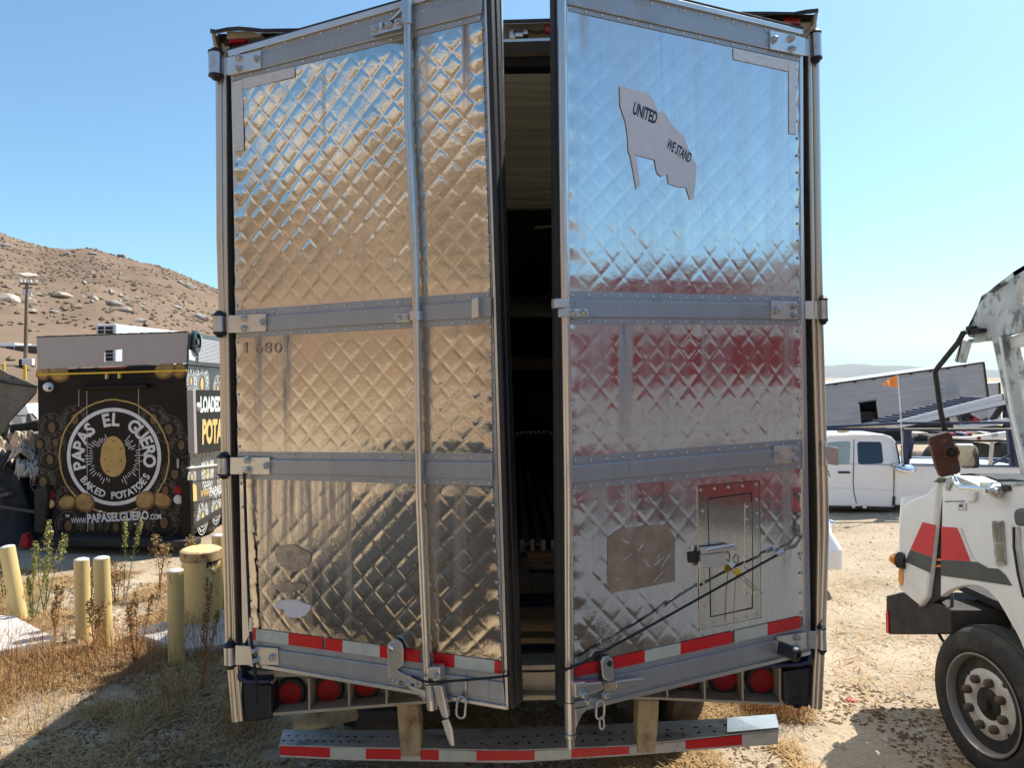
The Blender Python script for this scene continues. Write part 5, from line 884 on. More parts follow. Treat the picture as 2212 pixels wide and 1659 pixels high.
CP = PL(at(40, 800, 59), (0, -1, 0)); ch = thing('coach', 'long white coach with a dark window band parked at the foot of the hill', 'coach', at(40, 800, 59))
cl = lambda pts, n, m, a, c_, bv=0: (lambda B: (B.slab(CP, pts, a, c_), B.build(n, m, ch, bevel=bv))[1])(MB())
cl([(-140, 742), (84, 745), (84, 799), (-140, 799)], 'body', white_p, -2.4, 0, .06); cl([(-140, 738), (32, 741), (32, 746), (-140, 744)], 'roof_unit', ac_w, -2.2, -.1, .03)
for x0, x1 in ((-138, -100), (-98, -62), (-60, -22), (-20, 9), (11, 30), (32, 58), (60, 82)): cl([(x0, 748), (x1, 748.5), (x1, 769), (x0, 769)], 'window', glass_d, -.02, .02)
cl([(24, 792), (50, 792), (50, 798), (24, 798)], 'luggage_flap', stick_m, 0, .02); cl([(70, 790), (84, 790), (84, 800), (70, 800)], 'wheel_arch', dark_m, -.3, .03)
cz_ = hz1(*CP.p.xy)
for x in (-100, -20, 77): p = CP.hit((x, 800)); b = MB(); b.lathe((p.x, p.y + .35, p.z + .05), (0, -1, 0), [(.2, 0), (.46, 0), (.5, .08), (.5, .28), (.2, .3)], 24); b.build('wheel', tyre_m, ch, smooth=True, auto=40)
for x, yt, yb_, l in ((8, 786, 808, 'thin yellow marker post at the left picture edge, before the coach'), (54, 790, 812, 'thin yellow marker post at the foot of the utility pole')):
    p = at(x, yb_, 50); z_ = hz1(p.x, p.y); mp = thing('marker_post', l, 'post', (p.x, p.y, z_), 'yellow marker posts before the coach'); b = MB(); b.tube([(p.x, p.y, z_ - .6), at(x, yt, 50)], .10, 10); b.build('shaft', yellow_b, mp, smooth=True, auto=40); b = MB(); t_ = at(x, yt, 50); b.lathe(t_, (0, 0, 1), [(.10, -.01), (.08, .04), (0, .06)], 10); b.build('cap', yellow_b, mp)
# white van seen through the wreck
VP = PL(at(50, 890, 24), (0, -1, 0)); vn = thing('van', 'white pickup cab half hidden behind the burnt wreck', 'van', (at(50, 890, 24).x, 24, 0))
vl = lambda pts, n, m, a, c_, bv=0: (lambda B: (B.slab(VP, KJ(*pts), a, c_), B.build(n, m, vn, bevel=bv))[1])(MB())
vl([(60, 320), (150, 315), (240, 205), (275, 300), (300, 292), (355, 350), (380, 440), (380, 700), (-40, 700), (-40, 330)], 'body', white_p, -1.7, 0, .04); vl([(115, 345), (195, 340), (205, 395), (108, 395)], 'window', glass_g, -.02, .02); vl([(250, 310), (278, 305), (300, 385), (246, 388)], 'window', glass_d, -.02, .02); vl([(290, 300), (300, 298), (352, 352), (335, 352)], 'wiper_cowl', dark_m, -.02, .03); vl([(95, 322), (235, 318), (236, 330), (95, 334)], 'door_frame', grey_p, -.01, .02)
for x in (-10, 340): p = VP.hit(KJ((x, 700))); b = MB(); b.lathe((p.x, 24.2, .38), (0, -1, 0), [(.15, 0), (.36, 0), (.38, .06), (.38, .24), (.15, .26)], 20); b.build('wheel', tyre_m, vn, smooth=True, auto=40)
# burnt wreck
wk = thing('burnt_wreck', 'heap of a burnt out vehicle beside the food truck', 'wreck', (-8.6, 12, 0))
def crumple(name, corners, m, amp, sc_, seed, th=.02, n=22, parent=wk):
    A, B, Cc, D = corners; nr = (B - A).cross(D - A).normalized(); b = MB()
    def fn(u, v):
        p = (A * (1 - u) + B * u) * (1 - v) + (D * (1 - u) + Cc * u) * v; return p + nr * (amp * float(fbm(u * sc_ + seed, v * sc_ + seed * 2, 4)))
    b.grid(fn, n, n); o = b.build(name, m, parent, recalc=False); s_ = o.modifiers.new('sheet', 'SOLIDIFY'); s_.thickness = th; return o
WP = 11.6
J = lambda x, y, Y: at(*KJ((x, y)), Y)
b = MB(); PLW = PL((0, WP, 0), (0, -1, 0)); b.slab(PLW, KG((-260, -60), (-20, 222), (60, 270), (278, 362), (268, 420), (215, 480), (130, 570), (65, 640), (30, 720), (-260, 830)), 0, .05); o_ = b.build('bent_body_panel', burnt_p, wk, bevel=.02)
b = MB(); b.tube([J(-20, -6, WP - .08), J(60, 10, WP - .08), J(190, -2 + 30, WP - .08), J(345, 48, WP - .08)], .02, 8); b.build('panel_fold', dark_m, wk)
b = MB(); b.beam(J(70, 400, 11.8), J(0, 640, 11.8), .06, .06); b.beam(J(60, 395, 11.9), J(-40, 760, 11.9), .05, .05); b.build('bent_pillar', dark_m, wk)
b = MB(); b.slab(PL((0, 12.1, 0), (0, -1, 0)), KJ((75, 405), (200, 395), (355, 360), (380, 470), (80, 500)), -.6, 0); b.build('burnt_roof_edge', ash_m, wk, bevel=.05)
crumple('crumpled_sheet', [J(-30, 560, 11.8), J(310, 500, 12.1), J(330, 740, 11.7), J(-30, 790, 11.4)], sheet_m, .35, 3.2, 4); crumple('crumpled_sheet', [J(60, 520, 12.2), J(320, 490, 12.4), J(355, 640, 12.2), J(240, 720, 12.1)], sheet_m, .3, 4, 9)
crumple('ash_heap', [J(140, 785, 11.7), J(380, 775, 12.0), J(380, 860, 11.5), J(170, 850, 11.4)], conc, .22, 14, 6, .02, 30)
b = MB()
def heap(u, v):
    x = -12.2 + u * 4.75; y = 11.35 + v * 2.4; h = 1.30 * (sin(pi * min(1, v * 1.4 + .25)) ** .5 if v < .54 else 1) * (.72 + .8 * float(fbm(x * 1.1, y * 1.1, 4)) + .5 * float(fbm(x * 5, y * 5, 3))) * min(1, (1 - v) * 6 + .2) * min(1, u * 8, (1 - u) * 14); return Vector((x, y, max(.0, h * (1.0 if v > .1 else v * 10))))
b.grid(heap, 120, 70); b.build('charred_heap', ash_m, wk, recalc=False)
for i in range(60):
    R_ = random.Random(i + 40); x, y = R_.uniform(-10, -7.7), R_.uniform(11.2, 12.0); z = R_.uniform(.1, 1.2); a = R_.uniform(0, 6.28); L = R_.uniform(.2, .8); b = MB(); b.beam((x, y, z), (x + cos(a) * L, y + sin(a) * L * .4, z + R_.uniform(-.25, .35)), R_.uniform(.03, .1), R_.uniform(.02, .06)); b.build('charred_bar', ash_m if i % 3 else burnt_p, wk)
b = MB(); b.slab(PL((0, 11.1, 0), (0, -1, 0)), KJ((200, 1450), (235, 1440), (270, 1520), (260, 1590), (160, 1580)), -.15, 0); o_ = b.build('red_debris', scrap_r, None, bevel=.03); tag(o_, 'dark red piece of debris lying under the wreck, left of the food truck', 'debris')

# ------------------------------------------------------------------ yellow posts, well casing, concrete pads, weeds
def post(q0, q1, r, label, name='bollard'):
    p0 = gnd(*q0); s = p0.y; p1 = at(*q1, s); r_ = r * s / PF
    t = thing(name, label, 'bollard', p0, 'faded yellow steel bollards'); d = (p1 - p0).normalized(); b = MB(); b.tube([p0 - d * .12, p1], r_, 20); b.build('tube', yellow_p, t, smooth=True, auto=40); b = MB(); b.lathe(p1 - d * .004, d, [(r_ * 1.0, 0), (r_ * .93, r_ * .18), (r_ * .5, r_ * .34), (0, r_ * .4)], 20); b.build('concrete_cap', conc, t, smooth=True); return t
post((44, 1340), (15, 1183), 15.5, 'faded yellow bollard leaning left at the picture edge'); post((181, 1385), (176, 1210), 15.5, 'upright yellow bollard left of its close neighbour, mid field')
post((227, 1402), (219, 1207), 16.5, 'upright yellow bollard right of its close neighbour, mid field'); post((382, 1440), (379, 1234), 17, 'nearest yellow bollard, in front of the concrete pad'); post((480, 1318), (471, 1158), 13.5, 'yellow bollard behind the wide casing, next to the trailer')
c0 = gnd(435, 1356); k = c0.y / PF; wc = thing('well_casing', 'wide yellow steel casing with a rusty lid on a concrete pad', 'well casing', c0); R_c = 40 * k; zt = at(437, 1186, c0.y).z
b = MB(); b.lathe((c0.x, c0.y, .05), (0, 0, 1), [(R_c, 0), (R_c * .97, zt - .11)], 36); b.build('pipe', yellow_p, wc, smooth=True, auto=40); b = MB(); b.lathe((c0.x, c0.y, zt - .1), (0, 0, 1), [(R_c * 1.05, 0), (R_c * 1.06, .09), (R_c * 1.0, .10)], 36); b.build('lid_rim', rust_e, wc, smooth=True, auto=40); b = MB(); b.lathe((c0.x, c0.y, zt - .0), (0, 0, 1), [(R_c * 1.0, -.01), (R_c * .9, .008), (0, .012)], 36); b.build('lid', yellow_p, wc)
WPL = PL((c0.x + .06, c0.y - R_c * .98, 1.0), (.55, -.83, 0)); b = MB()
cN = Vector((c0.x, c0.y, .72)); a0 = radians(-52)
def cyl(a_, z_): return Vector((c0.x + cos(a_) * (R_c + .004), c0.y + sin(a_) * (R_c + .004), z_))
v_, f_ = glyphs('MW', .02); x0_, x1_ = v_[:, 0].min(), v_[:, 0].max(); b.add([cyl(a0 + (p[0] - x0_) / (x1_ - x0_) * .75, .66 + p[1] * .13) for p in v_], f_); b.build('stencil_lettering', ink, wc, recalc=False)
b = MB(); b.tube([cyl(-.75, zt - .17), cyl(-.6, zt - .2), cyl(-.45, zt - .24)], .012, 6); b.build('lid_latch', galv, wc)
def pad(pts, label): 
    P = [gnd(*q, .10) for q in pts]; b = MB(); b.solid(P, Vector((0, 0, -.22))); o = b.build('concrete_pad', conc, None, bevel=.015); tag(o, label, 'concrete pad', 'concrete pads of the monitoring wells')
pad([(285, 1366), (340, 1346), (500, 1312), (560, 1330), (545, 1376), (480, 1392), (395, 1402)], 'concrete pad under the wide yellow casing'); pad([(-120, 1322), (30, 1330), (121, 1378), (40, 1398), (-120, 1424)], 'concrete pad at the left picture edge below the leaning bollard')
def weed(q, h, kind, seed, label, spread=.5, stems=3):
    p = gnd(*q); R = random.Random(seed); t = thing('weed', label, 'weed', p, 'tall weeds between the bollards'); st = MB(); lf = MB(); hd = MB(); H = h * p.y / PF
    sm, lm, hm = {'g': (weed_g, weed_g, weed_y), 'b': (straw_r, straw_r, weed_b)}[kind]
    for s in range(stems):
        a = R.uniform(0, 6.28); hh = H * R.uniform(.65, 1.0) if s else H; ln = R.uniform(.05, .25) * hh if s else .05 * hh; top = Vector((p.x + cos(a) * ln, p.y + sin(a) * ln, hh)); root_ = Vector((p.x + R.uniform(-.02, .02), p.y + R.uniform(-.02, .02), -.03)); mid = root_.lerp(top, .5) + Vector((R.uniform(-.02, .02), 0, 0)); st.tube([root_, mid, top], [.005, .004, .0025], 5)
        for i in range(46 if kind == 'g' else 14):
            f = R.uniform(.12, .95); c = root_.lerp(top, f); b_ = R.uniform(0, 6.28); l_ = R.uniform(.03, .075) * (1.2 - f * .5); e = c + Vector((cos(b_) * l_, sin(b_) * l_, l_ * R.uniform(.1, 1.0))); w_ = Vector((-sin(b_), cos(b_), 0)) * .006; lf.add([c - w_ * .4, c.lerp(e, .5) - w_, e, c.lerp(e, .5) + w_], [(0, 1, 2, 3)])
        for i in range(170 if kind == 'g' else 110):
            f = R.uniform(.70, 1.04) if kind == 'g' else 1.04 - .42 * R.random() ** 1.6; c = root_.lerp(top, f); rad = (.075 if kind == 'g' else .13) * spread * 2 * (1.08 - f) ** .5 * (1.0 if f > .8 else .7); b_ = R.uniform(0, 6.28); r_ = rad * sqrt(R.random()); e = c + Vector((cos(b_) * r_, sin(b_) * r_, R.uniform(-.02, .02))); z = R.uniform(.006, .014); d1 = Vector((R.uniform(-1, 1), R.uniform(-1, 1), R.uniform(-1, 1))).normalized() * z; d2 = d1.orthogonal().normalized() * z * .8; hd.add([e - d1, e - d2, e + d1, e + d2], [(0, 1, 2, 3)])
            if i % 6 == 0: st.tube([c - Vector((0, 0, .05)), e], .0014, 3, False)
    a_ = st.build('stem', sm, t); b2 = lf.build('leaf_cluster', lm, t, recalc=False); b2['kind'] = 'stuff'; c2 = hd.build('seed_head', hm, t, recalc=False); c2['kind'] = 'stuff'
weed((96, 1325), 190, 'g', 1, 'tall green weed with a drooping yellow head beside the leaning bollard', .8, 4); weed((70, 1345), 140, 'g', 2, 'pale green feathery weed just right of the leaning bollard', .35, 4); weed((8, 1300), 110, 'g', 8, 'green weed at the very left picture edge', .4, 3)
weed((267, 1300), 172, 'g', 3, 'single green spire weed in front of the food truck', .45, 2); weed((200, 1330), 105, 'g', 4, 'short green weed between the two close bollards', .5, 3); weed((343, 1292), 130, 'b', 5, 'brown dry weed with bushy heads left of the wide casing', .9, 3); weed((412, 1280), 118, 'b', 6, 'brown dry weed right behind the wide casing', .8, 3); weed((252, 1302), 84, 'b', 7, 'low brown dry weed at the foot of the green spire', .8, 4)
weed((205, 1420), 120, 'b', 12, 'thin rusty weed before the two close bollards', .25, 4); weed((290, 1440), 150, 'b', 13, 'thin rusty weed left of the nearest bollard', .25, 5); weed((435, 1500), 240, 'b', 14, 'thin rusty weed in the trailer shadow beside the left post', .2, 4); weed((120, 1380), 110, 'b', 15, 'thin rusty weed right of the left concrete pad', .25, 4)
for (x, y, w, h, m_, l, nm, ca) in ((140, 1592, 15, 6, scrap_b, 'flat pale litter piece in the shade at the lower left', 'litter', 'litter'), (92, 1404, 9, 5, scrap_b, 'small crumpled white litter by the left pad', 'litter', 'litter'), (604, 1644, 26, 14, rock_m, 'pale stone below the left end of the bumper', 'stone', 'stone'), (655, 1652, 14, 8, scrap_b, 'pale blue scrap under the bumper', 'litter', 'litter'), (270, 1398, 10, 5, scrap_b, 'pale scrap at the foot of the right one of the close bollards', 'litter', 'litter'), (1838, 1516, 24, 13, scrap_r, 'crumpled red scrap on the sunlit dirt beside the trailer', 'litter', 'litter'), (1872, 1500, 7, 5, conc, 'white stone chip right of the red scrap', 'stone', 'stone'), (1810, 1484, 11, 6, conc, 'pale stone by the right post of the trailer', 'stone', 'stone'), (1990, 1578, 10, 6, scrap_b, 'bluish plastic scrap at the shadow edge left of the wheel', 'litter', 'litter')):
    p = gnd(x, y); k = p.y / PF; b = MB(); R_ = random.Random(int(x)); bm_ = []
    def fn(u, v, p=p, k=k, w=w, h=h, R0_=R_.random() * 50): 
        t, f = u * 2 * pi, v * pi; r = .5 + .38 * float(fbm(u * 5 + R0_, v * 4 + R0_, 3)) * (1 if 0 < u < 1 else 1); return p + Vector((cos(t) * sin(f) * w * k * r, sin(t) * sin(f) * w * k * .7 * r, max(-.01, cos(f) * h * k * .9 * r)))
    b.grid(fn, 14, 8); o = b.build(nm, m_, None); tag(o, l, ca)
# ------------------------------------------------------------------ right background: pickup, tilted trailer, car hauler, flatbed
PK = PL(at(1900, 1000, 14.0), (0, -1, 0)); pk = thing('pickup', 'white extended cab pickup with a dark blue ladder rack', 'pickup', (PK.p.x, 14, 0))
pkl = lambda pts, n, m, a, c_, bv=0, K=KC: (lambda B: (B.slab(PK, K(*pts) if K else pts, a, c_), B.build(n, m, pk, bevel=bv))[1])(MB())
pkl([(-420, 1120), (-380, 1070), (-120, 1045), (110, 1040), (665, 1065), (672, 1300), (668, 1415), (-420, 1395)], 'cab_body', white_p, -1.75, 0, .03)
pkl([(665, 1066), (1790, 1080), (1830, 1120), (1830, 1380), (1500, 1385), (668, 1400)], 'bed_side', white_p, -1.75, 0, .03)
b = MB(); f4 = [PK.hit(q) for q in KC((60, 1045), (90, 860), (140, 815), (340, 803), (600, 808), (668, 830), (700, 870), (718, 1060))]; bk = [p + Vector((0, 1.75, 0)) for p in f4]; cn = PK.hit(KC((380, 1060)))
ins = [p + Vector((0, .10 * max(0, min(1, (p.z - cn.z) / .5)), 0)) for p in f4]; ink_ = [p - Vector((0, .10 * max(0, min(1, (p.z - cn.z) / .5)), 0)) for p in bk]
n = len(f4); b.add(ins + ink_, [tuple(range(n)), tuple(range(2 * n - 1, n - 1, -1))] + [(i, i + n, (i + 1) % n + n, (i + 1) % n) for i in range(n)]); b.build('cab_roof', white_p, pk, bevel=.03)
def lean(q, o=.0): p = PK.hit(q); return p + Vector((0, .10 * max(0, min(1, (p.z - cn.z) / .5)) - o, 0))
def leanp(pts, name, m, o): 
    P = [lean(q, o) for q in KC(*pts)]; b = MB(); b.solid(P, Vector((0, .03, 0))); return b.build(name, m, pk, bevel=.004)
leanp([(70, 1052), (105, 895), (130, 875), (300, 866), (312, 880), (290, 1045), (270, 1058)], 'door_window', glass_g, .012); leanp([(362, 1045), (368, 890), (385, 870), (560, 872), (572, 890), (572, 1030), (560, 1048), (380, 1056)], 'rear_window', glass_d, .012)
leanp([(690, 880), (700, 875), (716, 1030), (700, 1040)], 'back_glass', glass_d, .004)
for a_, c_ in (((345, 850), (322, 1060)), ((322, 1060), (318, 1200)), ((318, 1200), (325, 1290)), ((325, 1290), (345, 1380)), ((660, 1075), (655, 1390))):
    P = [lean(q, .006) for q in KC(a_, c_)]; b = MB(); b.beam(P[0], P[1], .012, .012); b.build('door_seam', grey_p, pk)
pkl([(105, 1250), (660, 1268), (660, 1274), (105, 1257)], 'door_crease', stick_m, -.01, .006); pkl([(192, 1124), (210, 1117), (290, 1117), (302, 1125), (290, 1133), (205, 1132)], 'door_handle', dark_m, 0, .04, .006)
pkl([(895, 1108), (985, 1108), (996, 1125), (992, 1160), (970, 1180), (905, 1172), (893, 1150)], 'fuel_flap', white_p, 0, .008, .002)
b = MB(); line_text(b, 'A', PK.hit(KC((88, 1163)), .004), PK.hit(KC((131, 1165)), .004), PK.n, .13, .0); b.build('door_letter', grey_p, pk, recalc=False)
pkl([(115, 1395), (668, 1412), (668, 1440), (115, 1425)], 'sill', dark_m, -1.6, -.03); 
for x, y in ((318, 1410), (408, 1414)): b = MB(); p = PK.hit(KC((x, y))); b.lathe(p, (0, -1, 0), [(.035, 0), (.035, .03), (0, .035)], 10); b.build('sill_bolt', chrome, pk)
pkl([(655, 1330), (672, 1325), (668, 1400), (650, 1405)], 'mud_flap', dark_m, -.05, .03); pkl([(680, 1062), (1830, 1078), (1830, 1068), (680, 1050)], 'bed_rail', navy, -.06, .02); pkl([(780, 1000), (1000, 1005), (1700, 1010), (1700, 1068), (780, 1060)], 'bed_toolbox', navy, -1.6, -1.4)
pkl([(1694, 1180), (1720, 1130), (1760, 1115), (1760, 1195), (1690, 1200)], 'tail_lamp', orange, -.1, .01, .01)
b = MB(); p = lean(KC((333, 800)), -.4); b.lathe(p - Vector((0, 0, .03)), (0, 0, 1), [(.09, 0), (.11, .03), (.11, .06), (.06, .10), (0, .11)], 16); b.build('roof_beacon', yellow_p, pk, smooth=True, auto=50)
for x in (-250, 1330): p = PK.hit(KC((x, 1400))); b = MB(); b.lathe((p.x, 14.25, .38), (0, -1, 0), [(.15, 0), (.36, 0), (.38, .06), (.38, .24), (.24, .26)], 28); w_ = b.build('wheel', tyre_m, pk, smooth=True, auto=40); b = MB(); b.lathe((p.x, 14.1, .38), (0, -1, 0), [(0, .08), (.2, .05), (.25, .1)], 20); b.build('rim', alu2, w_)
# rack
def pbar(q0, q1, w, m=navy, off=0.0, name='rack_bar'): b = MB(); b.beam(PK.hit(KC(q0), off), PK.hit(KC(q1), off), w, w); return b.build(name, m, pk)
for o_ in (0.05, -1.65): pbar((-100, 770 - 8), (1640, 768), .055, navy, o_); pbar((60, 745), (720, 715), .045, navy, o_); pbar((720, 712), (1620, 708), .045, navy, o_)
pbar((-100, 762), (720, 735), .035, alu2, .02); pbar((740, 757), (1640, 757), .02, alu2, .1)
for q0, q1, w in (((752, 765), (742, 1060), .075), ((790, 765), (770, 1050), .06), ((1640, 768), (1672, 1070), .10), ((1612, 768), (1640, 1060), .06), ((1480, 870), (1462, 1060), .05), ((1470, 1055), (1650, 970), .04), ((815, 830), (785, 1010), .06)): pbar(q0, q1, w, navy if w != .05 else galv, .0, 'rack_post')
pbar((380, 735), (378, 770), .04)
fg = thing('whip_flag', 'small orange triangular flag on a thin whip above the pickup', 'flag', PK.hit(KC((730, 1060)))); b = MB(); b.tube([PK.hit(KC((735, 1060)), .1), PK.hit(KC((715, 640)), .1), PK.hit(KC((690, 310)), .1)], .011, 6); b.build('whip', print_w, fg)
A, B_, D_ = PK.hit(KC((688, 310)), .1), PK.hit(KC((697, 418)), .1), PK.hit(KC((560, 374)), .1); b = MB()
def fl_(u, v): p = (A * (1 - v) + B_ * v) * (1 - u) + D_.lerp(D_ + Vector((0, 0, -.05)), v) * u; return p + Vector((0, .05 * sin(u * 5 + v), 0))
b.grid(fl_, 10, 6); o_ = b.build('pennant', orange, fg, recalc=False); s_ = o_.modifiers.new('cloth', 'SOLIDIFY'); s_.thickness = .004
mr = thing('convex_mirror', 'round chrome dish mirror at the front corner of the pickup bed', 'mirror', PK.hit(KC((742, 1062)))); b = MB(); b.lathe(PK.hit(KC((742, 1072)), .12) - Vector((0, 0, .02)), (0, -.35, .95), [(0.0, -.1), (.10, -.07), (.215, 0), (.15, .045), (0, .07)], 24); b.build('dish', chrome, mr, smooth=True); b = MB(); b.tube([PK.hit(KC((720, 900)), .03), PK.hit(KC((735, 1060)), .1)], .012, 8); b.build('arm', dark_m, mr)

# silver box trailer tipped on the slope beyond
TP = PL(at(1950, 850, 30), (.05, -1, 0)); tb = thing('silver_box_trailer', 'weathered silver box trailer tilted nose up with a square opening in its side', 'trailer', TP.p)
tq = lambda pts, n, m, a, c_, bv=0, K=KC: (lambda B: (B.slab(TP, K(*pts) if K else pts, a, c_), B.build(n, m, tb, bevel=bv))[1])(MB())
Tl, Tr, Br, Bl = (-300, 450), (1412, 207), (1456, 500), (-300, 830)
b = MB(); o4 = [TP.hit(q) for q in KC(Tl, Tr, (1456, 540), Bl)]; i4 = [TP.hit(q) for q in KC((370, 546), (512, 523), (537, 716), (388, 724))]
b.ring(o4, i4, Vector((0, .08, 0))); b.build('side_wall', silver, tb)
b = MB(); b.add([p + Vector((0, d, 0)) for d in (.08, 2.5) for p in o4], [(7, 6, 5, 4), (0, 4, 5, 1), (1, 5, 6, 2), (2, 6, 7, 3), (3, 7, 4, 0)]); b.build('box', silver, tb)
b = MB(); b.add([p + Vector((0, 1.2, 0)) for p in i4] + [p + Vector((0, 1.25, 0)) for p in i4], [(0, 1, 2, 3), (7, 6, 5, 4)]); b.build('dark_interior', char_m, tb)
for i in range(1, 15):
    f = i / 15; a_, c_ = lerp(Tl, Bl, f), lerp(Tr, (1456, 540), f)
    def seg(x0, x1): g0 = lerp(a_, c_, (x0 + 300) / 1725); g1 = lerp(a_, c_, (x1 + 300) / 1725); tq([(g0[0], g0[1] - 1.8), (g1[0], g1[1] - 1.8), (g1[0], g1[1] + 1.8), (g0[0], g0[1] + 1.8)], 'siding_lap', ghost_b if i % 2 else silver, 0, .03)
    ym = lerp(a_, c_, (440 + 300) / 1725)[1]
    if 535 < ym < 725: seg(-300, 366); seg(535, 1425)
    else: seg(-300, 1425)
tq([(-300, 443), (1412, 199), (1416, 212), (-300, 456)], 'top_rail', dark_m, -.1, .05); tq([(1408, 205), (1418, 204), (1462, 540), (1450, 540)], 'nose_edge', dark_m, -.1, .05); tq([(365, 540), (516, 518), (519, 526), (368, 549)], 'opening_frame', dark_m, 0, .05)
for x in (180, 340, 500, 660, 810, 970, 1120, 1260): y = lerp(Tl, Tr, (x + 300) / 1712)[1] + 8; tq([(x - 8, y), (x + 8, y - 2), (x + 8, y + 6), (x - 8, y + 8)], 'side_lamp', red_d, 0, .07)
tq([(1090, 470), (1100, 400), (1110, 330), (1122, 400), (1135, 300), (1150, 400), (1160, 330), (1185, 380), (1192, 430), (1190, 455), (1140, 462)], 'faded_ship_emblem', ghost_b, .0, .006)
b = MB(); line_text(b, 'England', TP.hit(KC((1072, 527)), .034), TP.hit(KC((1218, 507)), .034), TP.n, .50, .01); b.build('faded_lettering', ghost_b, tb, recalc=False)
tq([(-300, 830), (0, 790), (0, 850), (-300, 880)], 'landing_frame', dark_m, -2, -.2)
P_ = TP.hit(KC((300, 850))); b = MB(); b.box((P_.x, P_.y + 1.2, .6), (10, 1.8, 1.2)); b.build('underframe', dark_m, tb)
bx = thing('grey_container', 'plain grey box beyond the nose of the tilted trailer', 'container', at(2150, 870, 40)); b = MB(); b.slab(PL((0, 40, 0), (0, -1, 0)), KC((1440, 378), (1548, 368), (1556, 700), (1440, 700)), -2.4, 0); b.build('box', silver, bx, bevel=.03); b = MB(); b.slab(PL((0, 40, 0), (0, -1, 0)), KC((1538, 372), (1548, 370), (1556, 500), (1546, 500)), .0, .06); b.build('corner_post', dark_m, bx)
# car hauler with raised ramps
HP = PL(at(2050, 880, 24), (0, -1, 0)); hl = thing('car_hauler', 'white and blue car hauler trailer with its upper deck ramps sloping up', 'car hauler', (HP.p.x, 24, 0))
def hb(q0, q1, w, h, m, off, name): b = MB(); b.beam(HP.hit(KC(q0), off), HP.hit(KC(q1), off), w, h, (0, 0, 1)); return b.build(name, m, hl)
for off in (0, -2.2):
    hb((700, 715), (1570, 492), .06, .20, white_p, off, 'ramp_flange'); hb((720, 728), (1570, 512), .05, .16, navy, off - .02, 'ramp_beam'); hb((600, 757), (1590, 535), .06, .14, white_p, off + .04, 'ramp_flange'); hb((560, 775), (1590, 550), .05, .10, navy, off, 'ramp_beam'); hb((1560, 492), (1850, 430), .06, .2, white_p, off, 'ramp_flange'); hb((1560, 520), (1850, 470), .05, .25, navy, off, 'ramp_beam')
for i in range(14): q = lerp((760, 720), (1560, 515), i / 13); b = MB(); p = HP.hit(KC(q)); b.box((p.x, p.y + 1.1, p.z), (.08, 2.2, .06)); b.build('deck_rung', navy, hl)
for q0, q1, w, m_ in (((1250, 640), (1360, 700), .16, dark_m), ((1300, 630), (1390, 690), .1, galv), ((1480, 690), (1560, 570), .14, dark_m), ((1240, 650), (1240, 705), .12, dark_m), ((1200, 640), (1220, 700), .1, grey_p), ((1600, 560), (1600, 760), .16, navy), ((1380, 690), (1440, 680), .12, grey_p)): hb(q0, q1, w, w, m_, -.3, 'strut')
hb((1310, 690), (1350, 692), .2, .2, scrap_r, -.2, 'red_lamp_cluster'); hb((1145, 660), (1190, 655), .3, .35, ac_w, -.5, 'white_box'); hb((1180, 750), (1620, 690), .3, .14, white_p, .2, 'lower_deck'); hb((1180, 765), (1620, 765), .1, .25, dark_m, -.4, 'lower_rail')
FB = PL(at(2150, 940, 19), (0, -1, 0)); fb = thing('flatbed', 'white flatbed trailer with stencilled number and scrap on it', 'flatbed trailer', (FB.p.x, 19, 0))
fbl = lambda pts, n, m, a, c_, bv=0, K=KI: (lambda B: (B.slab(FB, K(*pts), a, c_), B.build(n, m, fb, bevel=bv))[1])(MB())
fbl([(850, 135), (1000, 150), (1300, 140), (1640, 75), (1900, 40), (1900, 170), (1600, 200), (1280, 205), (870, 180)], 'side_beam', white_p, -.1, 0, .02); fbl([(850, 185), (1900, 205), (1900, 240), (850, 240)], 'lower_beam', dark_m, -2, -.05); b = MB(); line_text(b, '52003', FB.hit(KI((1605, 150)), .006), FB.hit(KI((1730, 135)), .006), FB.n, .11, .0); b.build('stencil_number', grey_p, fb, recalc=False)
b = MB(); b.lathe(FB.hit(KI((1360, 165)), .01), (0, -1, 0), [(.05, 0), (.05, .02), (0, .02)], 12); b.build('side_reflector', red_d, fb)
for x in (1480, 760, 1900): p = FB.hit(KI((x, 250))); b = MB(); b.lathe((p.x, 19.4, .45), (0, -1, 0), [(.2, 0), (.43, 0), (.45, .08), (.45, .3), (.2, .32)], 24); b.build('wheel', tyre_m, fb, smooth=True, auto=40)
for i, (x0, y0, x1, y1, m_) in enumerate(((820, 60, 960, 150, scrap_r), (1030, 70, 1090, 140, navy), (1100, 60, 1180, 130, scrap_b), (1160, 60, 1260, 120, scrap_r), (180, 60, 480, 140, rock_p), (100, 60, 170, 160, conc), (1280, 50, 1500, 90, burnt_p), (600, 40, 800, 120, ash_m), (1500, 60, 1700, 85, conc))):
    FZ = PL((0, 20.2 + .1 * i, 0), (0, -1, 0)); b = MB(); R_ = random.Random(i); b.slab(FZ, KI((x0, y1), (x0 + (x1 - x0) * .1, y0 + 25 * R_.random()), (x0 + (x1 - x0) * .45, y0), (x0 + (x1 - x0) * .8, y0 + 30 * R_.random()), (x1, y1)), -.5, 0); o = b.build('scrap', m_, None, bevel=.04)
    tag(o, ['red scrap bundle on the flatbed behind the rusty mirror', 'dark blue scrap on the flatbed', 'pale blue scrap panel on the flatbed', 'red crumpled scrap right of the pale blue panel', 'sand coloured heap of rubble behind the pickup bed', 'pale block left of the sand coloured rubble', 'brown burnt sheet on the flatbed', 'black charred lump behind the rusty mirror', 'thin pale plank on the flatbed right end'][i], 'scrap')
b = MB(); 
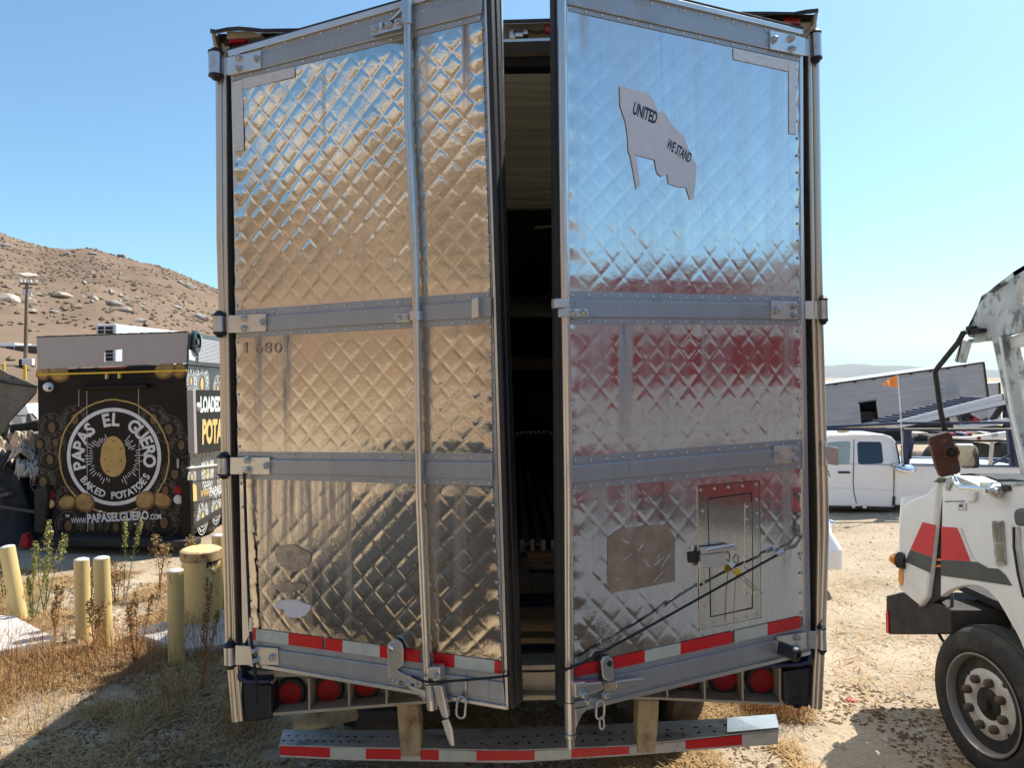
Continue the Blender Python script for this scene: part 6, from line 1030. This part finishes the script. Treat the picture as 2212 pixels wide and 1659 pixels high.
def rub(u, v): x = 9.5 + u * 9; y = 20.5 + v * 1.6; return Vector((x, y, max(0, (.55 + .9 * float(fbm(x * .9, y * .9, 4))) * sin(pi * v) * min(1, u * 6))))
b.grid(rub, 60, 16); tag(b.build('charred_rubble', ash_m, None, recalc=False), 'low bank of charred rubble behind the pickup bed', 'rubble', kind='stuff')
# white car tucked beside the trailer, only its corner shows
cr = thing('white_car', 'white car parked along the trailer, only its bulging corner showing', 'car', (2.9, 10.5, 0)); K1 = CR(2060, 1080, 4.365)
prof = [(.0, .30), (.0, .55), (.12, .78), (.5, .92), (1.3, 1.0), (2.0, 1.40), (3.2, 1.44), (4.1, 1.05), (4.5, .95), (4.55, .4), (4.4, .28)]
b = MB(); L_s = []
for x, sx in ((2.15, .0), (2.28, .12), (3.45, .12), (3.92, 0), (4.02, -.0)):
    L_s.append([Vector((x - (.20 if z > 1.05 else .11 if z > .7 else .0) * (1 if x > 2.9 else -1), 8.75 + y + (.35 if (x > 3.95 or x < 2.2) and y < .5 else 0), z)) for y, z in prof])
n = len(prof); vs = [p for r in L_s for p in r]; fs = [(i * n + j, i * n + (j + 1) % n, (i + 1) * n + (j + 1) % n, (i + 1) * n + j) for i in range(4) for j in range(n)] + [tuple(range(n)), tuple(range(4 * n, 5 * n))[::-1]]
b.add(vs, fs); o_ = b.build('body', white_p, cr, bevel=.09); o_.modifiers[0].segments = 4
b = MB(); b.box((4.02, 9.45, .72), (.08, .35, .16)); b.build('headlight', chrome, cr, bevel=.03); b = MB(); b.box((4.14, 10.3, 1.02), (.22, .16, .15)); b.build('door_mirror', white_p, cr, bevel=.04)
for x, y in ((2.2, 9.6), (3.8, 9.6), (2.2, 12.4), (3.8, 12.4)): b = MB(); b.lathe((x, y, .32), (1, 0, 0), [(.15, 0), (.3, 0), (.32, .05), (.32, .16), (.15, .2)], 24); b.build('wheel', tyre_m, cr, smooth=True, auto=40)

# ------------------------------------------------------------------ burnt white tool truck at the right edge
TS = PL((3.0, 5, 2.6), (-1, 0, 0)); tt_ = thing('tool_truck', 'burnt white step van with a red and grey stripe and a bare cab frame', 'truck', (4, 4.5, 0)); IN = Vector((1, 0, 0))
def ts(pts, name, m, d0=-.03, d1=0.0, bev=.004, K=KE, par=None): b = MB(); b.slab(TS, K(*pts) if K else pts, d0, d1); return b.build(name, m, par or tt_, bevel=bev)
# nose: curved corner shell, lofted from the flank round to the front
NZ = KE((420, 30), (372, 70), (330, 100), (262, 122), (222, 150), (202, 200), (196, 420), (190, 640)); 
nose_o = KE((420, 22), (345, 92), (250, 132), (212, 160), (199, 215), (194, 420), (189, 640), (310, 742), (352, 690), (371, 550), (398, 290))
ts([(420, 22), (345, 92), (250, 132), (212, 160), (199, 215), (194, 420), (189, 640), (310, 742), (352, 690), (371, 550), (398, 290)], 'nose_panel', white_b, -.06, 0, .025)
b = MB(); yn = TS.hit(KE((196, 400))).y; zt_, zb_ = TS.hit(KE((250, 135))).z, TS.hit(KE((200, 640))).z
def nz(u, v): a = u * pi / 2; z = zb_ + (zt_ - zb_) * v; r = .30; return Vector((3.0 + r - cos(a) * r * 1.0 + (0), yn - r * .0 + sin(a) * r * .55 - .02 - (.10 * max(0, v - .8) * 5 * .3), z))
b.grid(nz, 10, 8); b.build('nose_corner', white_b, tt_, smooth=True, recalc=False)
b = MB(); b.box((4.15, yn + .13, (zb_ + zt_) / 2 - .05), (1.7, .04, zt_ - zb_ - .1)); b.build('front_face', white_b, tt_, bevel=.02)
ts([(328, 258), (402, 276), (381, 457), (258, 414)], 'nose_stripe', red_p, .001, .004, 0); ts([(257, 416), (380, 459), (370, 548), (228, 484)], 'nose_stripe', grey_p, .001, .004, 0)
# side shell with wheel arch
arch = [(430, 685), (450, 668), (480, 648), (520, 632), (560, 622), (600, 618), (640, 620), (670, 630), (700, 648), (730, 678), (760, 712), (795, 770), (830, 832), (860, 885), (885, 935), (905, 985)]
ts([(442, 60), (440, 130), (432, 560)] + arch + [(960, 1000), (960, 60), (870, 50), (780, 62), (640, 70), (560, 62), (520, 20), (500, -20), (470, -10)], 'flank_panel', white_b, -.05, 0, .006)
ts([(436, 284), (525, 290), (545, 330), (575, 410), (604, 482), (434, 473)], 'flank_stripe', red_p, .001, .004, 0); ts([(434, 475), (604, 484), (640, 486), (700, 520), (760, 525), (800, 560), (838, 622), (640, 592), (431, 563)], 'flank_stripe', grey_p, .001, .004, 0)
ts([(525, 290), (548, 292), (580, 380), (615, 455), (645, 488), (604, 483), (575, 410), (545, 330)], 'peeled_stripe_edge', stick_m, .0015, .005, 0)
v_o = ts([(720, 252), (776, 250), (793, 498), (738, 503)], 'side_vent', burnt_a, .0, .018, .004)
for i in range(30):
    f = i / 30; 
    if abs(f - .5) < .03: continue
    a_, c_ = lerp((727, 262), (744, 492), f), lerp((770, 260), (786, 490), f); ts([a_, c_, (c_[0], c_[1] + 3.4), (a_[0], a_[1] + 3.4)], 'vent_louvre', cream_m, .018, .026, 0, KE, v_o)
ts([(522, 146), (574, 146), (575, 188), (523, 188)], 'catch_plate', galv, 0, .008, .002); ts([(535, 158), (552, 158), (552, 172), (535, 172)], 'catch_slot', char_m, .006, .012, .001); ts([(565, 78), (625, 76), (622, 128), (606, 140), (566, 138)], 'hinge_cover', white_b, 0, .025, .006); ts([(455, 138), (566, 136), (566, 141), (455, 143)], 'panel_seam', grey_p, 0, .004, 0)
ts([(838, 215), (850, 180), (960, 176), (960, 280), (850, 282)], 'handle_guard', grey_p, .0, .06, .02); ts([(840, 290), (850, 285), (850, 400), (875, 560), (905, 690), (897, 690), (865, 560), (840, 400)], 'door_seam', char_m, 0, .008, 0); ts([(858, 285), (868, 285), (872, 400), (900, 560), (925, 690), (912, 690), (885, 560), (860, 400)], 'door_edge', alu2, 0, .02, .002)
ts([(420, 10), (442, 30), (432, 560), (430, 690), (350, 740), (372, 560), (400, 290)], 'cowl_gap', char_m, -.10, -.035, 0)
ts([(398, 466), (432, 468), (432, 480), (396, 479)], 'strap_clip', orange, -.06, -.03, .003); ts([(395, 503), (434, 503), (434, 515), (394, 516)], 'strap_clip', orange, -.06, -.03, .003)
# bumper, lamps
b = MB(); b.slab(TS, KE((120, 678), (196, 660), (310, 742), (352, 700), (492, 760), (492, 892), (400, 896), (138, 900), (118, 888)), -2.15, -.04); b.build('front_bumper', dark_m, tt_, bevel=.01); ts([(117, 770), (131, 768), (134, 892), (119, 890)], 'bumper_reflector', red_t, -.04, -.03, .002); ts([(120, 676), (196, 658), (198, 664), (122, 682)], 'bumper_lip', ac_w, -.05, -.03, .001)
b = MB(); b.lathe(TS.hit(KE((214, 478))), (-.6, .8, 0), [(.062, -.03), (.062, .03), (.05, .04)], 20); b.build('lamp_base', dark_m, tt_, smooth=True, auto=40); b = MB(); b.lathe(TS.hit(KE((207, 475)), .01), (-.6, .8, 0), [(.048, .02), (.046, .05), (.03, .08), (0, .09)], 20); b.build('turn_lamp', amber, tt_, smooth=True)
b = MB(); disc(b, TS, TS.st(KE((207, 568))), .035, .075, .004, 20); b.build('amber_reflector', amber, tt_, recalc=False)
# wheel, slightly steered
rim_d = mat('grey dusty rim edge', (.28, .26, .24), .5, .4, .15, 9)
rm_ = mat('dusty white wheel disc', (.62, .60, .57), .55, .1, .10, 9, bump=.1, bs=40, dirt=[((.33, .24, .17), .60, .2, 9, (1, 1, 1), .9, 0, .6)])
wc_ = at(2124, 1522, 4.83); ax = Vector((-cos(radians(8)), -sin(radians(8)), 0)); b = MB()
b.lathe(wc_ - ax * .23, ax, [(.30, 0), (.44, -.005), (.465, .02), (.485, .05), (.487, .12), (.487, .17), (.47, .215), (.44, .238), (.37, .242), (.325, .232), (.315, .215), (.30, .19)], 64); tw = b.build('wheel', tyre_m, tt_, smooth=True, auto=50)
for i in range(4): b = MB(); r0 = .4875; h0 = .055 + i * .035; b.lathe(wc_ - ax * .23, ax, [(r0 + .004, h0), (r0 + .004, h0 + .024)], 64); b.build('tread_rib', tyre_m, tw, smooth=True, auto=50)
b = MB(); b.lathe(wc_ - ax * .23, ax, [(.30, .10), (.315, .235), (.322, .243), (.312, .246), (.300, .235), (.292, .15)], 56); b.build('rim_lip', rim_d, tw, smooth=True, auto=50)
# disc face with four hand holes: polar grid with the hole cells dropped
b = MB(); sd_ = ax.cross(Vector((0, 0, 1))).normalized(); upv = sd_.cross(ax).normalized(); nr, na_ = 14, 96; vs = []; fs = []
def dz(r): return .135 + .065 / (1 + math.exp((r - .235) / .016)) - .03 / (1 + math.exp((r - .105) / .006))
for i in range(nr + 1):
    r = .07 + (.302 - .07) * i / nr
    for j in range(na_): t = 2 * pi * j / na_; vs.append(wc_ - ax * .23 + ax * dz(r) + (sd_ * cos(t) + upv * sin(t)) * r)
for i in range(nr):
    r = .07 + (.302 - .07) * (i + .5) / nr
    for j in range(na_):
        t = 2 * pi * (j + .5) / na_; hole_ = any(((r * cos(t) - .245 * cos(h)) ** 2 + (r * sin(t) - .245 * sin(h)) ** 2) < .036 ** 2 for h in (radians(a) for a in (38, 128, 218, 308)))
        if not hole_: fs.append((i * na_ + j, i * na_ + (j + 1) % na_, (i + 1) * na_ + (j + 1) % na_, (i + 1) * na_ + j))
b.add(vs, fs); o_ = b.build('wheel_disc', rm_, tw, smooth=True, recalc=True); s_ = o_.modifiers.new('plate', 'SOLIDIFY'); s_.thickness = .012; s_.offset = 0
b = MB(); b.lathe(wc_ - ax * .23, ax, [(.0, .03), (.3, .03), (.3, .05), (0, .05)], 40); b.build('brake_drum', char_m, tw)
b = MB(); b.lathe(wc_ - ax * .23, ax, [(.10, .10), (.10, .185), (.085, .20), (.045, .205), (.04, .24), (0, .245)], 28); b.build('hub', dark_m, tw, smooth=True, auto=40)
nut = mat('rusty brown nut cover', (.12, .085, .065), .8, .1, .3, 20); NUT = None
b = MB(); b.lathe((0, 0, 0), (0, 0, 1), [(.026, 0), (.029, .02), (.026, .042), (.016, .052), (0, .054)], 14); o_ = b.build('lug_nut', nut, None, smooth=True); NUT = o_.data; bpy.data.objects.remove(o_)
for i in range(8): t = 2 * pi * (i + .3) / 8; place('lug_nut', NUT, tw, facing(wc_ - ax * .23 + ax * dz(.155) + (sd_ * cos(t) + upv * sin(t)) * .155, ax))
# inner arch, springs, hose
b = MB(); b.box((3.6, 5.0, 1.05), (.6, 1.2, .05)); b.box((4.1, 4.6, .9), (.05, 2.2, .8)); b.build('inner_arch', char_m, tt_); b = MB(); b.beam(at(2150, 1360, 5.0) + Vector((.15, 0, 0)), at(2145, 1320, 5.1) + Vector((.15, 0, 0)), .06, .03); b.build('spring_shackle', cream_m, tt_); b = MB(); b.tube([TS.hit(KE(q), -.08) for q in ((345, 730), (370, 790), (400, 860), (440, 930), (468, 962))], .011, 8); b.tube([TS.hit(KE(q), -.1) for q in ((497, 660), (496, 780), (496, 900))], .012, 8); b.build('hose', rubber, tt_, smooth=True)
b = MB(); b.tube([wc_ + Vector((.2, .05, 0)), wc_ + Vector((2.0, 0, 0))], .06, 12); b.build('front_axle', dark_m, tt_)
# roof cap with burnt holes, pillars, window frames
cap = KD((1290, 20), (1178, 75), (1100, 122), (1000, 200), (930, 256), (882, 288), (850, 372), (812, 452), (780, 515), (790, 572), (860, 590), (945, 576), (1060, 560), (1178, 520), (1290, 490))
cap_h = KD((1270, 120), (1178, 140), (1150, 190), (1142, 240), (1120, 310), (1128, 320), (1122, 340), (1140, 372), (1165, 392), (1178, 400), (1185, 410), (1190, 420), (1200, 425), (1240, 430), (1290, 420))
b = MB(); b.ring([TS.hit(q) for q in cap], [TS.hit(q) for q in cap_h], IN * .04); b.build('roof_cap_side', burnt_a, tt_)
b = MB(); edge = [TS.hit(q) for q in cap[:9]]
for i in range(8): 
    A, B_ = edge[i], edge[i + 1]; b.add([A, B_, B_ + IN * 1.0, A + IN * 1.0, A - Vector((0, 0, .03)), B_ - Vector((0, 0, .03)), B_ + IN * 1.0 - Vector((0, 0, .03)), A + IN * 1.0 - Vector((0, 0, .03))], [(0, 1, 2, 3), (7, 6, 5, 4), (0, 4, 5, 1), (1, 5, 6, 2), (2, 6, 7, 3), (3, 7, 4, 0)])
b.build('roof_skin', white_b, tt_)
ts([(1150, 190), (1178, 140), (1250, 130), (1250, 240), (1178, 250), (1142, 235)], 'charred_roof_gap', char_m, -.3, -.1, .01, KD); ts([(920, 262), (940, 255), (1060, 192), (1062, 196), (945, 264)], 'roof_seam', grey_p, 0, .012, .002, KD)
ts([(945, 570), (1008, 560), (1026, 640), (1110, 1200), (1185, 1545), (1150, 1530), (1040, 1000)], 'windscreen_pillar', burnt_a, -.07, .01, .008, KD); ts([(1000, 570), (1012, 570), (1040, 780), (1100, 1120), (1190, 1500), (1178, 1500), (1080, 1120)], 'pillar_bead', white_b, .008, .02, .002, KD)
ts([(1040, 655), (1080, 645), (1120, 800), (1150, 960), (1250, 1300), (1200, 1300), (1110, 960)], 'door_post', burnt_a, -.35, -.28, .006, KD); ts([(1030, 600), (1180, 530), (1290, 500), (1290, 600), (1178, 632), (1050, 655)], 'door_header', white_b, -.10, -.04, .006, KD); ts([(780, 590), (950, 572), (946, 596), (782, 616)], 'windscreen_header', burnt_a, -.06, .0, .006, KD)
ts([(742, 586), (782, 600), (736, 756), (690, 742)], 'hanging_trim', burnt_a, -.05, -.01, .004, KD); ts([(738, 600), (744, 602), (712, 750), (706, 748)], 'trim_seam', char_m, -.012, -.006, 0, KD)
ts([(770, 500), (800, 495), (806, 520), (866, 512), (866, 540), (810, 555), (785, 560), (768, 540)], 'arm_bracket', dark_m, .0, .05, .006, KD)
# far side of the cab frame and cab floor line
for pts in ([(945, 570), (1008, 560), (1185, 1545), (1150, 1530)],): 
    b = MB(); P = [TS.hit(q) + IN * 2.1 for q in KD(*pts)]; b.solid(P, IN * .06); b.build('windscreen_pillar', burnt_a, tt_)
b = MB(); b.slab(TS, KI((950, 850), (1200, 830), (1560, 890), (1700, 940), (1980, 930), (2212, 960), (2212, 1000), (1300, 1000), (1000, 870)), -2.0, -.25); b.build('burnt_dashboard', ash_m, tt_, bevel=.02); ts([(930, 870), (1240, 1000), (1360, 1060), (1350, 1090), (1000, 1060), (920, 940)], 'cowl_top', burnt_a, -.2, -.02, .01, KI); ts([(1370, 1000), (2080, 990), (2080, 1050), (1370, 1090)], 'window_sill', burnt_a, -.05, .02, .008, KI); ts([(745, 905), (870, 890), (870, 960), (775, 1160), (720, 1130)], 'cowl_corner', burnt_a, -.03, .015, .006, KI)
crl = [KI(q) for q in ((480, 990), (540, 960), (600, 900), (700, 905), (760, 930), (720, 960), (600, 985), (560, 1000))]; ts(crl, 'melted_lip', burnt_p, -.06, .02, .01, None)
# mirrors on their arms, standing off the side
MS = PL((2.86, 5, 2.6), (-1, 0, 0))
MF = PL((0, 4.82, 2.6), (-.25, -1, 0)); MF2 = PL((0, 4.95, 2.6), (.1, -1, 0))
def mslab(pts, name, m, d0, d1, K=KD, bev=.01, pl=None): b = MB(); b.slab(pl or MF, K(*pts), d0, d1); return b.build(name, m, tt_, bevel=bev)
b = MB(); b.tube([TS.hit(KD((775, 540)), .03), MS.hit(KD((756, 545))), MS.hit(KD((720, 612))), MS.hit(KD((580, 785))), MS.hit(KD((562, 815))), MS.hit(KD((565, 850))), MS.hit(KD((600, 1100))), MS.hit(KD((632, 1240)))], .017, 12); b.build('mirror_arm', dark_m, tt_, smooth=True)
m1 = mslab([(522, 1280), (540, 1265), (650, 1235), (668, 1245), (682, 1270), (740, 1498), (735, 1515), (715, 1530), (610, 1552), (597, 1545), (570, 1480), (520, 1290)], 'mirror_shell', rust_m, -.05, .0, KD, .018)
b = MB(); b.lathe(MF.hit(KD((668, 1378)), .0), MF.n, [(.045, 0), (.045, .012), (.03, .014), (.026, .002)], 8); b.build('mirror_socket', rust_m, m1); b = MB(); b.lathe(MF.hit(KD((670, 1378)), .004), MF.n, [(.02, 0), (.014, .012), (0, .014)], 12); b.build('mirror_bolt', char_m, m1)
mslab([(700, 1330), (720, 1320), (830, 1322), (852, 1330), (868, 1360), (880, 1478), (862, 1490), (760, 1492), (735, 1470)], 'convex_mirror_shell', scorch_m, -.06, .0, KD, .022, MF2)
b = MB(); b.tube([MS.hit(KI(q), -.06) for q in ((895, 870), (915, 960), (960, 1040), (1050, 1100), (1200, 1110), (1450, 1135), (1660, 1155))] + [TS.hit(KI((1740, 1165)), .03)], .017, 12); b.build('mirror_arm', chrome, tt_, smooth=True); b = MB(); b.lathe(TS.hit(KI((1720, 1150)), .02), (-1, 0, 0), [(.05, 0), (.05, .03), (.02, .05), (.02, .09), (0, .09)], 12); b.build('arm_socket', galv, tt_); ts([(1740, 1060), (1900, 1040), (1930, 1150), (1800, 1180)], 'arm_foot', dark_m, 0, .02, .006, KI)
# the box body runs on towards and past the camera; its graphics show mirrored in the trailer door
b = MB(); b.add([(3.0, 4.28, .62), (3.0, -3.4, .62), (3.0, -3.4, 3.42), (3.0, 4.05, 3.42), (5.25, 4.28, .62), (5.25, -3.4, .62), (5.25, -3.4, 3.42), (5.25, 4.05, 3.42)], [(0, 1, 2, 3), (7, 6, 5, 4), (0, 4, 5, 1), (1, 5, 6, 2), (2, 6, 7, 3), (3, 7, 4, 0)]); b.build('box_body', white_s, tt_)
def gfx(fn0, fn1, y0, y1, m, name, off=.004, n=40):
    b = MB(); vs = []
    for i in range(n + 1): y = y0 + (y1 - y0) * i / n; vs += [(3.0 - off, y, fn0(y)), (3.0 - off, y, fn1(y))]
    b.add(vs, [(2 * i, 2 * i + 1, 2 * i + 3, 2 * i + 2) for i in range(n)]); return b.build(name, m, tt_, recalc=False)
gfx(lambda y: 3.12 - .03 * sin(y * 2), lambda y: 3.12 + .20 * max(0, 1 - ((y - 1.4) / 1.0) ** 2) + .02, .3, 2.6, red_g, 'red_graphic'); gfx(lambda y: 3.10, lambda y: 3.22 + .02 * sin(y * 3), 2.5, 3.9, red_g, 'red_graphic')
gfx(lambda y: 2.52 + .10 * (y - 1.2) * .5, lambda y: 2.95 - .05 * (y - 1) ** 2 * .3, .2, 3.9, red_g, 'red_graphic'); gfx(lambda y: 1.95 + .02 * y, lambda y: 2.06, 1.7, 3.9, red_g, 'red_graphic'); gfx(lambda y: 1.70 + .035 * (y - 1), lambda y: 1.96 - .03 * (y - 2) ** 2 * .3, -.5, 3.9, red_g, 'red_graphic')
gfx(lambda y: 1.50 + .035 * (y - 1), lambda y: 1.695 + .035 * (y - 1), -.5, 3.9, grey_p, 'grey_graphic')
TSx = PL((3.0, 0, 0), (-1, 0, 0)); b = MB()
for y0 in (3.3, 2.3, 1.3, .3): line_text(b, 'TOOL', (2.994, y0, 1.535 + .035 * (y0 - 1)), (2.994, y0 - .62, 1.535 + .035 * (y0 - 1.62)), (-1, 0, 0), .12, .02)
b.build('body_lettering', print_w, tt_, recalc=False); b = MB(); line_text(b, 'Professional mobile tools', (2.994, 3.1, 2.33), (2.994, .9, 2.28), (-1, 0, 0), .10, .0); b.build('body_lettering', red_g, tt_, recalc=False)
for y in (-2.2,): b = MB(); b.lathe((3.05, y, .48), (1, 0, 0), [(.3, 0), (.46, 0), (.49, .05), (.49, .25), (.3, .28)], 32); b.build('wheel', tyre_m, tt_, smooth=True, auto=40)
# unseen car added behind on the left to darken the left door's reflection
bc = thing('added_dark_car', 'black car added behind the camera for dark shapes mirrored in the left door', 'car', (-3.5, -1, 0)); prof = [(0, .3), (0, .9), (.8, 1.05), (1.4, 1.72), (3.7, 1.78), (4.2, 1.1), (4.3, .95), (4.3, .3)]
b = MB(); vs = [(-4.4 + w_, 1.1 - y, z) for w_ in (0, 1.75) for y, z in prof]; n = len(prof); b.add(vs, [tuple(range(n)), tuple(range(2 * n - 1, n - 1, -1))] + [(i, i + n, (i + 1) % n + n, (i + 1) % n) for i in range(n)]); b.build('body', ash_m, bc, bevel=.08)
for x, y in ((-4.4, -2.4), (-2.65, -2.4), (-4.4, .3), (-2.65, .3)): b = MB(); b.lathe((x - .1, y, .32), (1, 0, 0), [(.1, 0), (.32, 0), (.32, .2), (.1, .2)], 20); b.build('wheel', dark_m, bc)
